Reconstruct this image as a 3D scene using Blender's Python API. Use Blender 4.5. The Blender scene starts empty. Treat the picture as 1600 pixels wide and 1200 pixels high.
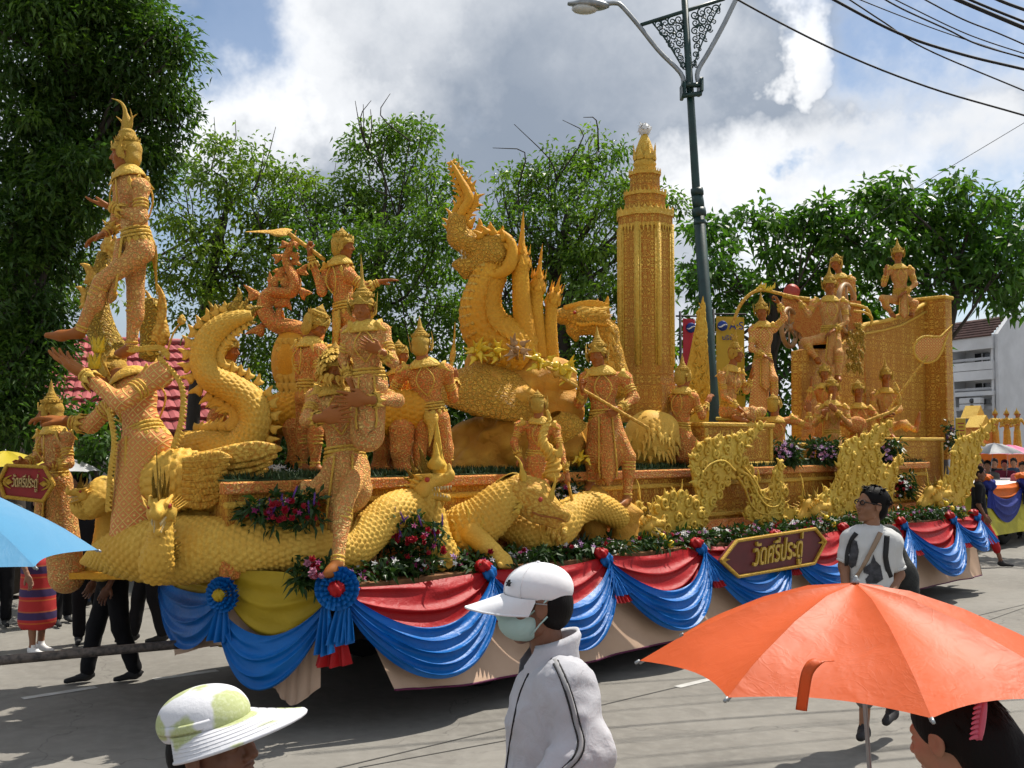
import bpy, math, random
import numpy as np
from mathutils import Vector, Matrix, noise as mnoise
sc = bpy.context.scene
COL = sc.collection
rng = np.random.default_rng(7)
random.seed(7)
R = math.radians
# --- camera, sky, sun, exposure
CAM_H, FPX, PITCH = 2.05, 1650.0, math.atan(90 / 1650.0)
cam_d = bpy.data.cameras.new('camera')
cam_d.sensor_width = 36.0
cam_d.lens = FPX / 1600.0 * 36.0
cam_d.clip_start = 0.05
cam_d.clip_end = 3000.0
cam = bpy.data.objects.new('camera', cam_d)
COL.objects.link(cam)
cam.location = (0, 0, CAM_H)
cam.rotation_euler = (math.pi / 2 + PITCH, 0, 0)
sc.camera = cam
SUN_EL = 60.0
SUN_XY = (0.75, 0.66)                      # horizontal direction towards the sun
SUN_AZ = math.atan2(SUN_XY[0], SUN_XY[1])   # clockwise from +Y
sun_d = bpy.data.lights.new('sun', 'SUN')
sun_d.energy = 5.0
sun_d.angle = R(0.55)
sun_d.color = (1.0, 0.945, 0.85)
sun = bpy.data.objects.new('sun', sun_d)
COL.objects.link(sun)
_sd = Vector((SUN_XY[0] * math.cos(R(SUN_EL)), SUN_XY[1] * math.cos(R(SUN_EL)), math.sin(R(SUN_EL)))).normalized()
sun.rotation_euler = _sd.to_track_quat('Z', 'Y').to_euler()
sun.location = (20, 10, 30)
sc.view_settings.view_transform = 'Standard'
sc.view_settings.look = 'None'
sc.view_settings.gamma = 1.0
sc.view_settings.use_curve_mapping = False
sc.view_settings.exposure = 0.27
sc.render.engine = 'CYCLES'
sc.cycles.use_denoising = True
sc.cycles.use_adaptive_sampling = True
sc.cycles.adaptive_threshold = 0.03
sc.cycles.max_bounces = 6
sc.cycles.diffuse_bounces = 2
sc.cycles.glossy_bounces = 2
sc.cycles.transmission_bounces = 3
sc.cycles.transparent_max_bounces = 8
sc.cycles.caustics_reflective = False
sc.cycles.caustics_refractive = False
# --- photograph geometry
def P(px, py, d):
 """point seen at photograph pixel (px, py) at the distance d in front of the camera"""
 x = (px - 800) / FPX
 u = (600 - py) / FPX
 c, s = math.cos(PITCH), math.sin(PITCH)
 y = c - s * u
 z = s + c * u
 k = d / y
 return np.array((x * k, d, CAM_H + z * k))
FX, FY = (528 - 800) / FPX * 7.6, 7.6        # near front corner of the float
UX, UY = 0.727, 0.687                        # along its side, to the rear
NX, NY = -0.687, 0.727                       # across it, away from us
DECK = 1.03
PLAT = 1.76
def s_of(px, t):
 k = (px - 800) / FPX
 return (k * (FY + t * NY) - FX - t * NX) / (UX - k * UY)
def D(px, t):
 """depth of the float's plane at inset t where pixel column px sees it"""
 return FY + s_of(px, t) * UY + t * NY
def FL(s, t, z):
 """float coordinates to world"""
 return np.array((FX + s * UX + t * NX, FY + s * UY + t * NY, z))
def PG(px, py, z=0.0):
 """point on the level z seen at pixel"""
 a = P(px, py, 1.0)
 o = np.array((0, 0, CAM_H))
 v = a - o
 k = (z - CAM_H) / v[2]
 return o + v * k
def V3(a):
 return np.asarray(a, float)
def nrm(v):
 v = np.asarray(v, float)
 return v / (np.linalg.norm(v) + 1e-12)
# --- world
world = bpy.data.worlds.new('World')
sc.world = world
world.use_nodes = True
class NT:
 """small helper for node trees"""
 def __init__(s, tree):
  s.t = tree
  s.n = tree.nodes
  s.l = tree.links
 def add(s, typ, **kw):
  nd = s.n.new(typ)
  for k, v in kw.items():
   if k.startswith('_'):
    setattr(nd, k[1:], v)
   else:
    s.set(nd, k, v)
  return nd
 def set(s, nd, key, v):
  if isinstance(key, str) and key.startswith('i') and key[1:].isdigit():
   sock = nd.inputs[int(key[1:])]
  else:
   sock = nd.inputs[key.replace('__', ' ')]
  if isinstance(v, bpy.types.NodeSocket):
   s.l.new(v, sock)
  else:
   if hasattr(sock, 'default_value'):
    dv = sock.default_value
    if hasattr(dv, '__len__') and len(dv) == 4 and hasattr(v, '__len__') and len(v) == 3:
     v = (*v, 1.0)
   sock.default_value = v
 def math(s, op, a, b=None, c=None, clamp=False):
  nd = s.n.new('ShaderNodeMath')
  nd.operation = op
  nd.use_clamp = clamp
  for i, v in enumerate((a, b, c)):
   if v is not None:
    s.set(nd, 'i%d' % i, v)
  return nd.outputs[0]
 def vmath(s, op, a, b=None, scale=None):
  nd = s.n.new('ShaderNodeVectorMath')
  nd.operation = op
  s.set(nd, 'i0', a)
  if b is not None:
   s.set(nd, 'i1', b)
  if scale is not None:
   s.set(nd, 'Scale', scale)
  return nd.outputs['Value'] if op in ('LENGTH', 'DISTANCE', 'DOT_PRODUCT') else nd.outputs['Vector']
 def mix(s, f, a, b, typ='MIX'):
  nd = s.n.new('ShaderNodeMix')
  nd.data_type = 'RGBA'
  nd.blend_type = typ
  s.set(nd, 'i0', f)
  s.set(nd, 'i6', a)
  s.set(nd, 'i7', b)
  return nd.outputs[2]
 def ramp(s, f, stops, interp='LINEAR'):
  nd = s.n.new('ShaderNodeValToRGB')
  nd.color_ramp.interpolation = interp
  el = nd.color_ramp.elements
  while len(el) < len(stops):
   el.new(0.5)
  for e, (p, c) in zip(el, stops):
   e.position = p
   e.color = (*c, 1.0) if hasattr(c, '__len__') else (c, c, c, 1.0)
  s.set(nd, 'Fac', f)
  return nd.outputs['Color']
 def noise(s, vec, scale, detail=4, rough=0.55, dist=0.0, w=None):
  nd = s.n.new('ShaderNodeTexNoise')
  if vec is not None:
   s.set(nd, 'Vector', vec)
  s.set(nd, 'Scale', scale)
  s.set(nd, 'Detail', detail)
  s.set(nd, 'Roughness', rough)
  s.set(nd, 'Distortion', dist)
  return nd.outputs[0]
 def sstep(s, v, a, b):
  nd = s.n.new('ShaderNodeMapRange')
  nd.interpolation_type = 'SMOOTHSTEP'
  s.set(nd, 'Value', v)
  s.set(nd, 'From Min', a)
  s.set(nd, 'From Max', b)
  return nd.outputs[0]
def build_world():
 w = NT(world.node_tree)
 w.n.clear()
 out = w.add('ShaderNodeOutputWorld')
 bg = w.add('ShaderNodeBackground')
 bg.inputs['Strength'].default_value = 0.098
 w.l.new(bg.outputs[0], out.inputs[0])
 sky = w.n.new('ShaderNodeTexSky')
 sky.sky_type = 'NISHITA'
 sky.sun_disc = False
 sky.sun_elevation = R(SUN_EL)
 sky.sun_rotation = SUN_AZ
 sky.air_density = 1.0
 sky.dust_density = 0.6
 sky.ozone_density = 1.2
 tc = w.n.new('ShaderNodeTexCoord')
 d = w.vmath('NORMALIZE', tc.outputs['Generated'])
 sep = w.add('ShaderNodeSeparateXYZ', Vector=d)
 zz = w.math('ADD', w.math('MAXIMUM', sep.outputs[2], 0.0), 0.32)
 flat = w.add('ShaderNodeCombineXYZ', X=w.math('DIVIDE', sep.outputs[0], zz), Y=w.math('DIVIDE', sep.outputs[1], zz), Z=0.35)
 q = w.vmath('ADD', flat.outputs[0], (3.1, 1.7, 0.0))
 n1 = w.noise(q, 1.15, 5, 0.56)
 n2 = w.noise(w.vmath('ADD', d, (5.2, 0.3, 2.2)), 5.0, 6, 0.62)
 n3 = w.noise(w.vmath('ADD', q, (9.0, 4.0, 1.0)), 0.9, 3, 0.5)
 warp = w.vmath('SCALE', w.vmath('SUBTRACT', w.add('ShaderNodeTexNoise', Vector=d, Scale=6.0, Detail=6.0, Roughness=0.62).outputs['Color'], (0.5, 0.5, 0.5)), scale=0.30)
 dw = w.vmath('ADD', d, warp)
 def blob(px, py, r, soft):
  v = P(px, py, 10.0) - np.array((0, 0, CAM_H))
  v = nrm(v)
  dist = w.vmath('DISTANCE', dw, tuple(v))
  return w.sstep(dist, r + soft, max(r - soft, 0.0))
 base = w.sstep(w.math('ADD', w.math('MULTIPLY', n1, 0.75), w.math('MULTIPLY', n2, 0.35)), 0.34, 0.50)
 holes = None
 for (px, py, r, so) in ((350, 5, 0.075, 0.035), (1475, 60, 0.055, 0.04), (1555, 80, 0.045, 0.04), (390, -20, 0.04, 0.04), (1300, 255, 0.014, 0.02),
       (1225, 262, 0.012, 0.02), (1540, 395, 0.05, 0.04), (290, 330, 0.05, 0.06), (300, 425, 0.06, 0.06)):
  b = blob(px, py, r, so)
  holes = b if holes is None else w.math('MAXIMUM', holes, b)
 cover = w.math('MULTIPLY', base, w.math('SUBTRACT', 1.0, w.math('MULTIPLY', holes, 0.92)), clamp=True)
 bright = w.math('MULTIPLY', w.sstep(w.math('ADD', w.math('MULTIPLY', n3, 0.7), w.math('MULTIPLY', n2, 0.4)), 0.50, 0.72), 0.55)
 for (px, py, r, so, a) in ((1285, 50, 0.050, 0.016, 1.0), (1185, 95, 0.034, 0.014, 0.95), (1240, 75, 0.03, 0.014, 1.0), (1450, 130, 0.07, 0.05, 1.0), (1560, 100, 0.08, 0.05, 1.0),
                               (1300, 305, 0.11, 0.05, 1.0), (1160, 285, 0.07, 0.04, 1.0), (1440, 280, 0.09, 0.05, 1.0), (1530, 300, 0.08, 0.05, 1.0), (1090, 330, 0.05, 0.04, 0.9),
                               (430, 110, 0.085, 0.05, 1.0), (335, 170, 0.06, 0.05, 1.0), (520, 90, 0.09, 0.06, 0.9), (560, 40, 0.12, 0.10, 0.75), (700, 40, 0.12, 0.1, 0.55), (1570, 340, 0.06, 0.05, 0.8),
                               (900, 60, 0.14, 0.1, 0.45)):
  b = w.math('MULTIPLY', blob(px, py, r, so), a)
  bright = w.math('MAXIMUM', bright, b)
 dark = None
 for (px, py, r, so, a) in ((820, 190, 0.14, 0.10, 0.9), (640, 190, 0.12, 0.09, 0.8), (1350, 200, 0.11, 0.07, 0.9), (1520, 215, 0.08, 0.05, 0.9), (1180, 190, 0.1, 0.07, 0.7), (460, 190, 0.07, 0.06, 0.6)):
  b = w.math('MULTIPLY', blob(px, py, r, so), a)
  dark = b if dark is None else w.math('MAXIMUM', dark, b)
 bright = w.math('SUBTRACT', bright, w.math('MULTIPLY', dark, 0.45), clamp=True)
 grey = w.mix(n2, (2.9, 3.4, 4.15), (5.2, 5.6, 6.2))
 grey = w.mix(w.math('MULTIPLY', dark, 0.75), grey, (2.0, 2.5, 3.3))
 cl = w.mix(bright, grey, (10.8, 10.8, 10.8))
 col = w.mix(cover, w.mix(1.0, sky.outputs[0], (1.0, 1.0, 1.0), 'MULTIPLY'), cl)
 w.l.new(col, bg.inputs['Color'])
build_world()
world.cycles.sampling_method = 'MANUAL'
world.cycles.sample_map_resolution = 256
# --- mesh plumbing
def empty(name, loc, label=None, cat=None, group=None):
 o = bpy.data.objects.new(name, None)
 o.empty_display_size = 0.1
 COL.objects.link(o)
 o.location = Vector(loc)
 return tag(o, label, cat, group)
def tag(o, label=None, cat=None, group=None, kind=None):
 if label:
  o['label'] = label
 if cat:
  o['category'] = cat
 if group:
  o['group'] = group
 if kind:
  o['kind'] = kind
 return o
def link_mesh(name, me, parent=None, loc=None):
 o = bpy.data.objects.new(name, me)
 COL.objects.link(o)
 if parent is not None:
  o.parent = parent
 if loc is not None:
  o.location = Vector(loc)
 return o
def world_loc(o):
 v = np.zeros(3)
 while o is not None:
  v += np.array(o.location)
  o = o.parent
 return v
def raw_mesh(name, v, faces, mats, mi=None, smooth=True):
 """faces: list of int arrays of shape (n,3) or (n,4)"""
 me = bpy.data.meshes.new(name)
 v = np.ascontiguousarray(v, np.float32)
 me.vertices.add(len(v))
 me.vertices.foreach_set('co', v.ravel())
 faces = [np.asarray(f, np.int32) for f in faces if len(f)]
 nl = sum(f.size for f in faces)
 nf = sum(len(f) for f in faces)
 me.loops.add(nl)
 me.loops.foreach_set('vertex_index', np.concatenate([f.ravel() for f in faces]))
 me.polygons.add(nf)
 st = []
 o = 0
 for f in faces:
  st.append(o + np.arange(len(f)) * f.shape[1])
  o += f.size
 me.polygons.foreach_set('loop_start', np.concatenate(st).astype(np.int32))
 if mi is not None:
  me.polygons.foreach_set('material_index', np.asarray(mi, np.int32))
 me.polygons.foreach_set('use_smooth', np.full(nf, smooth, bool))
 for m in (mats if isinstance(mats, (list, tuple)) else [mats]):
  me.materials.append(m)
 me.update(calc_edges=True)
 me.validate()
 return me
class G:
 """collects shapes in world coordinates, then becomes ONE mesh object"""
 def __init__(s):
  s.v = []
  s.q = []
  s.t = []
  s.qm = []
  s.tm = []
  s.n = 0
  s.m = 0
 def addv(s, v):
  v = np.asarray(v, float).reshape(-1, 3)
  s.v.append(v)
  k = s.n
  s.n += len(v)
  return k
 def quads(s, q):
  q = np.asarray(q, int).reshape(-1, 4)
  s.q.append(q)
  s.qm.append(np.full(len(q), s.m))
 def tris(s, t):
  t = np.asarray(t, int).reshape(-1, 3)
  s.t.append(t)
  s.tm.append(np.full(len(t), s.m))
 def grid(s, pts, closed_u=False, closed_v=False, flip=False):
  """pts (nu, nv, 3)"""
  pts = np.asarray(pts, float)
  nu, nv = pts.shape[:2]
  k = s.addv(pts)
  iu = np.arange(nu if closed_u else nu - 1)
  iv = np.arange(nv if closed_v else nv - 1)
  A, B = np.meshgrid(iu, iv, indexing='ij')
  A2 = (A + 1) % nu
  B2 = (B + 1) % nv
  q = np.stack([A * nv + B, A2 * nv + B, A2 * nv + B2, A * nv + B2], -1).reshape(-1, 4) + k
  if flip:
   q = q[:, ::-1]
  s.quads(q)
  return k
 def tube(s, path, rad, n=8, flat=None, up=None, cap=True):
  """sweep; rad scalar, list, or list of (a, b); flat: factor on second radius; up: fixed side vector"""
  path = np.asarray(path, float)
  m = len(path)
  rad = np.asarray(rad, float)
  if rad.ndim == 0:
   rad = np.full((m, 2), float(rad))
  elif rad.ndim == 1:
   rad = np.stack([rad, rad], 1)
  rad = rad.copy()
  if flat is not None:
   rad[:, 1] *= flat
  T, A, B = frames(path, up)
  th = np.linspace(0, 2 * np.pi, n, endpoint=False)
  ring = path[:, None, :] + A[:, None, :] * (np.cos(th)[None, :, None] * rad[:, 0][:, None, None]) + B[:, None, :] * (np.sin(th)[None, :, None] * rad[:, 1][:, None, None])
  k = s.grid(ring, closed_v=True, flip=True)
  if cap:
   for e, ix in ((0, 0), (m - 1, 1)):
    c = s.addv(path[e] + (T[e] * (rad[e].min() * 0.35) * (1 if ix else -1)))
    i = np.arange(n)
    j = (i + 1) % n
    b = k + e * n
    s.tris(np.stack([b + i, b + j, np.full(n, c)], 1) if ix else np.stack([b + j, b + i, np.full(n, c)], 1))
  return k
 def lathe(s, prof, origin, axis=(0, 0, 1), n=16, side=None, sx=1.0, sy=1.0, a0=0.0, a1=2 * math.pi):
  """prof [(r, h)...] about axis at origin"""
  z = nrm(axis)
  x = perp(z) if side is None else nrm(V3(side) - z * np.dot(side, z))
  y = np.cross(z, x)
  full = abs(a1 - a0 - 2 * math.pi) < 1e-6
  th = np.linspace(a0, a1, n, endpoint=not full)
  prof = np.asarray(prof, float)
  pts = V3(origin) + prof[:, None, 1, None] * z + prof[:, None, 0, None] * (np.cos(th)[None, :, None] * x * sx + np.sin(th)[None, :, None] * y * sy)
  return s.grid(pts, closed_v=full, flip=True)
 def ell(s, c, r, n=12, m=8, M=None):
  th = np.linspace(0, 2 * np.pi, n, endpoint=False)
  ph = np.linspace(-np.pi / 2 + 0.02, np.pi / 2 - 0.02, m)
  p = np.stack([np.cos(ph)[:, None] * np.cos(th)[None], np.cos(ph)[:, None] * np.sin(th)[None], np.repeat(np.sin(ph)[:, None], n, 1)], -1)
  p = p * np.asarray(r, float)
  if M is not None:
   p = p @ np.asarray(M, float).T
  return s.grid(p + V3(c), closed_v=True, flip=True)
 def box(s, c, size, M=None, bev=0.0):
  h = np.asarray(size, float) / 2
  if bev <= 0:
   sg = np.array([(x, y, z) for x in (-1, 1) for y in (-1, 1) for z in (-1, 1)], float)
   p = sg * h
   f = [(0, 1, 3, 2), (4, 6, 7, 5), (0, 4, 5, 1), (2, 3, 7, 6), (0, 2, 6, 4), (1, 5, 7, 3)]
   tr = []
  else:
   b = min(bev, h.min() * 0.9)
   p = []
   idx = {}
   for x in (-1, 1):
    for y in (-1, 1):
     for z in (-1, 1):
      for ax in range(3):
       q = np.array((x, y, z), float) * (h - b)
       q[ax] += (x, y, z)[ax] * b
       idx[(x, y, z, ax)] = len(p)
       p.append(q)
   p = np.array(p)
   f = []
   tr = []
   for ax in range(3):
    o = [a for a in range(3) if a != ax]
    for sg in (-1, 1):
     ring = []
     for (a, c2) in ((-1, -1), (1, -1), (1, 1), (-1, 1)):
      k = [0, 0, 0]
      k[ax] = sg
      k[o[0]] = a
      k[o[1]] = c2
      ring.append(idx[(*k, ax)])
     f.append(ring if (sg > 0) != (ax == 1) else ring[::-1])
   for e in range(3):
    o = [a for a in range(3) if a != e]
    for a in (-1, 1):
     for c2 in (-1, 1):
      def K(z, ax):
       k = [0, 0, 0]
       k[e] = z
       k[o[0]] = a
       k[o[1]] = c2
       return idx[(*k, ax)]
      f.append((K(-1, o[0]), K(1, o[0]), K(1, o[1]), K(-1, o[1])))
   for x in (-1, 1):
    for y in (-1, 1):
     for z in (-1, 1):
      tr.append((idx[(x, y, z, 0)], idx[(x, y, z, 1)], idx[(x, y, z, 2)]))
  if M is not None:
   p = p @ np.asarray(M, float).T
  k = s.addv(p + V3(c))
  s.quads(np.array(f) + k)
  if tr:
   s.tris(np.array(tr) + k)
 def prism(s, poly, vec):
  """extrude a planar outline (n,3) by vec; outline may be non-convex (ear clipped)"""
  poly = np.asarray(poly, float)
  n = len(poly)
  vec = V3(vec)
  from mathutils.geometry import tessellate_polygon
  tri = tessellate_polygon([[Vector(p) for p in poly]])
  k = s.addv(np.concatenate([poly, poly + vec]))
  t = np.array(tri, int).reshape(-1, 3)
  s.tris(t + k)
  s.tris(t[:, ::-1] + k + n)
  i = np.arange(n)
  j = (i + 1) % n
  s.quads(np.stack([k + i, k + j, k + n + j, k + n + i], 1))
 def flame(s, base, tip, w, side, bend=0.25, thick=0.4, n=9, curl=0.0):
  """kanok flame: a flattened tapering tongue, S-bent in the plane of (tip-base, side)"""
  base, tip = V3(base), V3(tip)
  ax = tip - base
  L = np.linalg.norm(ax)
  z = ax / (L + 1e-9)
  sd = V3(side)
  sd = nrm(sd - z * np.dot(sd, z))
  nr = np.cross(z, sd)
  u = np.linspace(0, 1, n)
  off = bend * L * np.sin(u * np.pi * 1.0) * (1 - u * 0.35) - curl * L * np.sin(u * 2 * np.pi) * u
  path = base + z * (u * L)[:, None] + sd * off[:, None]
  wd = w * (0.75 + 0.55 * np.sin(np.clip(u * 2.4, 0, 1) * np.pi)) * (1 - u) ** 0.75 + 0.002
  T = np.gradient(path, axis=0)
  T /= np.linalg.norm(T, axis=1)[:, None]
  S = np.cross(nr[None], T)
  cr = np.array([(-1, 0), (-0.5, 0.55), (0, 1.0), (0.5, 0.55), (1, 0), (0.5, -0.55), (0, -1.0), (-0.5, -0.55)])
  ring = path[:, None] + S[:, None] * (cr[None, :, 0, None] * wd[:, None, None]) + nr[None, None] * (cr[None, :, 1, None] * (wd * thick)[:, None, None])
  s.grid(ring, closed_v=True, flip=True)
 def append(s, v, faces, M=None, mi=None):
  """append existing arrays; faces list of arrays"""
  v = np.asarray(v, float)
  if M is not None:
   M = np.asarray(M, float)
   v = v @ M[:3, :3].T + M[:3, 3]
  k = s.addv(v)
  o = 0
  for f in faces:
   f = np.asarray(f, int)
   if f.shape[1] == 4:
    s.q.append(f + k)
    s.qm.append(np.full(len(f), s.m) if mi is None else np.asarray(mi[o:o + len(f)]))
   else:
    s.t.append(f + k)
    s.tm.append(np.full(len(f), s.m) if mi is None else np.asarray(mi[o:o + len(f)]))
   o += len(f)
 def mesh(s, name, mats, origin=(0, 0, 0), smooth=True):
  v = np.concatenate(s.v) - V3(origin)
  fs, ms = [], []
  if s.q:
   fs.append(np.concatenate(s.q))
   ms.append(np.concatenate(s.qm))
  if s.t:
   fs.append(np.concatenate(s.t))
   ms.append(np.concatenate(s.tm))
  return raw_mesh(name, v, fs, mats, np.concatenate(ms), smooth)
 def build(s, name, mats, parent=None, smooth=True, origin=None):
  if not s.v:
   return None
  if parent is not None:
   org = world_loc(parent)
   return link_mesh(name, s.mesh(name, mats, org, smooth), parent)
  org = V3(origin) if origin is not None else np.zeros(3)
  return link_mesh(name, s.mesh(name, mats, org, smooth), None, org)
def perp(z):
 z = nrm(z)
 a = np.array((0, 0, 1.0)) if abs(z[2]) < 0.9 else np.array((1.0, 0, 0))
 return nrm(np.cross(a, z))
def frames(path, up=None):
 path = np.asarray(path, float)
 T = np.gradient(path, axis=0)
 T /= (np.linalg.norm(T, axis=1)[:, None] + 1e-12)
 m = len(path)
 A = np.zeros((m, 3))
 if up is not None:
  for i in range(m):
   A[i] = nrm(V3(up) - T[i] * np.dot(up, T[i]))
 else:
  A[0] = perp(T[0])
  for i in range(1, m):
   a = A[i - 1] - T[i] * np.dot(A[i - 1], T[i])
   A[i] = nrm(a)
 B = np.cross(T, A)
 return T, A, B
def spline(pts, n=40):
 """Catmull-Rom through points of any dimension"""
 p = np.asarray(pts, float)
 p = np.concatenate([[2 * p[0] - p[1]], p, [2 * p[-1] - p[-2]]])
 m = len(p) - 3
 u = np.linspace(0, m - 1e-6, n)
 i = u.astype(int)
 f = (u - i)[:, None]
 a, b, c, d = p[i], p[i + 1], p[i + 2], p[i + 3]
 return 0.5 * (2 * b + (c - a) * f + (2 * a - 5 * b + 4 * c - d) * f ** 2 + (3 * b - a - 3 * c + d) * f ** 3)
def basis(fwd, up):
 """3x3 with columns x=right, y=fwd, z=up"""
 y = nrm(fwd)
 z = V3(up)
 z = nrm(z - y * np.dot(z, y))
 x = np.cross(y, z)
 return np.stack([x, y, z], 1)
def xf(M3, loc, sc_=1.0):
 M = np.eye(4)
 M[:3, :3] = np.asarray(M3) * sc_
 M[:3, 3] = loc
 return M
# --- smooth solid modelling (signed distance + surface nets)
class S:
 def __init__(s, voxel, k=0.03):
  s.h = voxel
  s.k = k
  s.p = []
 def cap(s, a, b, ra, rb, m=0, k=None):
  s.p.append(('c', V3(a), V3(b), float(ra), float(rb), m, k, 1))
  return s
 def ell(s, c, r, M=None, m=0, k=None, sub=False):
  s.p.append(('e', V3(c), np.asarray(r, float), np.eye(3) if M is None else np.asarray(M, float), None, m, k, -1 if sub else 1))
  return s
 def bounds(s, p):
  if p[0] == 'c':
   r = max(p[3], p[4])
   return np.minimum(p[1], p[2]) - r, np.maximum(p[1], p[2]) + r
  e = np.sqrt(((p[3] * p[2][None, :]) ** 2).sum(1))
  return p[1] - e, p[1] + e
 def run(s):
  h = s.h
  lo = np.min([s.bounds(p)[0] for p in s.p if p[7] > 0], 0) - 3 * h
  hi = np.max([s.bounds(p)[1] for p in s.p if p[7] > 0], 0) + 3 * h
  n = np.ceil((hi - lo) / h).astype(int) + 1
  F = np.full(n, 1e3, np.float32)
  MI = np.zeros(n, np.int8)
  for p in s.p:
   k = s.k if p[6] is None else p[6]
   b0, b1 = s.bounds(p)
   mg = k + 2.5 * h
   i0 = np.maximum(((b0 - mg - lo) / h).astype(int), 0)
   i1 = np.minimum(((b1 + mg - lo) / h).astype(int) + 2, n)
   if np.any(i1 <= i0):
    continue
   ax = [lo[a] + h * np.arange(i0[a], i1[a]) for a in range(3)]
   X, Y, Z = np.meshgrid(*ax, indexing='ij')
   if p[0] == 'c':
    a, b = p[1], p[2]
    d = b - a
    L2 = float(d @ d) + 1e-12
    t = np.clip(((X - a[0]) * d[0] + (Y - a[1]) * d[1] + (Z - a[2]) * d[2]) / L2, 0, 1)
    f = np.sqrt((X - a[0] - t * d[0]) ** 2 + (Y - a[1] - t * d[1]) ** 2 + (Z - a[2] - t * d[2]) ** 2) - (p[3] + (p[4] - p[3]) * t)
   else:
    Q = np.stack([X - p[1][0], Y - p[1][1], Z - p[1][2]], -1) @ p[3]
    k0 = np.sqrt(((Q / p[2]) ** 2).sum(-1)) + 1e-9
    k1 = np.sqrt(((Q / p[2] ** 2) ** 2).sum(-1)) + 1e-9
    f = k0 * (k0 - 1) / k1
   sl = tuple(slice(i0[a], i1[a]) for a in range(3))
   g = F[sl]
   if p[7] > 0:
    hh = np.maximum(k - np.abs(g - f), 0) / max(k, 1e-6)
    MI[sl] = np.where(f < g, p[5], MI[sl])
    F[sl] = np.minimum(g, f) - hh * hh * k * 0.25
   else:
    hh = np.maximum(k - np.abs(g + f), 0) / max(k, 1e-6)
    F[sl] = np.maximum(g, -f) + hh * hh * k * 0.25
  return nets(F, MI, lo, h)
def nets(F, MI, lo, h):
 ins = F < 0
 nx, ny, nz = F.shape
 cnt = np.zeros((nx - 1, ny - 1, nz - 1), np.int8)
 for a in (0, 1):
  for b in (0, 1):
   for c in (0, 1):
    cnt += ins[a:nx - 1 + a, b:ny - 1 + b, c:nz - 1 + c]
 act = (cnt > 0) & (cnt < 8)
 I = np.argwhere(act)
 vid = np.full(act.shape, -1, np.int64)
 vid[act] = np.arange(len(I))
 acc = np.zeros((len(I), 3))
 num = np.zeros(len(I))
 corners = [(a, b, c) for a in (0, 1) for b in (0, 1) for c in (0, 1)]
 val = {c: F[I[:, 0] + c[0], I[:, 1] + c[1], I[:, 2] + c[2]] for c in corners}
 for c in corners:
  for ax in range(3):
   if c[ax] == 0:
    e = list(c)
    e[ax] = 1
    e = tuple(e)
    f0, f1 = val[c], val[e]
    m = (f0 < 0) != (f1 < 0)
    t = np.where(m, f0 / np.where(m, f0 - f1, 1), 0)
    p = np.tile(np.array(c, float), (len(I), 1))
    p[:, ax] = t
    acc[m] += p[m]
    num += m
 v = lo + h * (I + acc / num[:, None])
 qs = []
 for ax in range(3):
  o1, o2 = [(1, 2), (2, 0), (0, 1)][ax]
  sl0 = [slice(None)] * 3
  sl1 = [slice(None)] * 3
  sl0[ax] = slice(0, -1)
  sl1[ax] = slice(1, None)
  a, b = ins[tuple(sl0)], ins[tuple(sl1)]
  E = np.argwhere(a != b)
  E = E[(E[:, o1] > 0) & (E[:, o2] > 0) & (E[:, o1] < F.shape[o1] - 1) & (E[:, o2] < F.shape[o2] - 1)]
  d1 = np.zeros(3, int)
  d1[o1] = 1
  d2 = np.zeros(3, int)
  d2[o2] = 1
  def at(q):
   return vid[q[:, 0], q[:, 1], q[:, 2]]
  q = np.stack([at(E - d1 - d2), at(E - d2), at(E), at(E - d1)], 1)
  fl = a[E[:, 0], E[:, 1], E[:, 2]]
  q = np.where(fl[:, None], q, q[:, ::-1])
  qs.append(q)
 q = np.concatenate(qs)
 q = q[(q >= 0).all(1)]
 c = I[q[:, 0]]
 return v, q, MI[c[:, 0], c[:, 1], c[:, 2]].astype(int)
def relax(v, q, it=2, lam=0.5):
 for _ in range(it):
  acc = np.zeros_like(v)
  num = np.zeros(len(v))
  for a, b in ((0, 1), (1, 2), (2, 3), (3, 0)):
   np.add.at(acc, q[:, a], v[q[:, b]])
   np.add.at(num, q[:, a], 1)
   np.add.at(acc, q[:, b], v[q[:, a]])
   np.add.at(num, q[:, b], 1)
  v = v + lam * (acc / np.maximum(num, 1)[:, None] - v)
 return v
# --- materials
def newmat(name):
 m = bpy.data.materials.new(name)
 m.use_nodes = True
 t = NT(m.node_tree)
 b = t.n['Principled BSDF']
 return m, t, b
def simple(name, col, rough=0.6, var=0.12, vs=6.0, bump=0.0, bs=60.0, metal=0.0, spec=0.4, col2=None, sheen=0.0, coat=0.0):
 """plain material with uneven colour and fine relief"""
 m, t, b = newmat(name)
 tc = t.n.new('ShaderNodeTexCoord').outputs['Object']
 n = t.noise(tc, vs, 6, 0.6)
 c2 = col2 if col2 is not None else tuple(max(0.0, c * (1 - 2.2 * var)) for c in col)
 f = t.sstep(n, 0.3, 0.72)
 t.set(b, 'Base Color', t.mix(f, c2, col))
 t.set(b, 'Roughness', rough)
 b.inputs['Metallic'].default_value = metal
 b.inputs['Specular IOR Level'].default_value = spec
 if coat:
  b.inputs['Coat Weight'].default_value = coat
 if sheen:
  b.inputs['Sheen Weight'].default_value = sheen
 if bump:
  bn = t.add('ShaderNodeBump', Strength=bump, Distance=0.01, Height=t.noise(tc, bs, 5, 0.65))
  t.l.new(bn.outputs[0], b.inputs['Normal'])
 return m
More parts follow.
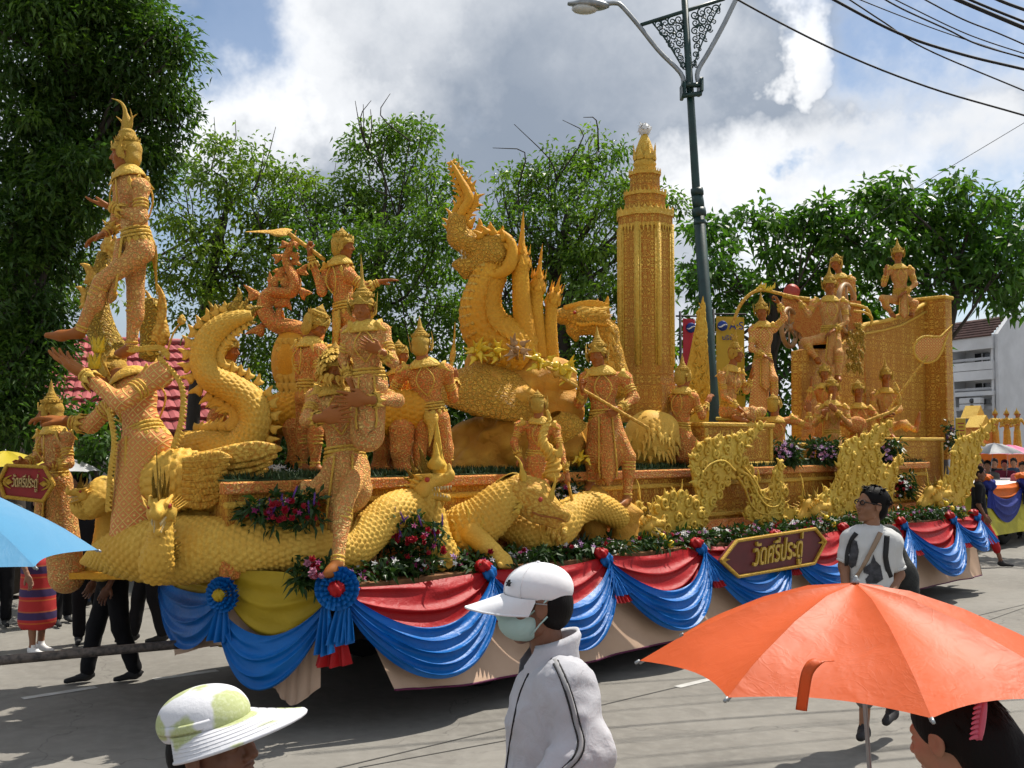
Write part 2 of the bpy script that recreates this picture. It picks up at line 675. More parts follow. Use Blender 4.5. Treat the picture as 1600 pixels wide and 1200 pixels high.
def wax(name, hi, lo, kind='lai', scale=34.0, mixlo=1.0, bump=0.7, dist=0.012, rough=0.62, sss=0.0, polar=False):
 """carved beeswax: raised pale ridges over deeper coloured grooves"""
 m, t, b = newmat(name)
 tc = t.n.new('ShaderNodeTexCoord').outputs['Object']
 big = t.noise(tc, 2.2, 4, 0.5)
 fine = t.noise(tc, 150.0, 3, 0.6)
 if kind == 'lai':            # scrolling leaf ornament
  wv = t.vmath('ADD', tc, t.vmath('SCALE', t.add('ShaderNodeTexNoise', Vector=tc, Scale=scale * 0.35, Detail=2.0).outputs['Color'], scale=0.05))
  vo = t.add('ShaderNodeTexVoronoi', Vector=wv, Scale=scale)
  vo.feature = 'F1'
  rings = t.math('ADD', t.math('MULTIPLY', t.math('SINE', t.math('MULTIPLY', vo.outputs['Distance'], 13.0)), 0.5), 0.5)
  ve = t.add('ShaderNodeTexVoronoi', Vector=wv, Scale=scale)
  ve.feature = 'DISTANCE_TO_EDGE'
  edge = t.sstep(ve.outputs['Distance'], 0.02, 0.10)
  h = t.math('MULTIPLY', rings, edge)
  h = t.math('MAXIMUM', h, t.math('SUBTRACT', 1.0, t.sstep(ve.outputs['Distance'], 0.0, 0.05)))
 elif kind == 'lattice':      # diamond trellis with a boss in each cell
  s_ = t.add('ShaderNodeSeparateXYZ', Vector=tc)
  a = t.math('ADD', s_.outputs[0], s_.outputs[2])
  c = t.math('SUBTRACT', s_.outputs[0], s_.outputs[2])
  wa = t.math('ABSOLUTE', t.math('SINE', t.math('MULTIPLY', a, scale)))
  wc = t.math('ABSOLUTE', t.math('SINE', t.math('MULTIPLY', c, scale)))
  ridge = t.math('SUBTRACT', 1.0, t.sstep(t.math('MINIMUM', wa, wc), 0.12, 0.34))
  boss = t.sstep(t.math('MULTIPLY', wa, wc), 0.72, 0.95)
  h = t.math('MAXIMUM', ridge, boss)
 elif kind == 'panel':        # mirrored upright scroll panel (candle, screen)
  s_ = t.add('ShaderNodeSeparateXYZ', Vector=tc)
  u = t.math('MULTIPLY', t.math('ARCTAN2', s_.outputs[1], s_.outputs[0]), 0.42) if polar else t.math('ADD', t.math('MULTIPLY', s_.outputs[0], UX + NX), t.math('MULTIPLY', s_.outputs[1], UY + NY))
  mu = t.math('ABSOLUTE', t.math('SUBTRACT', t.math('FRACT', t.math('MULTIPLY', u, scale / 11.0)), 0.5))
  mz = t.math('ABSOLUTE', t.math('SUBTRACT', t.math('FRACT', t.math('MULTIPLY', s_.outputs[2], scale / 15.0)), 0.5))
  pv = t.add('ShaderNodeCombineXYZ', X=t.math('MULTIPLY', mu, 3.0), Y=t.math('MULTIPLY', mz, 3.6), Z=0.0)
  nz = t.add('ShaderNodeTexNoise', Vector=pv.outputs[0], Scale=2.0, Detail=1.0, Distortion=1.2)
  h0 = t.math('SINE', t.math('MULTIPLY', nz.outputs[0], 30.0))
  h = t.sstep(h0, -0.15, 0.55)
 else:                         # 'rough': hand-worked surface without a pattern
  vf = t.add('ShaderNodeTexVoronoi', Vector=t.vmath('ADD', tc, t.vmath('SCALE', t.add('ShaderNodeTexNoise', Vector=tc, Scale=scale * 0.5, Detail=2.0).outputs['Color'], scale=0.04)), Scale=scale)
  h = t.math('ADD', t.math('MULTIPLY', t.noise(tc, scale * 0.6, 5, 0.65), 0.6), t.math('SUBTRACT', 0.45, t.math('MULTIPLY', vf.outputs['Distance'], 0.55)), clamp=True)
  h = t.sstep(h, 0.18, 0.78)
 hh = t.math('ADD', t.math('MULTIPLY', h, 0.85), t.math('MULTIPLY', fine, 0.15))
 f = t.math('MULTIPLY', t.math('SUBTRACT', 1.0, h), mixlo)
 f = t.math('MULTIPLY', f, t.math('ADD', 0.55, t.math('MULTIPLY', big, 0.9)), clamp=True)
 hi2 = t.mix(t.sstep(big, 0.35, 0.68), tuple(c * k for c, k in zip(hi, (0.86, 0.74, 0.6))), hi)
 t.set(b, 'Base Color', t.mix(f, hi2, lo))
 t.set(b, 'Roughness', rough)
 b.inputs['Specular IOR Level'].default_value = 0.22
 if sss:
  b.inputs['Subsurface Weight'].default_value = sss
  b.inputs['Subsurface Radius'].default_value = (0.03, 0.014, 0.004)
  b.inputs['Subsurface Scale'].default_value = 0.5
 bn = t.add('ShaderNodeBump', Strength=bump, Distance=dist, Height=hh)
 t.l.new(bn.outputs[0], b.inputs['Normal'])
 return m
Y_HI = (0.81, 0.56, 0.11)
Y_LO = (0.46, 0.20, 0.022)
O_HI = (0.70, 0.36, 0.075)
O_LO = (0.50, 0.105, 0.022)
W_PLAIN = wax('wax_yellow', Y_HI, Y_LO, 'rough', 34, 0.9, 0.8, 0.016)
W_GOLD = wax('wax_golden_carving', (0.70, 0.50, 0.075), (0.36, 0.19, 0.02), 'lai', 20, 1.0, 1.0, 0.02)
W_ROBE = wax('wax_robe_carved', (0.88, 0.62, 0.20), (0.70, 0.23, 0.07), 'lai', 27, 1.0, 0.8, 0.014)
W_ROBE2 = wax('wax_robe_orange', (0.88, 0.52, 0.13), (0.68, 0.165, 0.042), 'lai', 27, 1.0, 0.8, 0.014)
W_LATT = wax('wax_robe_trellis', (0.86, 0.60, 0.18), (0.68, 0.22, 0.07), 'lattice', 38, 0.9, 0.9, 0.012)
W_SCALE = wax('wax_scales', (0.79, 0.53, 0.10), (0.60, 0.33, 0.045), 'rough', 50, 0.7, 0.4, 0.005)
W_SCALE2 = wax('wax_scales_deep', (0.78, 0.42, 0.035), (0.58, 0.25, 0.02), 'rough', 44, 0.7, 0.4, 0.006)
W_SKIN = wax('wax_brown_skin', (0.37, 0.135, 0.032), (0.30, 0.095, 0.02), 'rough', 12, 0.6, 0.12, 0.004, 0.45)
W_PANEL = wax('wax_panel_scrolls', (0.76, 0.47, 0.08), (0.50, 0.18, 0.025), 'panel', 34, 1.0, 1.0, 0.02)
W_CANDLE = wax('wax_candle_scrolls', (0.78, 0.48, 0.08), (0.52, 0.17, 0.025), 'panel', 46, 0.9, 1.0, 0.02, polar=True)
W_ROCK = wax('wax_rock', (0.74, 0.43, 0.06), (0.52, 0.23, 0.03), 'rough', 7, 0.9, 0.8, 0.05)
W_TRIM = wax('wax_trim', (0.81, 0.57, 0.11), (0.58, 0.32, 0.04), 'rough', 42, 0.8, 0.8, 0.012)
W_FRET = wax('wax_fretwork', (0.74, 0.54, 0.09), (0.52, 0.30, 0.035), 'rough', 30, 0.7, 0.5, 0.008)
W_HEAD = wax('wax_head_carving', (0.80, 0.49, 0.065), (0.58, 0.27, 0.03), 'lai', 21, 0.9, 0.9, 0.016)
W_RED = simple('wax_red', (0.50, 0.06, 0.03), 0.45)
W_FLOWER = simple('wax_petal_yellow', (0.80, 0.55, 0.03), 0.4, 0.1, 9)
W_PINK = simple('wax_petal_dull', (0.46, 0.27, 0.12), 0.5, 0.1, 9)
def cloth(name, col, col2=None, rough=0.62, spec=0.3, sheen=0.0, bs=900, bump=0.2, wr=True):
 m, t, b = newmat(name)
 tc = t.n.new('ShaderNodeTexCoord').outputs['Object']
 n = t.noise(tc, 3.0, 5, 0.55)
 c2 = col2 or tuple(c * 0.72 for c in col)
 t.set(b, 'Base Color', t.mix(t.sstep(n, 0.32, 0.7), c2, col))
 t.set(b, 'Roughness', rough)
 b.inputs['Specular IOR Level'].default_value = spec
 b.inputs['Sheen Weight'].default_value = sheen
 wrk = t.noise(tc, 14.0, 4, 0.5, 0.8)
 h = t.math('ADD', t.math('MULTIPLY', t.noise(tc, bs, 2, 0.5), 0.06), t.math('MULTIPLY', wrk, 1.0 if wr else 0.1))
 bn = t.add('ShaderNodeBump', Strength=bump * 2, Distance=0.02, Height=h)
 t.l.new(bn.outputs[0], b.inputs['Normal'])
 return m
C_RED = cloth('cotton_red', (0.40, 0.008, 0.010), (0.30, 0.006, 0.008), 0.5, 0.25)
C_BLUE = cloth('satin_blue', (0.003, 0.135, 0.45), (0.002, 0.10, 0.35), 0.42, 0.3)
C_YEL = cloth('cloth_yellow', (0.44, 0.30, 0.015), (0.37, 0.25, 0.012), 0.6)
C_TAN = cloth('cloth_tan_skirt', (0.56, 0.39, 0.28), (0.51, 0.35, 0.245), 0.75, 0.2, bump=0.05)
C_MAG = cloth('hem_magenta', (0.12, 0.01, 0.06))
BLACK = simple('black_rubber', (0.015, 0.015, 0.016), 0.7)
DARKIRON = simple('dark_iron', (0.03, 0.03, 0.032), 0.6, 0.3, 20, 0.2, 80)
GRASS = simple('grass_green', (0.035, 0.075, 0.018), 0.8, 0.3, 30)
SIGN_RED = simple('sign_dark_red', (0.13, 0.010, 0.014), 0.5, 0.15, 5)
SIGN_RED2 = simple('sign_bright_red', (0.34, 0.02, 0.018), 0.5, 0.15, 5)
SIGN_GOLD = wax('sign_gold', (0.62, 0.42, 0.06), (0.36, 0.18, 0.02), 'rough', 60, 0.8, 0.7, 0.006)
WHITE = simple('white_plastic', (0.75, 0.75, 0.74), 0.5, 0.05)
def leafmat(name, col, trans=0.42, rough=0.42):
 m, t, b = newmat(name)
 oi = t.n.new('ShaderNodeTexCoord').outputs['Object']
 n = t.noise(oi, 1.1, 3, 0.5)
 n2 = t.noise(oi, 17.0, 2, 0.5)
 c = t.mix(t.sstep(n, 0.3, 0.7), tuple(v * 0.65 for v in col), col)
 c = t.mix(t.math('MULTIPLY', n2, 0.5), c, tuple(min(1, v * 1.6) for v in col))
 t.set(b, 'Base Color', c)
 t.set(b, 'Roughness', rough)
 b.inputs['Specular IOR Level'].default_value = 0.35
 tr = t.add('ShaderNodeBsdfTranslucent', Color=t.mix(1.0, c, (1.25, 1.5, 0.45), 'MULTIPLY'))
 mx = t.add('ShaderNodeMixShader', Fac=trans)
 t.l.new(b.outputs[0], mx.inputs[1])
 t.l.new(tr.outputs[0], mx.inputs[2])
 t.l.new(mx.outputs[0], t.n['Material Output'].inputs[0])
 return m
def bark(name, col):
 m, t, b = newmat(name)
 tc = t.n.new('ShaderNodeTexCoord').outputs['Object']
 v = t.vmath('MULTIPLY', tc, (1, 1, 0.2))
 n = t.noise(v, 16, 6, 0.65)
 t.set(b, 'Base Color', t.mix(n, tuple(c * 0.5 for c in col), tuple(c * 1.5 for c in col)))
 b.inputs['Roughness'].default_value = 0.9
 bn = t.add('ShaderNodeBump', Strength=0.8, Distance=0.03, Height=n)
 t.l.new(bn.outputs[0], b.inputs['Normal'])
 return m
BARK = bark('bark_brown', (0.05, 0.04, 0.032))
def road_mat():
 m, t, b = newmat('concrete_road')
 tc = t.n.new('ShaderNodeTexCoord').outputs['Object']
 a = t.noise(tc, 0.55, 6, 0.6)
 c = t.noise(tc, 9.0, 6, 0.65)
 g = t.noise(tc, 240.0, 3, 0.7)
 col = t.mix(t.sstep(a, 0.3, 0.72), (0.15, 0.14, 0.123), (0.22, 0.207, 0.184))
 col = t.mix(t.math('MULTIPLY', t.sstep(c, 0.35, 0.75), 0.5), col, (0.26, 0.247, 0.22))
 col = t.mix(t.math('MULTIPLY', t.sstep(g, 0.55, 0.8), 0.4), col, (0.09, 0.085, 0.08))
 st = t.sstep(t.noise(tc, 1.9, 5, 0.7, 1.2), 0.54, 0.70)
 col = t.mix(t.math('MULTIPLY', st, 0.5), col, (0.12, 0.112, 0.10))
 ve = t.add('ShaderNodeTexVoronoi', Vector=t.vmath('ADD', tc, t.vmath('SCALE', t.add('ShaderNodeTexNoise', Vector=tc, Scale=2.0, Detail=4.0).outputs['Color'], scale=0.7)), Scale=0.22)
 ve.feature = 'DISTANCE_TO_EDGE'
 ck = t.math('SUBTRACT', 1.0, t.sstep(ve.outputs['Distance'], 0.0004, 0.0016))
 col = t.mix(t.math('MULTIPLY', ck, 0.45), col, (0.06, 0.055, 0.05))
 t.set(b, 'Base Color', col)
 t.set(b, 'Roughness', t.math('ADD', 0.72, t.math('MULTIPLY', c, 0.2)))
 b.inputs['Specular IOR Level'].default_value = 0.3
 h = t.math('ADD', t.math('MULTIPLY', g, 0.3), t.math('MULTIPLY', c, 0.5))
 bn = t.add('ShaderNodeBump', Strength=0.35, Distance=0.012, Height=h)
 t.l.new(bn.outputs[0], b.inputs['Normal'])
 return m
ROAD = road_mat()
PAINT = simple('worn_road_paint', (0.55, 0.54, 0.51), 0.7, 0.12, 8, 0.3, 120)
JOINT = simple('road_joint_tar', (0.06, 0.057, 0.052), 0.8)
# --- prototypes in head units / hand units
def head_proto(vox=0.022):
 s = S(vox, 0.07)
 s.ell((0, -0.07, 0.13), (0.33, 0.41, 0.37))
 s.ell((0, 0.08, -0.12), (0.265, 0.275, 0.34))
 s.ell((0, 0.21, -0.40), (0.12, 0.10, 0.085))
 s.cap((-0.19, 0.02, -0.30), (0, 0.2, -0.41), 0.07, 0.075)
 s.cap((0.19, 0.02, -0.30), (0, 0.2, -0.41), 0.07, 0.075)
 s.cap((-0.17, 0.285, 0.085), (0.17, 0.285, 0.085), 0.045, 0.045, k=0.06)
 for x in (-1, 1):
  s.ell((x * 0.135, 0.385, 0.005), (0.085, 0.07, 0.05), sub=True, k=0.05)
  s.ell((x * 0.135, 0.285, 0.0), (0.075, 0.06, 0.045), k=0.01)
  s.ell((x * 0.17, 0.22, -0.13), (0.10, 0.09, 0.10), k=0.08)
  s.ell((x * 0.335, -0.03, -0.03), (0.035, 0.085, 0.135), k=0.03)
  s.ell((x * 0.368, -0.01, -0.02), (0.02, 0.045, 0.08), sub=True, k=0.02)
 s.cap((0, 0.335, 0.06), (0, 0.425, -0.12), 0.03, 0.05, k=0.05)
 s.ell((-0.05, 0.37, -0.145), (0.04, 0.045, 0.033), k=0.03)
 s.ell((0.05, 0.37, -0.145), (0.04, 0.045, 0.033), k=0.03)
 s.ell((0, 0.325, -0.232), (0.105, 0.055, 0.026), k=0.025)
 s.ell((0, 0.318, -0.282), (0.085, 0.055, 0.03), k=0.025)
 s.ell((0, 0.38, -0.258), (0.10, 0.03, 0.008), sub=True, k=0.02)
 s.cap((0, -0.10, -0.2), (0, -0.15, -0.62), 0.205, 0.20, k=0.09)
 v, q, mi = s.run()
 return v, q
HEAD = head_proto()
HEAD_F = head_proto(0.014)
def hand_proto(curl=0.25, spread=0.10, vox=0.0062, thumb_in=0.3):
 """wrist at the origin, fingers +y, palm towards -z, thumb on +x; metres"""
 s = S(vox, 0.012)
 s.cap((0, -0.03, 0), (0, 0.02, 0), 0.026, 0.024)
 s.ell((0, 0.055, 0), (0.042, 0.055, 0.018))
 for i, (x, L) in enumerate(((0.031, 0.072), (0.010, 0.080), (-0.011, 0.075), (-0.031, 0.060))):
  p = np.array((x, 0.098 - abs(x - 0.008) * 0.25, 0.0))
  a = 0.0
  dirx = spread * (x / 0.03)
  for j, (fr, r) in enumerate(((0.46, 0.0092), (0.31, 0.0082), (0.23, 0.0072))):
   a += curl * (0.6 + 0.5 * j) + 0.04 * i * (j > 0)
   d = np.array((dirx, math.cos(a), -math.sin(a)))
   n = p + nrm(d) * L * fr
   s.cap(p, n, r, r * 0.92, k=0.004)
   p = n
 s.cap((0.026, 0.02, -0.004), (0.052, 0.052, -0.012 - 0.012 * thumb_in), 0.016, 0.0115, k=0.012)
 s.cap((0.052, 0.052, -0.012 - 0.012 * thumb_in), (0.062 - 0.03 * thumb_in, 0.085, -0.02 - 0.03 * thumb_in), 0.011, 0.0085, k=0.004)
 v, q, mi = s.run()
 return v, q
HANDS = {'open': hand_proto(0.12, 0.14), 'relax': hand_proto(0.32, 0.06), 'grip': hand_proto(1.05, 0.02, thumb_in=1.4)}
def crown_proto(kind):
 """in head units: chin -0.5, skull top 0.5, face +y"""
 s = S(0.03, 0.05)
 s.ell((0, -0.10, 0.15), (0.385, 0.45, 0.41))
 s.ell((0, -0.22, -0.12), (0.36, 0.30, 0.36))
 s.ell((0, 0.52, -0.34), (0.44, 0.52, 0.62), sub=True, k=0.03)
 s.ell((0, 0.1, -0.75), (0.6, 0.7, 0.36), sub=True, k=0.03)
 v, q, _ = s.run()
 g = G()
 g.append(v, [q])
 th = np.linspace(-1.75, 1.75, 29)
 up = 0.20 + 0.24 * np.exp(-(th / 0.28) ** 2) + 0.13 * np.exp(-((np.abs(th) - 1.0) / 0.25) ** 2)
 lo_ = 0.13 - 0.10 * np.clip(np.abs(th) - 0.5, 0, 2)
 rows = []
 for f, rr in ((0, 0.0), (0.0, 0.05), (1.0, 0.06), (1.0, 0.02)):
  z = lo_ + (up - lo_) * f
  a, b = 0.385 + rr, 0.43 + rr
  rows.append(np.stack([a * np.sin(th), -0.06 + b * np.cos(th), z], -1))
 g.grid(np.array(rows))
 g.tube(np.stack([0.43 * np.sin(th), -0.06 + 0.475 * np.cos(th), lo_ + 0.02], -1), 0.025, 6)
 if kind == 'spire':
  pr = [(0.37, 0.38), (0.40, 0.42), (0.36, 0.46), (0.33, 0.48), (0.35, 0.52), (0.30, 0.56), (0.25, 0.58), (0.27, 0.62), (0.22, 0.66), (0.17, 0.70), (0.185, 0.74), (0.13, 0.80), (0.10, 0.9), (0.075, 1.02), (0.045, 1.16), (0.0, 1.34)]
 elif kind == 'tall':
  pr = [(0.37, 0.38), (0.40, 0.42), (0.36, 0.46), (0.33, 0.50), (0.35, 0.54), (0.29, 0.58), (0.22, 0.62), (0.245, 0.66), (0.18, 0.70), (0.12, 0.74), (0.13, 0.78), (0.08, 0.84), (0.055, 1.05), (0.05, 1.3), (0.035, 1.55), (0.0, 1.95)]
 elif kind == 'flame':
  pr = [(0.37, 0.38), (0.40, 0.42), (0.36, 0.46), (0.33, 0.48), (0.35, 0.52), (0.30, 0.58), (0.30, 0.62), (0.25, 0.68), (0.27, 0.72), (0.22, 0.78), (0.14, 0.84), (0.0, 0.9)]
 else:
  pr = [(0.37, 0.38), (0.39, 0.42), (0.34, 0.46), (0.31, 0.48), (0.32, 0.52), (0.24, 0.56), (0.18, 0.58), (0.19, 0.62), (0.12, 0.68), (0.05, 0.76), (0.0, 0.84)]
 g.lathe(pr, (0, -0.08, 0), n=16)
 if kind == 'flame':
  g.flame((0, -0.08, 0.8), (0, 0.42, 1.85), 0.16, (0, -1, 0), 0.22, 0.55, 12, 0.12)
  g.flame((0, -0.12, 0.8), (0, -0.42, 1.35), 0.11, (0, 1, 0), 0.2, 0.5)
  g.flame((0.05, 0.05, 0.75), (0.1, 0.3, 1.3), 0.09, (0, -1, 0), 0.2, 0.5)
  g.flame((-0.05, -0.05, 0.75), (-0.1, -0.2, 1.5), 0.09, (0, -1, 0), 0.2, 0.5)
 for x in (-1, 1):
  g.flame((x * 0.42, 0.02, -0.2), (x * 0.52, -0.18, 0.62), 0.12, (x * 0.4, 1, 0), 0.15, 0.35, 10)
  g.flame((x * 0.41, -0.02, -0.25), (x * 0.47, 0.14, 0.22), 0.08, (x * 0.4, -1, 0), 0.15, 0.4)
 for i in range(16):
  a = i / 16 * 2 * math.pi
  c = np.array((math.cos(a) * 0.37, -0.08 + math.sin(a) * 0.37, 0.40))
  g.flame(c, c + np.array((math.cos(a) * 0.05, math.sin(a) * 0.05, 0.14)), 0.06, (-math.sin(a), math.cos(a), 0), 0.0, 0.5, 5)
 return g.mesh('crown_' + kind, [W_TRIM])
CROWNS = {k: crown_proto(k) for k in ('spire', 'tall', 'flame', 'low')}
def place_mesh(name, me, parent, M, mat=None):
 """child object with its own transform; shares mesh data"""
 o = bpy.data.objects.new(name, me)
 COL.objects.link(o)
 mm = np.array(M, float).copy()
 if parent is not None:
  o.parent = parent
  mm[:3, 3] -= world_loc(parent)
 o.matrix_basis = Matrix(mm.tolist())
 return o
# --- human figures
def hand_M(w, tip, palm, left, q=1.0):
 y = nrm(V3(tip) - V3(w))
 z = -V3(palm)
 z = z - y * np.dot(z, y)
 if np.linalg.norm(z) < 1e-3:
  z = perp(y)
 z = nrm(z)
 x = np.cross(y, z)
 M = np.stack([x * (-1 if left else 1), y, z], 1)
 return xf(M, w, q)
def ring(g, c, axis, ra, rb, rt, side=None, n=16, m=6):
 """torus band round a limb: radii ra x rb, tube rt"""
 z = nrm(axis)
 x = perp(z) if side is None else nrm(V3(side) - z * np.dot(side, z))
 y = np.cross(z, x)
 th = np.linspace(0, 2 * np.pi, n, endpoint=False)
 ph = np.linspace(0, 2 * np.pi, m, endpoint=False)
 c = V3(c)
 rx = ra + rt * np.cos(ph)
 ry = rb + rt * np.cos(ph)
 pts = c + x * (np.cos(th)[:, None, None] * rx[None, :, None]) + y * (np.sin(th)[:, None, None] * ry[None, :, None]) + z * (rt * 1.3 * np.sin(ph))[None, :, None]
 g.grid(pts, True, True)
def pose(D0, J):
 out = {}
 for k, v in J.items():
  out[k] = P(v[0], v[1], D0 + (v[2] if len(v) > 2 else 0.0))
 return out
def figure(name, label, D0, J, H=1.7, face=(0, -1, 0), up=None, crown='spire', robe=None, skin=None, trim=None, group=None, cat='statue',
           female=False, hl='relax', hr='relax', pl=(0, 0, -1), pr=(0, 0, -1), skirt=0.0, apron=True, legs=True, arms=True, tf=None, tail=0.0, vox=0.016,
           crown_scale=1.0, bare_feet=True, base=None, collar=True, coords=None, thick=1.0, hemr=0.2, hs=1.08, floor=None, belt=True):
 """statue of a crowned figure; J gives joints as photograph pixels (+ depth offset)"""
 p = pose(D0, J) if coords is None else {k: V3(v) for k, v in coords.items()}
 if floor is not None:
  for k in ('al', 'ar'):
   if k in p:
    p[k][2] = floor + 0.075 * H / 1.75
 robe = robe or W_ROBE
 skin = skin or W_SKIN
 trim = trim or W_TRIM
 q = H / 1.75
 Q = q * thick * 0.93
 face = nrm(face)
 tf = nrm(tf) if tf is not None else nrm((face[0], face[1], 0))
 neck, head, pel = p['neck'], p['head'], p['pel']
 spine = nrm(neck - pel)
 r = p['sr'] - p['sl']
 r = nrm(r - spine * np.dot(r, spine))
 fw = np.cross(spine, r)
 if np.dot(fw, tf) < 0:
  fw = -fw
 BM = np.stack([r, fw, spine], 1)
 zs = [v[2] for v in p.values()]
 basep = base if base is not None else (pel[0], pel[1], min(zs) - 0.04)
 root = empty(name, basep, label, cat, group)
 s = S(vox * max(q, 0.6), 0.035 * q)
 tl = np.linalg.norm(neck - pel)
 s.cap(p['sl'] + (neck - p['sl']) * 0.12, p['sr'] + (neck - p['sr']) * 0.12, 0.062 * Q, 0.062 * Q, m=1)
 s.ell(neck - spine * tl * 0.30, (0.165 * Q, 0.112 * Q, tl * 0.36), BM, m=1)
 s.ell(neck - spine * tl * 0.68, (0.128 * Q, 0.098 * Q, tl * 0.30), BM, m=1)
 s.ell(pel, (0.165 * Q, 0.122 * Q, 0.125 * Q), BM, m=1)
 if female:
  for x in (-1, 1):
   s.ell(neck - spine * tl * 0.36 + r * x * 0.075 * Q + fw * 0.085 * Q, (0.065 * Q,) * 3, m=1)
 s.cap(neck, neck + (head - neck) * 0.6, 0.058 * q, 0.052 * q, m=0)
 if arms:
  for a in 'lr':
   if 'e' + a not in p:
    continue
   s.cap(p['s' + a], p['e' + a], 0.060 * Q, 0.048 * Q, m=1)
   s.cap(p['e' + a], p['w' + a], 0.047 * Q, 0.034 * Q, m=1)
   s.ell(p['s' + a], (0.072 * Q,) * 3, m=1)
 if legs:
  for a, sg in (('l', -1), ('r', 1)):
   if 'k' + a not in p:
    continue
   hip = pel + r * sg * 0.085 * Q - spine * 0.05 * q
   kn, an = p['k' + a], p['a' + a]
   s.cap(hip, kn, 0.092 * Q, 0.064 * Q, m=1)
   s.cap(kn, an, 0.062 * Q, 0.042 * Q, m=1)
   s.ell(kn + (an - kn) * 0.3 - tf * 0.015, (0.062 * Q, 0.066 * Q, 0.12 * Q), m=1)
   toe = p.get('f' + a, an + tf * 0.17 * q + np.array((0, 0, -0.045 * q)))
   fm = 0 if bare_feet else 1
   s.cap(an, an + (toe - an) * 0.55 - np.array((0, 0, 0.012)), 0.042 * q, 0.038 * q, m=fm)
   s.cap(an + (toe - an) * 0.55 - np.array((0, 0, 0.012)), toe, 0.038 * q, 0.022 * q, m=fm)
 if skirt:
  bot = p['hem'] if 'hem' in p else pel - np.array((0, 0, skirt))
  s.cap(pel, bot, 0.15 * Q, hemr * Q, m=1)
 v, f, mi = s.run()
 v = relax(v, f, 1, 0.4)
 g = G()
 g.append(v, [f], mi=mi)
 hh = 0.245 * q
 hup = V3(up) if up is not None else nrm(head - neck) * 0.5 + np.array((0, 0, 1.0))
 HM = xf(basis(face, hup), head, hh)
 g.m = 0
 g.append(HEAD[0], [HEAD[1]], HM)
 if arms:
  for a, kind, palm in (('l', hl, pl), ('r', hr, pr)):
   if 'w' + a in p and kind:
    w = p['w' + a]
    tip = p.get('t' + a, w + (w - p['e' + a]))
    hv, hf = HANDS[kind]
    left = (np.dot(np.cross(r, fw), spine) < 0) == (a == 'l')
    g.append(hv, [hf[:, ::-1]] if left else [hf], hand_M(w, tip, palm, left, q * hs))
 g.build('body', [skin, robe], root)
 if crown:
  CM = HM.copy()
  CM[:3, :3] *= crown_scale * 0.96
  place_mesh('crown', CROWNS[crown], root, CM)
 if collar:
  g = G()
  pr_ = [(0.058, 0.03), (0.066, 0.036), (0.09, 0.022), (0.12, -0.002), (0.145, -0.035), (0.160, -0.062), (0.156, -0.075), (0.13, -0.05), (0.055, 0.01)]
  pr_ = [(a * Q, b * q + 0.01 * q) for a, b in pr_]
  g.lathe(pr_, neck, spine, 20, r, 1.05, 0.80)
  for x, sh in ((-1, p['sl']), (1, p['sr'])):
   o = nrm(sh - neck)
   b0 = sh + spine * 0.045 * q - o * 0.06 * q
   g.flame(b0, sh + o * 0.085 * q + spine * 0.065 * q, 0.062 * Q, spine, -0.15, 0.4, 8)
   for k in (-1, 1):
    g.flame(b0 + fw * 0.06 * k * q, sh + o * 0.06 * q + fw * 0.085 * k * q + spine * 0.02 * q, 0.045 * Q, spine, -0.1, 0.4, 6)
  for k in (-1, 1):
   u = np.linspace(0, 1, 9)[:, None]
   a0 = neck + fw * 0.10 * Q * k - spine * 0.04 * q
   a1 = neck - spine * tl * 0.62 + fw * 0.112 * Q * k
   for x in (-1, 1):
    bow = np.sin(u * np.pi) * (r * x * 0.085 * Q + fw * k * 0.035 * Q)
    g.tube(a0 + (a1 - a0) * u + bow, 0.007 * q, 6)
  g.build('collar', [trim], root)
 g = G()
 bc = pel + spine * 0.11 * q
 for dz, rr, rt in ((0, -0.008, 0.012), (0.03, -0.012, 0.009), (-0.03, 0.0, 0.009)):
  ring(g, bc + spine * dz * q, spine, (0.148 + rr) * Q, (0.112 + rr) * Q, rt * q, r, 20)
 for k in range(14):
  a = k / 14 * 2 * math.pi
  c = bc + r * math.cos(a) * 0.148 * Q + fw * math.sin(a) * 0.110 * Q - spine * 0.045 * q
  g.flame(c, c - spine * 0.075 * q + nrm(c - bc) * 0.012, 0.028 * Q, np.cross(spine, nrm(c - bc)), 0.0, 0.5, 5)
 if belt:
  g.build('belt', [trim], root)
 if apron:
  g = G()
  drop = apron if isinstance(apron, float) else 0.42
  u = np.linspace(0, 1, 9)
  knee = (p['kl'] + p['kr']) / 2 if ('kl' in p and 'kr' in p) else pel - np.array((0, 0, 0.4))
  dn = nrm((knee - pel) * 0.45 + np.array((0, 0, -0.55)) * q)
  pts = []
  for ui in u:
   c = pel + fw * (0.135 * Q + 0.03 * ui) + spine * 0.07 * q * (1 - ui) + dn * drop * q * ui
   wd = (0.065 + 0.035 * ui) * Q * (1.0 if ui < 0.85 else (1 - ui) / 0.15 * 0.9 + 0.1)
   pts.append([c - r * wd, c - r * wd * 0.5 + fw * 0.02, c + fw * 0.028, c + r * wd * 0.5 + fw * 0.02, c + r * wd, c - fw * 0.01 + r * wd * 0.4, c - fw * 0.01 - r * wd * 0.4])
  g.grid(np.array(pts), closed_v=True)
  g.build('apron', [robe], root)
  g = G()
  g.tube(np.array([x[0] for x in pts[:8]]), 0.010 * q, 6)
  g.tube(np.array([x[4] for x in pts[:8]]), 0.010 * q, 6)
  g.build('apron_hem', [trim], root)
 if tail:
  g = G()
  b0 = pel - fw * 0.12 * Q + spine * 0.05 * q
  g.flame(b0, b0 - np.array((0, 0, tail)) - fw * 0.05, 0.07 * Q, r, 0.06, 0.4, 9)
  g.build('sash_tail', [trim], root)
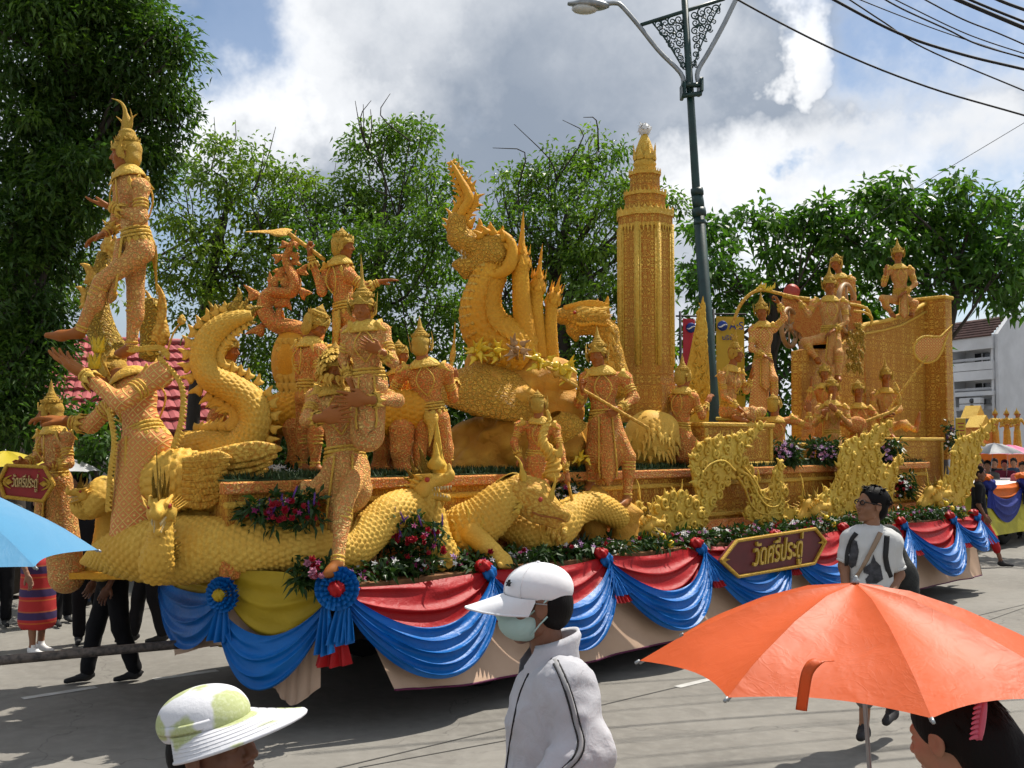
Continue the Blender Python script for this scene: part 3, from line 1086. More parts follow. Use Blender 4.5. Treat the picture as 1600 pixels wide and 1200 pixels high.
 if arms:
  for a in 'lr':
   if 'e' + a not in p:
    continue
   sh, el, wr = p['s' + a], p['e' + a], p['w' + a]
   g = G()
   c = sh + (el - sh) * 0.55
   for d in (-0.028, 0, 0.028):
    ring(g, c + nrm(el - sh) * d * q, el - sh, 0.054 * Q, 0.054 * Q, 0.007 * q)
   g.build('armlet', [trim], root)
   g = G()
   ax = nrm(wr - el)
   for d in (-0.015, -0.04, -0.065):
    ring(g, wr + ax * d * q, ax, 0.036 * Q, 0.036 * Q, 0.008 * q)
   for k in range(8):
    an = k / 8 * 2 * math.pi
    x = perp(ax)
    dd = x * math.cos(an) + np.cross(ax, x) * math.sin(an)
    c = wr - ax * 0.06 * q + dd * 0.045 * Q
    g.flame(c, c - ax * 0.07 * q + dd * 0.02, 0.022 * Q, np.cross(ax, dd), 0, 0.5, 5)
   g.build('cuff', [trim], root)
 if legs:
  for a in 'lr':
   if 'k' + a not in p:
    continue
   kn, an = p['k' + a], p['a' + a]
   g = G()
   ax = nrm(an - kn)
   for d in (0.05, 0.085, 0.12):
    ring(g, kn + ax * d * q, ax, 0.062 * Q, 0.062 * Q, 0.007 * q)
   g.build('knee_band', [trim], root)
   g = G()
   for d in (-0.02, -0.05):
    ring(g, an + ax * d * q, ax, 0.043 * Q, 0.043 * Q, 0.008 * q)
   g.build('anklet', [trim], root)
 root_info = dict(p=p, fw=fw, r=r, spine=spine, q=q, root=root, HM=HM)
 return root_info
def rod(parent, name, a, b, r, mat, n=8, r2=None):
 g = G()
 g.tube(np.linspace(V3(a), V3(b), 6), np.linspace(r, r if r2 is None else r2, 6), n)
 return g.build(name, [mat], parent)
# --- ground
g = G()
g.quads(np.arange(4) + g.addv([(-300, -60, 0), (400, -60, 0), (400, 600, 0), (-300, 600, 0)]))
road = g.build('road', [ROAD])
tag(road, 'pale grey concrete street with thin cracks', None, None, 'structure')
def strip(name, a, b, w, z, mat, parent):
 a, b = V3(a), V3(b)
 d = nrm(b - a)
 n = np.array((-d[1], d[0], 0)) * w / 2
 g = G()
 m = max(2, int(np.linalg.norm(b - a) / 0.12))
 u = np.linspace(0, 1, m)
 jit = rng.normal(0, w * 0.035, (m, 2))
 pts = np.stack([a + (b - a) * u[:, None] + n * (1 + jit[:, :1] * 8 * 0.3), a + (b - a) * u[:, None] - n * (1 + jit[:, 1:] * 8 * 0.3)], 1)
 pts[:, :, 2] = z
 g.grid(pts, flip=True)
 return g.build(name, [mat], parent)
la, lb = PG(1058, 1074), PG(1142, 1054)
ld = nrm(lb - la)
strip('lane_marking', la, lb + ld * 0.15, 0.075, 0.004, PAINT, road)
la2, lb2 = PG(35, 1092), PG(150, 1074)
strip('lane_marking', la2, lb2, 0.09, 0.004, PAINT, road)
strip('lane_marking', PG(240, 1062), PG(340, 1048), 0.085, 0.004, PAINT, road)
strip('slab_joint', la - ld * 9.0, la + ld * 30, 0.016, 0.003, JOINT, road)
for (x0, y0, x1, y1) in ((940, 1130, 560, 1200), (1500, 985, 1600, 950)):
 strip('slab_joint', PG(x0, y0), PG(x1, y1), 0.012, 0.0035, JOINT, road)
strip('slab_joint', FL(-12, 6.2, 0), FL(60, 6.2, 0), 0.02, 0.003, JOINT, road)
PAVE = simple('pavement_concrete', (0.27, 0.25, 0.22), 0.85, 0.2, 2.0, 0.4, 60)
KERB = simple('kerb_concrete', (0.36, 0.35, 0.32), 0.85, 0.2, 5.0, 0.4, 60)
g = G()
pts = [FL(-40, 9.2, 0), FL(120, 9.2, 0), FL(120, 60, 0), FL(-40, 60, 0)]
for p_ in pts:
 p_[2] = 0.12
g.quads(np.arange(4) + g.addv(pts))
tag(g.build('pavement', [PAVE]), 'raised concrete pavement behind the street', None, None, 'structure')
g = G()
M2 = np.array([[UX, NX, 0], [UY, NY, 0], [0, 0, 1]])
kerb = empty('kerb', FL(0, 9.1, 0))
kerb['kind'] = 'structure'
me_k = None
for i in range(-14, 26):
 if me_k is None:
  g = G()
  g.box((0, 0, 0.065), (1.98, 0.2, 0.13), M2, 0.02)
  me_k = g.mesh('kerb_stone', [KERB], smooth=False)
 o = link_mesh('kerb_stone', me_k, kerb, (FL(i * 2.0, 9.1, 0) - FL(0, 9.1, 0)))
# --- trees
LEAF_M = {}
def leaf_set(key):
 if key not in LEAF_M:
  base = {'dark': (0.056, 0.112, 0.018), 'mid': (0.105, 0.185, 0.026), 'light': (0.140, 0.215, 0.030), 'glossy': (0.062, 0.140, 0.020)}[key]
  LEAF_M[key] = [leafmat('leaf_%s_%d' % (key, i), tuple(np.clip(np.array(base) * k, 0, 1))) for i, k in enumerate(((0.75, 0.8, 0.9), (1, 1, 1), (1.45, 1.3, 1.1)))]
 return LEAF_M[key]
def leaves(centers, rad, per, L, W, droop=0.25, seed=1):
 """leaf blades clustered round twig ends -> verts, quads"""
 r = np.random.default_rng(seed)
 n = len(centers) * per
 c = np.repeat(centers, per, 0)
 rr = np.repeat(rad, per)
 off = r.normal(0, 1, (n, 3))
 off /= np.linalg.norm(off, axis=1)[:, None]
 off *= (r.random(n) ** 0.5 * rr)[:, None]
 off[:, 2] *= 0.65
 base = c + off
 d = off / (np.linalg.norm(off, axis=1)[:, None] + 1e-9) * 0.9 + r.normal(0, 0.6, (n, 3))
 d[:, 2] -= droop
 d /= np.linalg.norm(d, axis=1)[:, None]
 side = np.cross(d, r.normal(0, 1, (n, 3)) * 0.55 + np.array((0, 0, 1.0)))
 side /= np.linalg.norm(side, axis=1)[:, None] + 1e-9
 nrmv = np.cross(side, d)
 l = L * r.uniform(0.45, 1.35, n)[:, None]
 w = W * r.uniform(0.7, 1.2, n)[:, None]
 fold = nrmv * w * r.uniform(0.1, 0.5, n)[:, None]
 tip = base + d * l
 tip[:, 2] -= (l[:, 0] * 0.18)
 v = np.stack([base, base + d * l * 0.42 + side * w * 0.5 + fold, tip, base + d * l * 0.42 - side * w * 0.5 + fold], 1).reshape(-1, 3)
 q = np.arange(n * 4).reshape(-1, 4)
 return v, q
def tree(name, label, depth, trunk, blobs, kind, n_tw, per, L, W, seed, group, cl=0.34, twigs=0, trunk_r=0.16, droop=0.25, depth_r=0.9):
 """trunk: list of pixels from ground to fork; blobs: (px, py, r_px[, depth offset]) of foliage masses"""
 r = np.random.default_rng(seed)
 sc_ = FPX / depth
 tp = [P(a[0], a[1], depth + (a[2] if len(a) > 2 else 0)) for a in trunk]
 ground = tp[0].copy()
 ground[2] = 0.1
 root = empty(name, ground, label, 'tree', group)
 g = G()
 path = spline([ground] + tp, 14)
 g.tube(path, np.linspace(trunk_r * 1.15, trunk_r * 0.7, 14) * (1 + 0.25 * np.exp(-np.linspace(0, 8, 14))), 10)
 tops = []
 cs, rads = [], []
 for b in blobs:
  px, py, rp = b[:3]
  dd = b[3] if len(b) > 3 else r.uniform(-0.8, 0.8)
  c = P(px, py, depth + dd)
  rm = rp / sc_
  st = path[int(r.integers(7, 14))]
  mid = (st + c) / 2 + r.normal(0, 0.18, 3) + np.array((0, 0, -0.1))
  lp = spline([st, mid, c], 9)
  g.tube(lp, np.linspace(trunk_r * 0.36, trunk_r * 0.08, 9), 6)
  for k in range(5):
   e = c + nrm(r.normal(0, 1, 3)) * rm * r.uniform(0.6, 0.95)
   s0 = lp[int(r.integers(4, 9))]
   g.tube(spline([s0, (s0 + e) / 2 + r.normal(0, 0.1, 3), e], 6), np.linspace(trunk_r * 0.13, 0.008, 6), 5)
  m = max(8, int(n_tw * (rp / 80.0) ** 2))
  o = r.normal(0, 1, (m, 3))
  o /= np.linalg.norm(o, axis=1)[:, None]
  o *= (r.uniform(0.25, 1.0, m) ** 0.45)[:, None] * rm * r.uniform(0.8, 1.18, m)[:, None]
  o[:, 1] *= depth_r
  cs.append(c + o)
  rads.append(np.full(m, cl) * r.uniform(0.55, 1.25, m))
 for k in range(twigs):
  b = blobs[int(r.integers(0, len(blobs)))]
  c = P(b[0], b[1], depth)
  e = P(b[0] + r.normal(0, 0.5) * b[2], b[1] - b[2] * r.uniform(1.0, 1.7), depth + r.normal(0, 0.5))
  g.tube(spline([c, (c + e) / 2 + r.normal(0, 0.15, 3), e], 7), np.linspace(0.016, 0.005, 7), 5)
 g.build('trunk', [BARK], root)
 cs = np.concatenate(cs)
 rads = np.concatenate(rads)
 v, q = leaves(cs, rads, per, L, W, droop, seed)
 mi = np.repeat(r.choice(3, len(cs), p=(0.35, 0.4, 0.25)), per)
 o = world_loc(root)
 me = raw_mesh('crown', v - o, [q], leaf_set(kind), mi, False)
 link_mesh('crown', me, root)
 return root
TG = 'trees behind the float'
tree('tall_tree', 'tall dark drooping tree towering at the left edge', 14.0, [(10, 690), (25, 480), (60, 300), (110, 170)],
     [(60, 60, 100), (160, 40, 95), (220, 105, 75), (20, 190, 100), (130, 190, 85), (225, 215, 65), (40, 330, 90), (25, 450, 80), (20, 560, 75, 0.6), (50, 640, 55, 0.8), (15, 380, 60, -0.9), (10, 480, 60, -0.9), (12, 580, 60, -0.9), (60, 520, 55, -0.6), (5, 650, 55, -0.9), (120, 280, 70), (265, 165, 45), (255, 60, 42), (90, 400, 42), (245, 285, 32), (150, -30, 90), (30, -40, 100)],
     'dark', 80, 44, 0.125, 0.042, 11, TG, 0.34, 0, 0.22, 0.3)
tree('leafy_tree', 'bright green tree with open branches right of the tall dark tree', 18.0, [(300, 690), (310, 560), (330, 430), (350, 340)],
     [(330, 265, 62), (395, 300, 66), (300, 370, 55), (420, 390, 66), (360, 430, 60), (300, 470, 48), (400, 500, 60), (380, 590, 45), (460, 300, 45), (250, 430, 40), (150, 440, 55, 1.5), (130, 350, 40, 1.5)],
     'light', 58, 36, 0.125, 0.052, 12, TG, 0.34, 26, 0.11)
tree('leafy_tree', 'wide green tree behind the fan-bearing statue', 17.5, [(560, 690), (565, 540), (590, 420), (600, 330)],
     [(575, 235, 48), (640, 220, 50), (695, 290, 42), (540, 320, 62), (620, 310, 62), (690, 370, 55), (500, 400, 66), (590, 410, 75), (680, 450, 66), (470, 480, 55), (560, 510, 75), (650, 540, 70), (700, 520, 55), (520, 580, 60), (480, 330, 45), (610, 610, 60), (440, 560, 50)],
     'mid', 64, 38, 0.125, 0.050, 13, TG, 0.34, 30, 0.11)
tree('leafy_tree', 'dense green tree behind the central serpent and the candle', 17.0, [(890, 690), (885, 560), (870, 440), (890, 330)],
     [(810, 290, 45), (870, 280, 58), (935, 235, 40), (965, 300, 48), (800, 360, 50), (870, 370, 72), (940, 380, 66), (1000, 330, 36), (790, 450, 55), (860, 470, 70), (940, 480, 66), (1010, 450, 48), (830, 560, 66), (910, 570, 66), (990, 560, 60), (1040, 320, 22), (760, 520, 50)],
     'mid', 66, 38, 0.12, 0.048, 14, TG, 0.33, 24, 0.11)
tree('broadleaf_tree', 'broad-leaved dark green tree between lamp post and chariot statues', 21.0, [(1200, 690), (1205, 560), (1210, 450)],
     [(1115, 375, 45), (1180, 350, 45), (1240, 375, 55), (1090, 430, 36), (1150, 430, 52), (1225, 450, 60), (1120, 500, 42), (1190, 520, 58), (1270, 470, 50), (1260, 560, 55), (1160, 590, 50), (1080, 560, 40), (1220, 620, 50), (1300, 400, 40), (1090, 640, 50), (1290, 340, 26)],
     'glossy', 46, 28, 0.22, 0.09, 15, TG, 0.36, 0, 0.14)
tree('broadleaf_tree', 'spreading dark tree with slanting trunk beside the white building', 20.5, [(1470, 690), (1474, 560), (1490, 470), (1495, 400)],
     [(1345, 320, 40), (1400, 310, 48), (1460, 315, 52), (1525, 325, 50), (1590, 335, 50), (1360, 385, 50), (1430, 380, 60), (1500, 390, 58), (1570, 400, 48), (1370, 450, 48), (1440, 445, 55), (1530, 440, 40), (1590, 460, 40), (1640, 400, 60), (1310, 370, 30), (1350, 520, 50, 1.5), (1330, 590, 50, 1.5), (1420, 560, 50, 1.5), (1430, 640, 45, 2.0)],
     'glossy', 46, 28, 0.23, 0.095, 16, TG, 0.36, 0, 0.12)
for i, (px, py, rp, dp, lb) in enumerate(((480, 660, 60, 15.5, 'dark shrub behind the beast statue left of centre'), (730, 650, 60, 15.5, 'dark shrub behind the wax rock mound'), (930, 660, 60, 15.5, 'dark shrub seen between rock mound and candle'),
                                          (150, 668, 34, 13.5, 'low leafy shrub in front of the red roof at left'), (1140, 680, 50, 16.5, 'dark shrub behind the seated crowned statue'), (620, 680, 60, 15.8, 'dark shrub behind the statue seen from behind'))):
 tree('shrub', lb, dp, [(px, py + 30)], [(px - rp * 0.7, py, rp * 0.8), (px + rp * 0.6, py - 8, rp * 0.8), (px, py - rp * 0.5, rp * 0.75), (px - rp * 0.5, py + rp * 0.9, rp), (px + rp * 0.6, py + rp * 0.9, rp)], 'dark', 55, 26, 0.16, 0.055, 30 + i, 'shrubs behind the float', 0.34, 0, 0.06)
# --- red-roofed house behind the trees at the left
ROOF = simple('roof_tile_red', (0.46, 0.10, 0.10), 0.6, 0.14, 2.5, 0.2, 50)
WALLD = simple('drab_plaster', (0.30, 0.26, 0.21), 0.85, 0.2, 1.5, 0.3, 40)  # grey-brown house plaster, tone varied by noise
house = empty('house', (-9.5, 20.0, 0.1), 'low house with pinkish red tiled roof behind the left trees', 'house')
g = G()
g.box((-9.3, 22.0, 1.1), (11.8, 5.0, 2.0), None, 0.02)
g.build('wall', [WALLD], house, False)
ea, eb, ra_, rb_ = P(-70, 692, 19.0), P(428, 672, 19.0), P(40, 533, 22.2), P(300, 541, 22.2)
g = G()
g.quads(np.arange(4) + g.addv([ea, eb, rb_, ra_]))
g.quads((np.arange(4) + g.addv([ea - (0, 0, .08), eb - (0, 0, .08), rb_ - (0, 0, .08), ra_ - (0, 0, .08)]))[::-1])
roof = g.build('roof', [ROOF], house, False)
NR, NC = 9, 26
for j in range(NR):
 f0, f1 = j / NR, (j + 1) / NR
 for i in range(NC):
  def pt(u, f):
   lo_ = ea + (eb - ea) * u
   hi_ = ra_ + (rb_ - ra_) * u
   return lo_ + (hi_ - lo_) * f
  u0, u1 = i / NC + 0.001, (i + 1) / NC - 0.001
  nn = np.array((0, -0.03, 0.05))
  a, b, c, d = pt(u0, f0) + nn * 1.6, pt(u1, f0) + nn * 1.6, pt(u1, f1) + nn * 0.5, pt(u0, f1) + nn * 0.5
  m_ = (a + b) / 2 + nn * 0.35, (d + c) / 2 + nn * 0.35
  g = G()
  g.grid(np.array([[a - nn, a, d], [m_[0] - nn, m_[0], m_[1]], [b - nn, b, c]]))
  g.build('tile', [ROOF], roof, False)
g = G()
g.tube(np.linspace(ra_ + (0, 0, .06), rb_ + (0, 0, .06), 5), 0.09, 8)
g.build('ridge_cap', [ROOF], roof)
wd = empty('low_wall', (-7.2, 16.2, 0.1), 'dark low yard wall with pale post behind left statue', 'wall')
g = G()
g.box((-6.6, 16.2, 0.95), (9.0, 0.18, 1.7), None, 0.01)
g.build('wall', [simple('dark_yard_wall', (0.05, 0.045, 0.04), 0.9)], wd, False)
g = G()
pp = P(134, 720, 15.4)
g.box((pp[0], 16.0, 1.0), (0.28, 0.28, 2.0), None, 0.02)
g.build('post', [simple('pale_post', (0.45, 0.44, 0.42), 0.8)], wd, False)
# --- white block at the right
WB = simple('white_render', (0.66, 0.67, 0.69), 0.85, 0.12, 0.35, 0.2, 8)
WB2 = simple('grey_render', (0.42, 0.43, 0.45), 0.85, 0.12, 0.5)
ROOFB = simple('brown_roof', (0.10, 0.05, 0.042), 0.8, 0.2, 3)
GLASSD = simple('dark_window_glass', (0.02, 0.022, 0.025), 0.12, 0.2, 2, spec=0.6)
bd = 60.0
c0 = P(1563, 690, bd)
c0[2] = 0
dl = nrm((-0.36, 0.93, 0))
dr = nrm((0.80, 0.60, 0))
blk = empty('apartment_block', c0, 'white three-storey block with brown roof and recessed balconies at right', 'building')
Mb = np.stack([dl, dr, np.array((0, 0, 1.0))], 1)
zt = lambda py: CAM_H + (690 - py) / FPX * bd
g = G()
def wbox(g, u0, u1, w0, w1, z0, z1, bev=0.0):
 g.box(c0 + dl * (u0 + u1) / 2 + dr * (w0 + w1) / 2 + np.array((0, 0, (z0 + z1) / 2)), (u1 - u0, w1 - w0, z1 - z0), Mb, bev)
wbox(g, 0, 0.25, 0, 14, 0, zt(521))
wbox(g, 0.25, 16, 1.3, 14, 0, zt(521))
g.build('wall', [WB], blk, False)
g = G()
a0 = c0 + np.array((0, 0, zt(521)))
a1 = c0 + dr * 14 + np.array((0, 0, zt(521)))
rg = c0 + dr * 1.6 + np.array((0, 0, zt(486)))
g.prism(np.array([a0, a1, rg]), dl * 0.3)
g.build('gable', [WB], blk, False)
g = G()
e0, e1 = c0 - dr * 0.3 + dl * 0.3 + np.array((0, 0, zt(522))), c0 + dl * 16 - dr * 0.3 + np.array((0, 0, zt(522)))
r0, r1 = c0 + dl * 0.3 + dr * 1.6 + np.array((0, 0, zt(488))), c0 + dl * 16 + dr * 1.6 + np.array((0, 0, zt(488)))
g.quads(np.arange(4) + g.addv([e0, e1, r1, r0]))
for k in range(7):
 f = k / 7
 p0, p1 = e0 + (r0 - e0) * f, e1 + (r1 - e1) * f
 g.tube(np.linspace(p0, p1, 3), 0.07, 5)
g.build('roof', [ROOFB], blk, False)
for (y0, y1, nm) in ((521, 543, 'parapet_band'), (563, 576, 'parapet_band'), (577, 592, 'parapet_band'), (610, 617, 'parapet_band')):
 g = G()
 wbox(g, 0.26, 16, -0.25, 0.15, zt(y1), zt(y0))
 g.build(nm, [WB], blk, False)
for (y0, y1) in ((556, 560), (604, 608), (634, 640)):
 g = G()
 wbox(g, 0.26, 16, -0.1, 0.1, zt(y1), zt(y0))
 g.build('rail', [WB2], blk, False)
g = G()
for k in range(5):
 wbox(g, 3.4 * k + 0.0 + (0.3 if k == 0 else 0), 3.4 * k + 0.45, -0.12, 1.32, 0.0, zt(524))
g.build('pier', [WB], blk, False)
for (y0, y1) in ((543, 562), (592, 608), (618, 632)):
 for k in range(4):
  w_ = empty('window', c0 + dl * (3.4 * k + 1.9) + dr * 1.25 + np.array((0, 0, zt(y1))))
  w_.parent = blk
  w_.location = Vector(c0 + dl * (3.4 * k + 1.9) + dr * 1.25 + np.array((0, 0, zt(y1))) - c0)
  g = G()
  wbox(g, 3.4 * k + 0.7, 3.4 * k + 2.6, 1.2, 1.29, zt(y1) + 0.1, zt(y0) - 0.1)
  g.build('pane', [GLASSD], w_, False)
  g = G()
  for u in (0.7, 1.33, 1.97, 2.6):
   wbox(g, 3.4 * k + u - 0.04, 3.4 * k + u + 0.04, 1.14, 1.2, zt(y1) + 0.1, zt(y0) - 0.1)
  g.build('frame', [WB], w_, False)
for k, (u, py) in enumerate(((0.9, 622), (0.9, 632))):
 ac = empty('air_conditioner', c0)
 ac.parent = blk
 ac.location = Vector((0, 0, 0))
 g = G()
 wbox(g, u, u + 1.6, -0.75, -0.27, zt(py) - 0.28, zt(py) + 0.05, 0.03)
 g.build('casing', [WB], ac, False)
 g = G()
 cc = c0 + dl * (u + 0.6) - dr * 0.755 + np.array((0, 0, zt(py) - 0.12))
 g.lathe([(0.0, 0.0), (0.15, 0.0), (0.15, 0.03), (0.0, 0.03)], cc, -dr, 14)
 g.build('fan', [GLASSD], ac)
rt_ = empty('utility_pole', PG(1500, 762), 'slim pale utility pole in front of the white block', 'pole')
b0 = PG(1500, 762)
rod(rt_, 'shaft', b0, b0 + np.array((-0.35, 0, zt(557) * b0[1] / bd - 0 + 1.0)), 0.10, simple('pole_concrete', (0.5, 0.5, 0.5), 0.8))
g = G()
g.box(b0 + np.array((0, 0, 0.1)), (0.5, 0.5, 0.22), None, 0.03)
g.build('footing', [KERB], rt_, False)
YB = simple('banner_yellow', (0.62, 0.40, 0.03), 0.6, 0.08, 2)
RB = simple('banner_red', (0.50, 0.03, 0.05), 0.6, 0.08, 2)
BLU = simple('logo_blue', (0.01, 0.05, 0.30), 0.4)
def text(body, M, size, mat, parent, name='lettering', ext=0.01, bev=0.0, shear=0.0, width=None):
 cu = bpy.data.curves.new('t', 'FONT')
 cu.body = body
 cu.size = 1.0
 cu.align_x = 'CENTER'
 cu.align_y = 'CENTER'
 cu.extrude = 0.04 if ext else 0
 cu.bevel_depth = bev
 cu.shear = shear
 o = bpy.data.objects.new('t', cu)
 COL.objects.link(o)
 dg = bpy.context.evaluated_depsgraph_get()
 me = bpy.data.meshes.new_from_object(o.evaluated_get(dg))
 bpy.data.objects.remove(o)
 v = np.zeros(len(me.vertices) * 3)
 me.vertices.foreach_get('co', v)
 v = v.reshape(-1, 3)
 mid = (v.max(0) + v.min(0)) / 2
 v[:, :2] -= mid[:2]
 sx = size
 if width:
  sx = width / (v[:, 0].max() - v[:, 0].min())
 v = v * np.array((sx, size, ext / 0.04 if ext else 1.0))
 v = v @ np.asarray(M)[:3, :3].T + np.asarray(M)[:3, 3] - (world_loc(parent) if parent else 0)
 me.vertices.foreach_set('co', v.ravel())
 me.materials.clear()
 me.materials.append(mat)
 me.update()
 return link_mesh(name, me, parent)
def banner(px0, px1, py0, py1, d, mat, label, logo, rows):
 a, b = P(px0, py0, d), P(px1, py0, d + 0.15)
 lo_ = P(px0, py1, d)[2]
 root = empty('banner', (a[0], a[1], 0.12), label, 'banner')
 u = np.linspace(0, 1, 9)
 rows_ = []
 for f in np.linspace(0, 1, 8):
  p = a + (b - a) * u[:, None]
  p[:, 2] = a[2] + (lo_ - a[2]) * f
  p[:, 1] += 0.02 * np.sin(u * 7 + f * 4)
  rows_.append(p)
 g = G()
 g.grid(np.array(rows_))
 g.grid(np.array(rows_) + np.array((0, 0.012, 0)), flip=True)
 g.build('sheet', [mat], root)
 g = G()
 g.tube(np.array([(a[0] - 0.04, a[1], 0.1), (a[0] - 0.04, a[1], a[2] + 0.1)]), 0.02, 6)
 g.tube(np.array([a - (0.1, 0, -0.03), b + (0.03, 0, 0.03)]), 0.015, 6)
 g.build('pole', [DARKIRON], root)
 wd_ = b[0] - a[0]
 lx, lz, lr = logo
 c = a + (b - a) * lx + np.array((0, -0.04, -lz))
 g = G()
 g.lathe([(0, 0), (lr, 0), (lr, 0.012), (0, 0.012)], c, (0, -1, 0), 24)
 g.build('logo_disc', [BLU], root)
 g = G()
 th = np.linspace(-0.9, 0.9, 12)
 pth = np.stack([c[0] + lr * th, np.full(12, c[1] - 0.02), c[2] + lr * 0.25 * np.sin(th * 3)], -1)
 g.tube(pth, lr * 0.16 * np.cos(th * 1.4), 6, 0.2, (0, 0, 1))
 g.build('logo_band', [WHITE], root)
 for (tx, fx, fz, sz) in rows:
  M = np.eye(4)
  M[:3, :3] = np.array([[1, 0, 0], [0, 0, -1], [0, 1, 0]], float)
  M[:3, 3] = a + (b - a) * fx + np.array((0, -0.05, -fz))
  text(tx, M, sz, BLU if fz < 0.45 else BLACK, root, 'lettering', 0.004)
 return root
banner(1119, 1163, 494, 706, 15.6, YB, 'tall yellow banner with blue round logo behind seated crowned statue', (0.2, 0.15, 0.075), [('A:S', 0.68, 0.15, 0.16), ('บริษัท', 0.45, 0.32, 0.10), ('ด', 0.72, 0.55, 0.13), ('ก', 0.72, 0.85, 0.13), ('ด', 0.72, 1.15, 0.13), ('ค', 0.72, 1.45, 0.13)])
banner(1067, 1086, 497, 640, 15.6, RB, 'narrow red banner with blue round logo left of the lamp post', (0.62, 0.15, 0.075), [])
# --- street lamp
LG = simple('lamp_post_green', (0.010, 0.045, 0.040), 0.45, 0.2, 6, 0.1, 40, spec=0.5)
GALV = simple('galvanised_steel', (0.36, 0.38, 0.39), 0.4, 0.15, 8, metal=0.6)
ld_ = 14.5
pb = P(1118, 700, ld_)
lamp = empty('street_lamp', (pb[0], pb[1], 0.12), 'tall dark green street lamp post with scrolled bracket behind the float', 'lamp')
q1, q2, q3 = P(1092, 330, ld_), P(1088, 300, ld_), P(1066, -60, ld_)
g = G()
g.tube(np.array([(pb[0], pb[1], 0.1), pb, q1]), [0.105, 0.095, 0.078], 14)
g.tube(np.array([q1, q2, q3]), [0.06, 0.058, 0.045], 12)
g.build('post', [LG], lamp)
g = G()
for (y, h_, rr) in ((300, 0.05, 0.085), (316, 0.10, 0.078), (332, 0.06, 0.095), (348, 0.03, 0.083)):
 c = P(1092 - (330 - y) * 0.09, y, ld_)
 g.lathe([(0.05, -h_), (rr, -h_), (rr * 1.05, 0), (rr, h_), (0.05, h_)], c, q2 - q1, 14)
g.build('collar', [LG], lamp)
g = G()
for (x0, y0, x1, y1) in ((1066, 133, 1096, 133), (1066, 150, 1096, 146)):
 g.tube(np.array([P(x0, y0, ld_ - 0.1), P(x1, y1, ld_ - 0.1)]), 0.035, 6)
 g.tube(np.array([P(x0, y0, ld_ + 0.1), P(x1, y1, ld_ + 0.1)]), 0.035, 6)
for (x0, y0) in ((1067, 142), (1094, 136)):
 g.box(P(x0, y0, ld_), (0.05, 0.28, 0.2), None, 0.01)
g.build('clamp', [LG], lamp)
for pts in (((1068, 138), (1064, 115), (1030, 80), (998, 40), (972, 10), (962, 5), (948, 6)), ((1092, 134), (1090, 112), (1108, 80), (1130, 40), (1152, -5), (1172, -42), (1186, -50))):
 g = G()
 g.tube(spline([P(a, b, ld_) for a, b in pts], 24), 0.034, 8)
 g.build('arm', [GALV], lamp)
g = G()
g.tube(np.array([P(998, 40, ld_), P(1132, -2, ld_)]), 0.028, 8)
g.build('cross_bar', [LG], lamp)
def scroll(g, c, r0, a0, turns, w, ux, uz, n=26, tail=None):
 u = np.linspace(0, 1, n)
 a = a0 + u * turns * 2 * math.pi
 r = r0 * (1 - u * 0.86)
 pth = V3(c) + np.cos(a)[:, None] * r[:, None] * V3(ux) + np.sin(a)[:, None] * r[:, None] * V3(uz)
 g.tube(pth, w * (1 - 0.45 * u), 6)
X_, Z_ = np.array((1.0, 0, 0)), np.array((0, 0, 1.0))
for (tri, sg) in ((((1020, 36), (1066, 24), (1068, 108)), 1), (((1080, 20), (1126, 6), (1082, 106)), -1)):
 g = G()
 k = 0
 for fy in np.linspace(0.06, 0.92, 7):
  nrow = max(1, int(round(4 * (1 - fy))))
  for i in range(nrow):
   A_, B_, C_ = (np.array(t, float) for t in tri)
   post_top = B_ if sg > 0 else A_
   out_top = A_ if sg > 0 else B_
   f = (i + 0.5) / nrow
   p2 = (post_top + (out_top - post_top) * f) * (1 - fy) + C_ * fy
   r0 = (7.5 - 3.0 * fy) / FPX * ld_
   scroll(g, P(p2[0], p2[1], ld_), r0, k * 1.9, (1.5 if k % 2 else -1.5), 0.012, X_, Z_)
   scroll(g, P(p2[0] + 4, p2[1] + 5, ld_ + 0.02), r0 * 0.6, k * 2.7 + 1, (-1.3 if k % 2 else 1.3), 0.009, X_, Z_)
   k += 1
 A_, B_, C_ = (np.array(t, float) for t in tri)
 o_ = A_ if sg > 0 else B_
 g.tube(spline([P(o_[0], o_[1], ld_), P(o_[0] * 0.6 + C_[0] * 0.4 + 3 * sg, o_[1] * 0.6 + C_[1] * 0.4, ld_), P(C_[0], C_[1], ld_)], 14), 0.012, 6)
 g.build('scrollwork', [LG], lamp)
for (x, y, sg) in ((925, 8, -1), (1215, -52, 1)):
 h_ = empty('lamp_head', P(x, y, ld_))
 h_.parent = lamp
 h_.location = Vector(P(x, y, ld_) - world_loc(lamp))
 g = G()
 c = P(x, y, ld_)
 g.tube(c + np.linspace(-0.24, 0.34, 10)[:, None] * np.array((sg * 1.0, 0, 0.06)),
           np.array([0.04, 0.09, 0.12, 0.135, 0.14, 0.135, 0.12, 0.09, 0.06, 0.04]), 10, 0.55, (0, 1, 0))
 g.build('housing', [GALV], h_)
 g = G()
 g.ell(c + np.array((sg * 0.1, 0, -0.055)), (0.19, 0.11, 0.075), 14, 8)
 g.build('lens', [simple('lamp_lens', (0.62, 0.62, 0.58), 0.2)], h_)
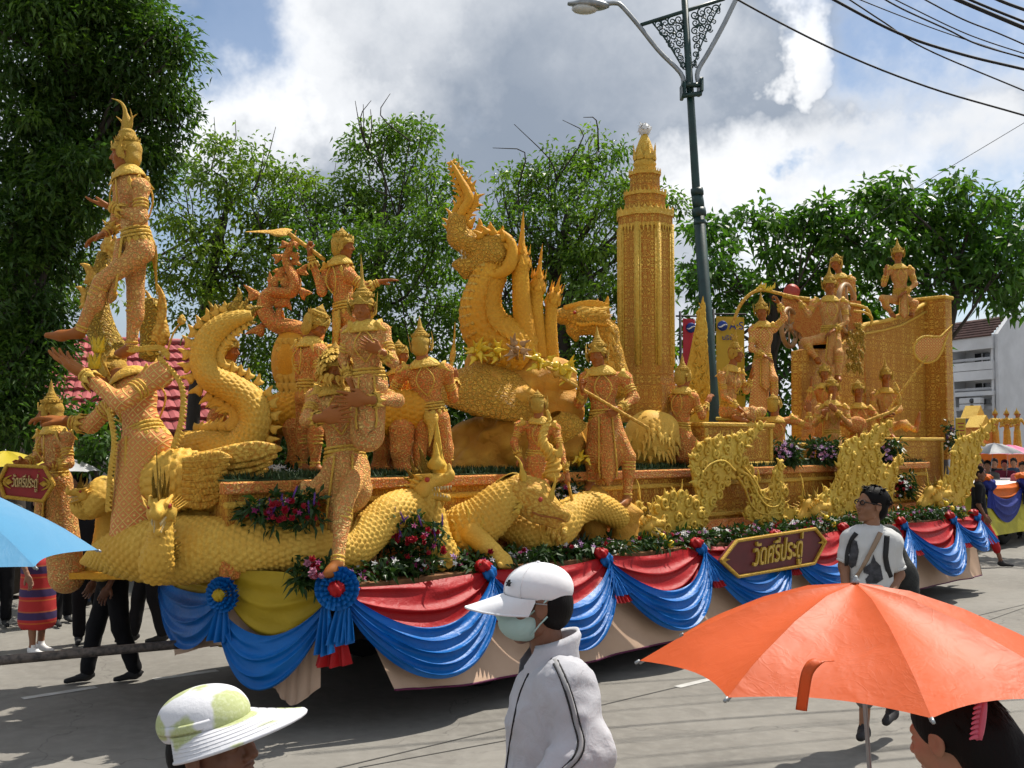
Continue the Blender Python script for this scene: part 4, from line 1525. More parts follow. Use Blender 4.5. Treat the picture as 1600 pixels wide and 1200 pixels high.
# --- overhead cables
CG = 'overhead cables at the upper right'
for i, (pts, d0, r_, lb) in enumerate((
  (((1130, -22), (1150, -2), (1300, 76), (1450, 136), (1620, 186)), 11.5, 0.011, 'lowest black cable sagging from the lamp bracket to the right edge'),
  (((1270, -18), (1400, 50), (1500, 84), (1620, 113)), 10.0, 0.014, 'thick black cable at upper right, second from below'),
  (((1310, -12), (1380, 34), (1450, 78), (1620, 150)), 10.6, 0.008, 'thin black cable running just above the lowest one'),
  (((1310, -14), (1400, 22), (1480, 52), (1620, 98)), 11.0, 0.006, 'fine cable in the middle of the upper right bundle'),
  (((1360, -14), (1410, 14), (1480, 46), (1530, 70), (1620, 96)), 9.6, 0.008, 'wavy cable in the middle of the upper right bundle'),
  (((1372, -14), (1420, 10), (1490, 44), (1540, 64), (1620, 90)), 9.7, 0.006, 'twin wavy cable beside another in the upper right bundle'),
  (((1420, -14), (1500, 28), (1560, 52), (1620, 78)), 9.2, 0.007, 'cable above the wavy pair at upper right'),
  (((1460, -16), (1530, 14), (1620, 52)), 8.8, 0.018, 'thickest black cable near the upper right corner'),
  (((1480, -16), (1540, 10), (1620, 42)), 8.9, 0.012, 'black cable hugging the thickest one at upper right corner'),
  (((1530, -14), (1570, 4), (1620, 22)), 8.6, 0.014, 'topmost cable cutting the upper right corner'),
  (((1405, 312), (1450, 282), (1540, 228), (1620, 180)), 12.0, 0.004, 'fine wire rising to the right edge above the trees'))):
 pp = [P(a, b, d0 + (a - 1300) / 300 * 0.4) for a, b in pts]
 e0 = pp[0] + (pp[0] - pp[1]) * 1.5
 e1 = pp[-1] + (pp[-1] - pp[-2]) * 2.0
 g = G()
 g.tube(spline([e0] + pp + [e1], 40), r_, 6)
 o = g.build('overhead_cable', [BLACK], None, True, e0)
 tag(o, lb, 'cable', CG)
# --- the float: trailer, deck, drapes
OUT = np.array((-NX, -NY, 0.0))             # outward from the near side
ALONG = np.array((UX, UY, 0.0))
P2 = P(352, 925, 7.75)
P3 = P(258, 912, 8.9)
REAR = 10.55
fl = empty('parade_float', FL(5.0, 1.2, 0), 'long low parade trailer draped in red and blue swags', 'float')
WOOD = simple('platform_board', (0.30, 0.13, 0.045), 0.7, 0.25, 8, 0.4, 60)
nose = np.array([FL(0, 0, 0), P2, P3, FL(0.35, 2.45, 0)])
dk = [FL(REAR, 0, 0), FL(0, 0, 0), P2, P3, FL(0.35, 2.45, 0), FL(REAR, 2.45, 0)]
for p_ in dk:
 p_[2] = DECK - 0.09
g = G()
g.prism(np.array(dk), (0, 0, 0.075))
g.build('deck', [WOOD], fl, False)
g = G()
ns = [P(92, 800, 8.68), P(92, 800, 9.2), FL(0.3, 2.3, 0), FL(0.1, 1.3, 0)]
for p_ in ns:
 p_[2] = 0.93
g.prism(np.array(ns), (0, 0, 0.05))
g.build('nose_board', [W_SCALE2], fl, False)
g = G()
for t in (0.55, 1.9):
 g.box(FL(5.3, t, 0.62), (10.2, 0.12, 0.22), M2)
for s_ in np.arange(0.5, 10.5, 1.2):
 g.box(FL(s_, 1.22, 0.70), (0.09, 2.3, 0.1), M2)
g.build('chassis', [DARKIRON], fl, False)
for s_ in (1.7, 7.6, 8.7):
 for t in (0.38, 2.05):
  w_ = empty('wheel', FL(s_, t, 0.36))
  w_.parent = fl
  w_.location = Vector(FL(s_, t, 0.36) - world_loc(fl))
  g = G()
  g.lathe([(0.2, -0.1), (0.33, -0.1), (0.36, -0.06), (0.36, 0.06), (0.33, 0.1), (0.2, 0.1)], FL(s_, t, 0.36), OUT, 22)
  g.build('tyre', [BLACK], w_)
  g = G()
  g.lathe([(0.0, 0.06), (0.06, 0.07), (0.08, 0.03), (0.17, 0.03), (0.21, 0.09)], FL(s_, t, 0.36), OUT, 18)
  g.build('rim', [GALV], w_)
TP = 0.58
g = G()
pf = [FL(-0.55, TP, DECK - 0.02), FL(REAR - 0.15, TP, DECK - 0.02), FL(REAR - 0.15, 2.35, DECK - 0.02), FL(-0.2, 2.35, DECK - 0.02)]
g.prism(np.array(pf)[::-1], (0, 0, PLAT - 0.06 - DECK))
g.build('platform', [W_PANEL], fl, False)
for (z, h_, o_) in ((PLAT - 0.045, 0.09, 0.06), (PLAT - 0.17, 0.05, 0.03), (DECK + 0.10, 0.14, 0.05), (DECK + 0.22, 0.05, 0.03)):
 g = G()
 g.box(FL((REAR - 0.7) / 2, TP - o_ / 2 + 0.01, z), (REAR + 0.4 + o_ * 2, o_ + 0.02, h_), M2, 0.012)
 g.build('moulding', [W_TRIM if h_ < 0.08 else W_ROBE2], fl, False)
for s_ in np.arange(-0.2, REAR - 0.4, 1.35):
 g = G()
 g.box(FL(s_, TP - 0.012, (DECK + PLAT) / 2 + 0.03), (0.09, 0.03, PLAT - DECK - 0.44), M2, 0.008)
 g.build('pilaster', [W_TRIM], fl, False)
def turf(name, poly, n, seed, parent, h=0.05):
 """tufted artificial grass on a level polygon of float (s, t) range with z"""
 s0, s1, t0, t1, z = poly
 r = np.random.default_rng(seed)
 k = n
 b = np.stack([FX + 0 * np.zeros(k), np.zeros(k), np.full(k, z)], 1)
 ss, tt = r.uniform(s0, s1, k), r.uniform(t0, t1, k)
 b[:, 0] = FX + ss * UX + tt * NX
 b[:, 1] = FY + ss * UY + tt * NY
 a = r.uniform(0, 6.28, k)
 sd = np.stack([np.cos(a), np.sin(a), np.zeros(k)], 1) * 0.012
 lean = r.normal(0, 0.02, (k, 3))
 lean[:, 2] = r.uniform(0.5, 1.2, k) * h
 v = np.stack([b - sd, b + sd, b + lean], 1).reshape(-1, 3)
 me = raw_mesh(name, v - world_loc(parent), [np.arange(3 * k).reshape(-1, 3)], [GRASS], None, False)
 o = link_mesh(name, me, parent)
 o['kind'] = 'stuff'
 return o
g = G()
pz = [FL(-0.58, TP - 0.03, PLAT), FL(REAR - 0.12, TP - 0.03, PLAT), FL(REAR - 0.12, 2.38, PLAT), FL(-0.2, 2.38, PLAT)]
g.prism(np.array(pz)[::-1] - np.array((0, 0, 0.0)), (0, 0, 0.012))
g.build('platform_top', [GRASS], fl, False)
turf('grass', (-0.5, REAR - 0.2, TP - 0.03, 1.2, PLAT + 0.01), 9000, 3, fl, 0.06)
# --- hanging cloth
def swag(name, A, B, out, s0, s1, h0, h1, mat, parent, bulge=0.07, nf=5, fold=0.02, nu=34, nv=30, slope=0.0, seed=0, skew=0.0):
 """cloth slung between A and B: upper edge sags s0, lower edge s1; gathered at the ends between h0 and h1 below the points"""
 r = np.random.default_rng(seed)
 A, B, out = V3(A), V3(B), nrm(out)
 u = np.linspace(0, 1, nu)[:, None]
 v = np.linspace(0, 1, nv)[None, :]
 uu = u + skew * np.sin(np.pi * u) * 0.1
 sag = 4 * uu * (1 - uu)
 sag = sag ** 0.82
 drop = (h0 + (h1 - h0) * v) + (s0 + (s1 - s0) * v ** 0.9) * sag
 ph = r.uniform(0, 6.28)
 fo = np.sin(2 * np.pi * nf * v + ph + 0.8 * np.sin(2.2 * u * np.pi + ph)) + 0.45 * np.sin(2 * np.pi * nf * 1.7 * v + 2 * ph + 1.5 * u)
 o = bulge * np.sin(np.pi * u) ** 0.7 * (0.35 + 0.65 * np.sin(np.pi * np.clip(v, 0.02, 0.98)) ** 0.5) + fold * fo * (0.5 + 0.5 * np.sin(np.pi * u)) + 0.015
 drop = drop + fold * 0.55 * np.cos(2 * np.pi * nf * v + ph + 0.8 * np.sin(2.2 * u * np.pi + ph))
 o = o + slope * np.maximum(drop, 0)
 pts = A[None, None] + (B - A)[None, None] * u[..., None] * np.ones_like(v)[..., None] + out[None, None] * o[..., None]
 pts = pts.copy()
 pts[..., 2] -= drop
 g = G()
 g.grid(pts)
 return g.build(name, [mat], parent)
def cloth_tail(name, top, out, side, length, w0, w1, mat, parent, seed=0, nf=4, slope=0.0):
 r = np.random.default_rng(seed)
 u = np.linspace(0, 1, 14)[:, None]
 v = np.linspace(-1, 1, 26)[None, :]
 wd = w0 + (w1 - w0) * u ** 0.8
 ph = r.uniform(0, 6)
 o = 0.03 + 0.024 * np.sin(nf * np.pi * v + ph) * (0.25 + u) + 0.02 * u + slope * length * u
 pts = V3(top) + nrm(side) * (wd * v)[..., None] + nrm(out) * o[..., None] + np.array((0, 0, -1.0)) * (length * u * (1 - 0.06 * np.abs(v)) * np.ones_like(v))[..., None]
 g = G()
 g.grid(pts)
 return g.build(name, [mat], parent)
def puff(name, c, r0, mat, parent, seed=0, sq=0.8):
 """crumpled knot of cloth"""
 r = np.random.default_rng(seed)
 n, m = 22, 14
 th = np.linspace(0, 2 * np.pi, n, endpoint=False)
 ph = np.linspace(-1.5, 1.5, m)
 rr = r0 * (1 + 0.16 * np.sin(5 * th[None] + 3 * ph[:, None] + seed) + 0.10 * np.sin(9 * th[None] - 4 * ph[:, None]))
 p = np.stack([rr * np.cos(ph)[:, None] * np.cos(th)[None], rr * np.cos(ph)[:, None] * np.sin(th)[None], rr * sq * np.sin(ph)[:, None]], -1)
 g = G()
 g.grid(p + V3(c), closed_v=True, flip=True)
 return g.build(name, [mat], parent)
KN = [0.0] + [1.4 * k for k in range(1, 8)] + [REAR]
zt_ = DECK - 0.0
pts_k = [FL(s_, -0.02, zt_) for s_ in KN]
for i in range(len(KN) - 1):
 A, B = pts_k[i], pts_k[i + 1]
 L = KN[i + 1] - KN[i]
 sg = L / 1.4
 swag('red_swag', A, B, OUT, 0.03 * sg, 0.38 * sg, 0.0, 0.13, C_RED, fl, 0.05, 3.3, 0.02, seed=10 + i, nv=26, slope=0.42)
 swag('blue_swag', A + OUT * 0.065, B + OUT * 0.065, OUT, 0.30 * sg, 0.50 * sg, 0.03, 0.20, C_BLUE, fl, 0.07, 4.6, 0.026, seed=30 + i, slope=0.42)
for i, p_ in enumerate(pts_k):
 if i == 0:
  continue
 kn = empty('bow', p_)
 kn.parent = fl
 kn.location = Vector(p_ - world_loc(fl))
 puff('knot', p_ + OUT * 0.06 + np.array((0, 0, -0.03)), 0.055, C_BLUE, kn, i, 1.1)
 puff('red_puff', p_ + OUT * 0.04 - ALONG * 0.05 + np.array((0, 0, 0.03)), 0.065, C_RED, kn, i + 5, 0.7)
 cloth_tail('blue_tail', p_ + OUT * 0.06 - np.array((0, 0, 0.05)), OUT, ALONG, 0.28 if i < 8 else 0.34, 0.02, 0.11 if i < 8 else 0.2, C_BLUE, kn, i, 4, 0.45)
 cloth_tail('red_tail', p_ + OUT * 0.13 - np.array((0, 0, 0.22)), OUT, ALONG, 0.17, 0.05, 0.10, C_RED, kn, i + 9, 4, 0.45)
OF1 = nrm(np.array((-0.35, -1.0, 0)))
OF2 = nrm(np.array((-0.85, -0.75, 0)))
F0 = FL(0, 0, zt_)
q2 = P2.copy()
q2[2] = 0.955
q3 = P3.copy()
q3[2] = 0.93
top_a, top_b = P(505, 905, 7.58), P(372, 905, 7.68)
swag('yellow_drape', F0 + (0, 0, .02), q2 + (0, 0, 0.12), OF1, -0.04, 0.33, -0.03, 0.10, C_YEL, fl, 0.09, 2.6, 0.016, seed=3)
swag('blue_swag', F0 + OF1 * 0.05, q2 + OF1 * 0.05, OF1, 0.26, 0.52, 0.04, 0.16, C_BLUE, fl, 0.10, 3.4, 0.018, seed=4, slope=0.15)
swag('yellow_drape', q2 + (0, 0, 0.06), q3 + (0, 0, 0.05), OF2, -0.02, 0.15, 0.0, 0.06, C_YEL, fl, 0.05, 1.6, 0.012, seed=5)
swag('blue_swag', q2 + OF2 * 0.03, q3 + OF2 * 0.03, OF2, 0.05, 0.34, 0.0, 0.14, C_BLUE, fl, 0.08, 3.6, 0.02, seed=6)
def rosette(c, out, r0, parent, core, mat, seed):
 ro = empty('rosette', c)
 ro.parent = parent
 ro.location = Vector(V3(c) - world_loc(parent))
 r = np.random.default_rng(seed)
 o = nrm(out)
 x = nrm(np.cross((0, 0, 1.0), o))
 y = np.cross(o, x)
 g = G()
 for (rad, n, h_) in ((r0, 22, 0.02), (r0 * 0.78, 18, 0.045), (r0 * 0.55, 14, 0.06)):
  for k in range(n):
   a = (k + r.uniform(-.2, .2)) / n * 2 * math.pi
   dv = x * math.cos(a) + y * math.sin(a)
   b = V3(c) + dv * rad * 0.55 + o * h_
   sd = np.cross(o, dv)
   w_ = rad * 0.26
   u = np.linspace(0, 1, 4)[:, None]
   vv = np.linspace(-1, 1, 5)[None]
   pp = b + dv * (u * rad * 0.5)[..., None] + sd * (vv * w_ * (0.5 + 0.7 * u))[..., None] + o * (0.018 * np.cos(vv * 3.0) * (0.4 + u) + 0.02 * u)[..., None]
   g.grid(pp)
 g.build('ruffle', [mat], ro)
 puff('centre', V3(c) + o * 0.07, r0 * 0.38, core, ro, seed, 0.9)
 return ro
rosette(P(527, 918, 7.45), OF1 * 0.6 + OUT * 0.4, 0.145, fl, C_RED, C_BLUE, 1)
rosette(P(352, 928, 7.62), OF1, 0.12, fl, C_YEL, C_BLUE, 2)
cf = P(522, 960, 7.46)
for k, (dx, ln, w1) in enumerate(((-0.05, 0.33, 0.07), (0.06, 0.26, 0.10), (0.10, 0.24, 0.07))):
 cloth_tail('blue_tail', cf + np.array((dx, 0, 0.05)), OF1, (1, 0.2, 0), ln, 0.03, w1, C_BLUE, fl, 60 + k, 3)
cloth_tail('red_tail', P(525, 985, 7.52), OF1, (1, 0.3, 0), 0.25, 0.06, 0.13, C_RED, fl, 71, 3)
cloth_tail('blue_tail', P(352, 945, 7.62), OF1, (1, 0, 0), 0.26, 0.03, 0.09, C_BLUE, fl, 72, 3)
puff('red_puff', q3 + OF2 * 0.04 + np.array((0.0, 0, 0.03)), 0.05, C_RED, fl, 8, 0.9)
def skirt(name, top, bot, mat, parent, nu, nv=8, amp=0.03, seed=0, hem=True, freq=1.0):
 top, bot = np.asarray(top), np.asarray(bot)
 T_, B_ = spline(top, nu) if len(top) > 2 else np.linspace(top[0], top[1], nu), spline(bot, nu) if len(bot) > 2 else np.linspace(bot[0], bot[1], nu)
 r = np.random.default_rng(seed)
 v = np.linspace(0, 1, nv)
 u = np.linspace(0, 1, nu)
 dirs = np.gradient(T_, axis=0)
 o = np.stack([dirs[:, 1], -dirs[:, 0], np.zeros(nu)], 1)
 o /= np.linalg.norm(o, axis=1)[:, None] + 1e-9
 w_ = amp * (np.sin(u * 31 * freq + 1) + 0.6 * np.sin(u * 57 * freq + 2) + 0.4 * np.sin(u * 13 * freq))
 pts = T_[:, None] + (B_ - T_)[:, None] * v[None, :, None] + o[:, None] * (w_[:, None] * v[None])[..., None]
 g = G()
 g.grid(pts)
 ob = g.build(name, [mat], parent)
 if hem:
  g = G()
  g.tube(pts[:, -1], 0.008, 6)
  g.build('hem', [C_MAG], parent)
 return ob
sb = [(0.28, 0.30, 0.30), (0.9, 0.30, 0.235), (2.2, 0.28, 0.20), (3.3, 0.26, 0.22), (4.6, 0.22, 0.22), (6.5, 0.2, 0.22), (8.5, 0.18, 0.21), (10.0, 0.15, 0.20), (REAR + 0.02, 0.12, 0.20)]
skirt('tan_skirt', [FL(0.12, 0.0, DECK - 0.08), FL(1.5, 0, DECK - 0.08), FL(5, 0, DECK - 0.08), FL(REAR, 0, DECK - 0.08)],
      [FL(s_, -o_, z) for s_, o_, z in sb], C_TAN, fl, 240, 14, 0.016, 1, True, 1.6)
skirt('tan_skirt', [FL(REAR, 0.0, DECK - 0.08), FL(REAR, 2.45, DECK - 0.08)], [FL(REAR + 0.02, -0.12, 0.20), FL(REAR + 0.1, 2.5, 0.2)], C_TAN, fl, 30, 8, 0.02, 2)
skirt('tan_skirt', [FL(0.35, 2.45, DECK - 0.08), FL(REAR, 2.45, DECK - 0.08)][::-1], [FL(0.35, 2.5, 0.2), FL(REAR, 2.5, 0.2)][::-1], C_TAN, fl, 40, 8, 0.02, 3)
skirt('corner_flap', [P(502, 925, 7.72), P(465, 930, 7.78), P(400, 950, 7.9)], [P(499, 1075, 7.60), P(455, 1102, 7.62), P(422, 1066, 7.68)], C_TAN, fl, 24, 12, 0.012, 4, False)
skirt('front_skirt', [P(420, 935, 7.74), P(352, 930, 7.82), P(262, 915, 8.92)], [P(430, 1040, 7.72), P(352, 1008, 7.86), P(270, 1025, 8.9)], C_TAN, fl, 30, 8, 0.015, 5, False)
tb = [PG(-40, 1036, 0.46), PG(20, 1030, 0.46), PG(345, 1001, 0.46)]
tb.append(FL(1.2, 1.2, 0.6))
RUST = simple('worn_black_pipe', (0.045, 0.04, 0.037), 0.55, 0.3, 25, 0.4, 90, col2=(0.16, 0.13, 0.11))
g = G()
g.tube(np.array(tb), 0.036, 10)
g.build('tow_bar', [RUST], fl)
g = G()
g.tube(np.linspace(tb[2] - nrm(tb[2] - tb[1]) * 0.02, tb[2] + nrm(tb[3] - tb[2]) * 0.22, 4), [0.05, 0.07, 0.08, 0.05], 10)
g.build('tow_bar_wrap', [C_YEL], fl)
# --- sign boards
def signboard(name, label, pts, thick, frame_w, textbody, mats, parent_cat, text_size, text_w, out, shear=0.0, text_off=(0, 0), diamonds=True):
 """hexagonal board with a raised gilt frame, gilt corner leaves and Thai lettering; pts outline in the plane"""
 pts = np.asarray(pts)
 c = pts.mean(0)
 root = empty(name, c - np.array((0, 0, 0.15)), label, 'sign')
 o = nrm(out)
 g = G()
 g.prism(pts, -o * thick)
 g.prism(pts[::-1] + o * 0.0, o * 0.001)
 g.build('panel', [mats[0]], root, False)
 n = len(pts)
 for i in range(n):
  a, b = pts[i], pts[(i + 1) % n]
  g = G()
  e = nrm(b - a)
  Mx = np.stack([e, np.cross(o, e), o], 1)
  g.box((a + b) / 2 + o * 0.012, (np.linalg.norm(b - a) + frame_w * 0.5, frame_w, 0.035), Mx, 0.008)
  g.build('frame_rail', [mats[1]], root, False)
 ex = nrm(V3(pts[3]) - V3(pts[0]))
 ez = nrm(np.cross(o, ex))
 if ez[2] < 0:
  ez = -ez
 ex = np.cross(ez, o)
 M = np.eye(4)
 M[:3, 0], M[:3, 1], M[:3, 2] = ex, ez, o
 M[:3, 3] = c + o * 0.012 + ex * text_off[0] + ez * text_off[1]
 text(textbody, M, text_size, mats[2], root, 'lettering', 0.012, 0.012, shear, text_w)
 for p_ in (pts[0], pts[3]):
  d = nrm(c - p_)
  b = p_ + d * frame_w * 1.2 + o * 0.01
  L = np.linalg.norm(pts[1] - pts[-1]) * 0.35
  g = G()
  if diamonds:
   sd = np.cross(o, d)
   dm = np.array([b + d * L * 0.1, b + d * L * 0.5 + sd * L * 0.28, b + d * L * 0.9, b + d * L * 0.5 - sd * L * 0.28])
   g.prism(dm, o * 0.014)
  for k in (-1, 0, 1):
   g.flame(b, b + d * L * (0.7 if k else 0.9) + np.cross(o, d) * k * L * 0.6, L * 0.16, np.cross(o, d), 0.12 * k, 0.35, 7)
  g.build('corner_leaf', [mats[1]], root)
 return root
GILT = simple('gilt_paint', (0.60, 0.38, 0.04), 0.35, 0.15, 20, spec=0.6)
def on_side(px, py, out_off):
 d_ = D(px, -out_off)
 return P(px, py, d_)
sgn = [on_side(a, b, 0.30) for a, b in ((1126, 876), (1150, 845), (1272, 826), (1288, 846), (1270, 880), (1152, 901))]
oc = np.mean([p @ OUT for p in sgn])
sgn = [p + OUT * (oc - p @ OUT) for p in sgn]
signboard('name_board', 'dark red six-sided name board with gilt Thai letters on the float side', sgn, 0.04, 0.032, 'วัดศรีประดู่', (SIGN_RED, SIGN_GOLD, GILT), 'sign', 0.30, 0.95, OUT, 0.28, (0.02, -0.01), False)
# --- carved screen and blocks at the rear
scr = empty('carved_screen', FL(8.2, 1.7, PLAT), 'tall carved orange screen with swept-up right corner at the rear', 'screen')
def on_t(px, py, t):
 return P(px, py, D(px, t))
TS = 1.55
out_s = [on_t(a, b, TS) for a, b in ((1252, 690), (1252, 548), (1265, 545), (1300, 548), (1335, 525), (1350, 507), (1380, 502), (1405, 495), (1430, 483), (1454, 469), (1456, 690))]
out_s[0][2] = out_s[-1][2] = PLAT
g = G()
g.prism(np.array(out_s), -OUT * 0.16)
g.build('panel', [W_PANEL], scr, False)
g = G()
e_ = out_s[-2]
g.tube(np.array([p + OUT * 0.012 for p in out_s[4:-1]]), 0.035, 6)
g.tube(np.array([p + OUT * 0.012 - np.array((0, 0, 0.14)) for p in out_s[4:-1]]), 0.02, 6)
g.build('top_rail', [W_TRIM], scr)
pa, pb_ = on_t(1455, 468, TS - 0.1), on_t(1456, 690, TS - 0.1)
h_ = pa[2] - PLAT
g = G()
ctr = (pa + pb_) / 2 + ALONG * 0.12
g.box((ctr[0], ctr[1], PLAT + h_ / 2), (0.26, 0.5, h_), M2, 0.015)
g.build('end_post', [W_PANEL], scr, False)
g = G()
g.box((ctr[0], ctr[1], PLAT + h_ + 0.02), (0.32, 0.56, 0.06), M2, 0.015)
g.build('post_cap', [W_TRIM], scr, False)
def block(name, label, px0, px1, t0, t1, z0, z1, mat=None):
 s0, s1 = s_of(px0, t0), s_of(px1, t0)
 root = empty(name, FL((s0 + s1) / 2, (t0 + t1) / 2, z0), label, 'pedestal')
 g = G()
 g.box(FL((s0 + s1) / 2, (t0 + t1) / 2, (z0 + z1) / 2), (s1 - s0, t1 - t0, z1 - z0), M2, 0.01)
 g.build('body', [mat or W_PANEL], root, False)
 for z, hh in ((z1 - 0.02, 0.05), (z0 + 0.03, 0.06)):
  g = G()
  g.box(FL((s0 + s1) / 2, (t0 + t1) / 2, z), (s1 - s0 + 0.05, t1 - t0 + 0.05, hh), M2, 0.012)
  g.build('moulding', [W_TRIM], root, False)
 for sx in (0, 1):
  g = G()
  g.box(FL(s0 + 0.05 if sx == 0 else s1 - 0.05, t0 - 0.005, (z0 + z1) / 2), (0.06, 0.03, z1 - z0 - 0.12), M2, 0.006)
  g.build('corner_strip', [W_TRIM], root, False)
 return root
zb = P(1150, 661, D(1150, 0.62))[2]
block('carved_pedestal', 'carved orange box pedestal under the seated crowned statue', 1098, 1207, 0.62, 1.15, PLAT, zb)
zb2 = P(1430, 684, D(1430, 0.62))[2]
block('carved_pedestal', 'carved orange box pedestal below the rear screen corner', 1396, 1472, 0.60, 1.2, PLAT - 0.75, zb2)
# --- the great candle
TC = 1.25
cc = FL(s_of(1010, TC), TC, PLAT)
dc = cc[1]
candle = empty('great_candle', cc, 'tall eight-sided carved candle tower with white tuft on top', 'candle')
k_ = dc / FPX
zc = lambda py: CAM_H + (690 - py) * k_
a8 = R(22.5) + math.atan2(OUT[1], OUT[0])
def octa(g, z0, z1, r0, r1=None, n=8):
 r1 = r0 if r1 is None else r1
 th = a8 + np.arange(n) / n * 2 * math.pi
 lo_ = np.stack([cc[0] + r0 * np.cos(th), cc[1] + r0 * np.sin(th), np.full(n, z0)], 1)
 hi_ = np.stack([cc[0] + r1 * np.cos(th), cc[1] + r1 * np.sin(th), np.full(n, z1)], 1)
 k = g.addv(np.concatenate([lo_, hi_]))
 i = np.arange(n)
 j = (i + 1) % n
 g.quads(np.stack([k + i, k + j, k + n + j, k + n + i], 1))
 c0_ = g.addv([(cc[0], cc[1], z1), (cc[0], cc[1], z0)])
 g.tris(np.stack([k + n + i, k + n + j, np.full(n, c0_)], 1))
 g.tris(np.stack([k + j, k + i, np.full(n, c0_ + 1)], 1))
RC = 42.0 * k_ / math.cos(R(22.5)) * 0.98
levels = [('base', 603, 660, 1.12), ('base', 590, 604, 1.06), ('lower_band', 572, 592, 1.0), ('shaft', 352, 573, 0.955), ('upper_band', 338, 353, 1.0), ('cornice', 330, 339, 1.05),
          ('tier', 304, 331, 0.74), ('tier_cap', 300, 305, 0.79), ('tier', 270, 301, 0.55), ('tier_cap', 266, 271, 0.60), ('finial_base', 258, 267, 0.40)]
for nm, y0, y1, rr in levels:
 g = G()
 octa(g, zc(y1), zc(y0), RC * rr)
 g.build(nm, [W_CANDLE if nm in ('shaft', 'tier', 'lower_band', 'upper_band', 'base') else W_TRIM], candle, False)
th = a8 + np.arange(8) / 8 * 2 * math.pi
for i in range(8):
 c = np.array((cc[0] + RC * 0.965 * math.cos(th[i]), cc[1] + RC * 0.965 * math.sin(th[i]), 0))
 g = G()
 g.tube(np.array([c + (0, 0, zc(573)), c + (0, 0, zc(352))]), 0.026, 8)
 g.build('corner_rib', [W_TRIM], candle)
 n2 = np.array((math.cos(th[i] + R(22.5)), math.sin(th[i] + R(22.5)), 0))
 sd = np.array((-n2[1], n2[0], 0))
 g = G()
 ap = RC * 0.955 * math.cos(R(22.5))
 wface = RC * 0.955 * 2 * math.sin(R(22.5))
 for k in range(5):
  o_ = (k + 0.5) / 5 - 0.5
  b = np.array((cc[0], cc[1], zc(352))) + n2 * (ap + 0.012) + sd * o_ * wface
  g.flame(b, b - np.array((0, 0, 0.10)), wface / 9, sd, 0.0, 0.35, 6)
 for (yy, rr) in ((331, 1.05), (302, 0.79), (268, 0.60)):
  ap2 = RC * rr * math.cos(R(22.5))
  wf2 = RC * rr * 2 * math.sin(R(22.5))
  for k in range(4):
   o_ = (k + 0.5) / 4 - 0.5
   b = np.array((cc[0], cc[1], zc(yy) - 0.01)) + n2 * (ap2 - 0.01) + sd * o_ * wf2
   g.flame(b, b + np.array((0, 0, 0.06)) + n2 * 0.012, wf2 / 8, sd, 0.0, 0.4, 5)
 g.build('petal_row', [W_TRIM], candle)
 g = G()
 b = np.array((cc[0], cc[1], 0)) + n2 * (ap + 0.004)
 for x in (-0.36, 0.36):
  g.tube(np.array([b + sd * x * wface + (0, 0, zc(571)), b + sd * x * wface + (0, 0, zc(362))]), 0.010, 6)
 g.build('face_moulding', [W_TRIM], candle)
g = G()
fz = [(0.36, 258), (0.42, 252), (0.36, 247), (0.33, 243), (0.36, 238), (0.30, 226), (0.20, 214), (0.12, 206), (0.06, 199), (0.03, 194), (0.0, 191)]
g.lathe([(r_ * RC, zc(y_) - zc(258)) for r_, y_ in fz], (cc[0], cc[1], zc(258)), n=16)
for i in range(8):
 a = i / 8 * 2 * math.pi + 0.2
 dv = np.array((math.cos(a), math.sin(a), 0))
 b = np.array((cc[0], cc[1], zc(247))) + dv * RC * 0.36
 g.flame(b, b + dv * 0.02 + np.array((0, 0, 0.20)), 0.05, np.cross(dv, (0, 0, 1)), 0.0, 0.4, 7)
g.build('finial', [W_TRIM], candle)
g = G()
r_ = np.random.default_rng(5)
ct = np.array((cc[0], cc[1], zc(196)))
for k in range(70):
 d_ = nrm(r_.normal(0, 1, 3))
 g.tube(np.array([ct, ct + d_ * 0.07 + r_.normal(0, 0.006, 3), ct + d_ * 0.084 + r_.normal(0, 0.012, 3)]), [0.003, 0.006, 0.004], 4, cap=False)
g.ell(ct, (0.072, 0.072, 0.068), 18, 14)
g.build('white_tuft', [WHITE], candle)
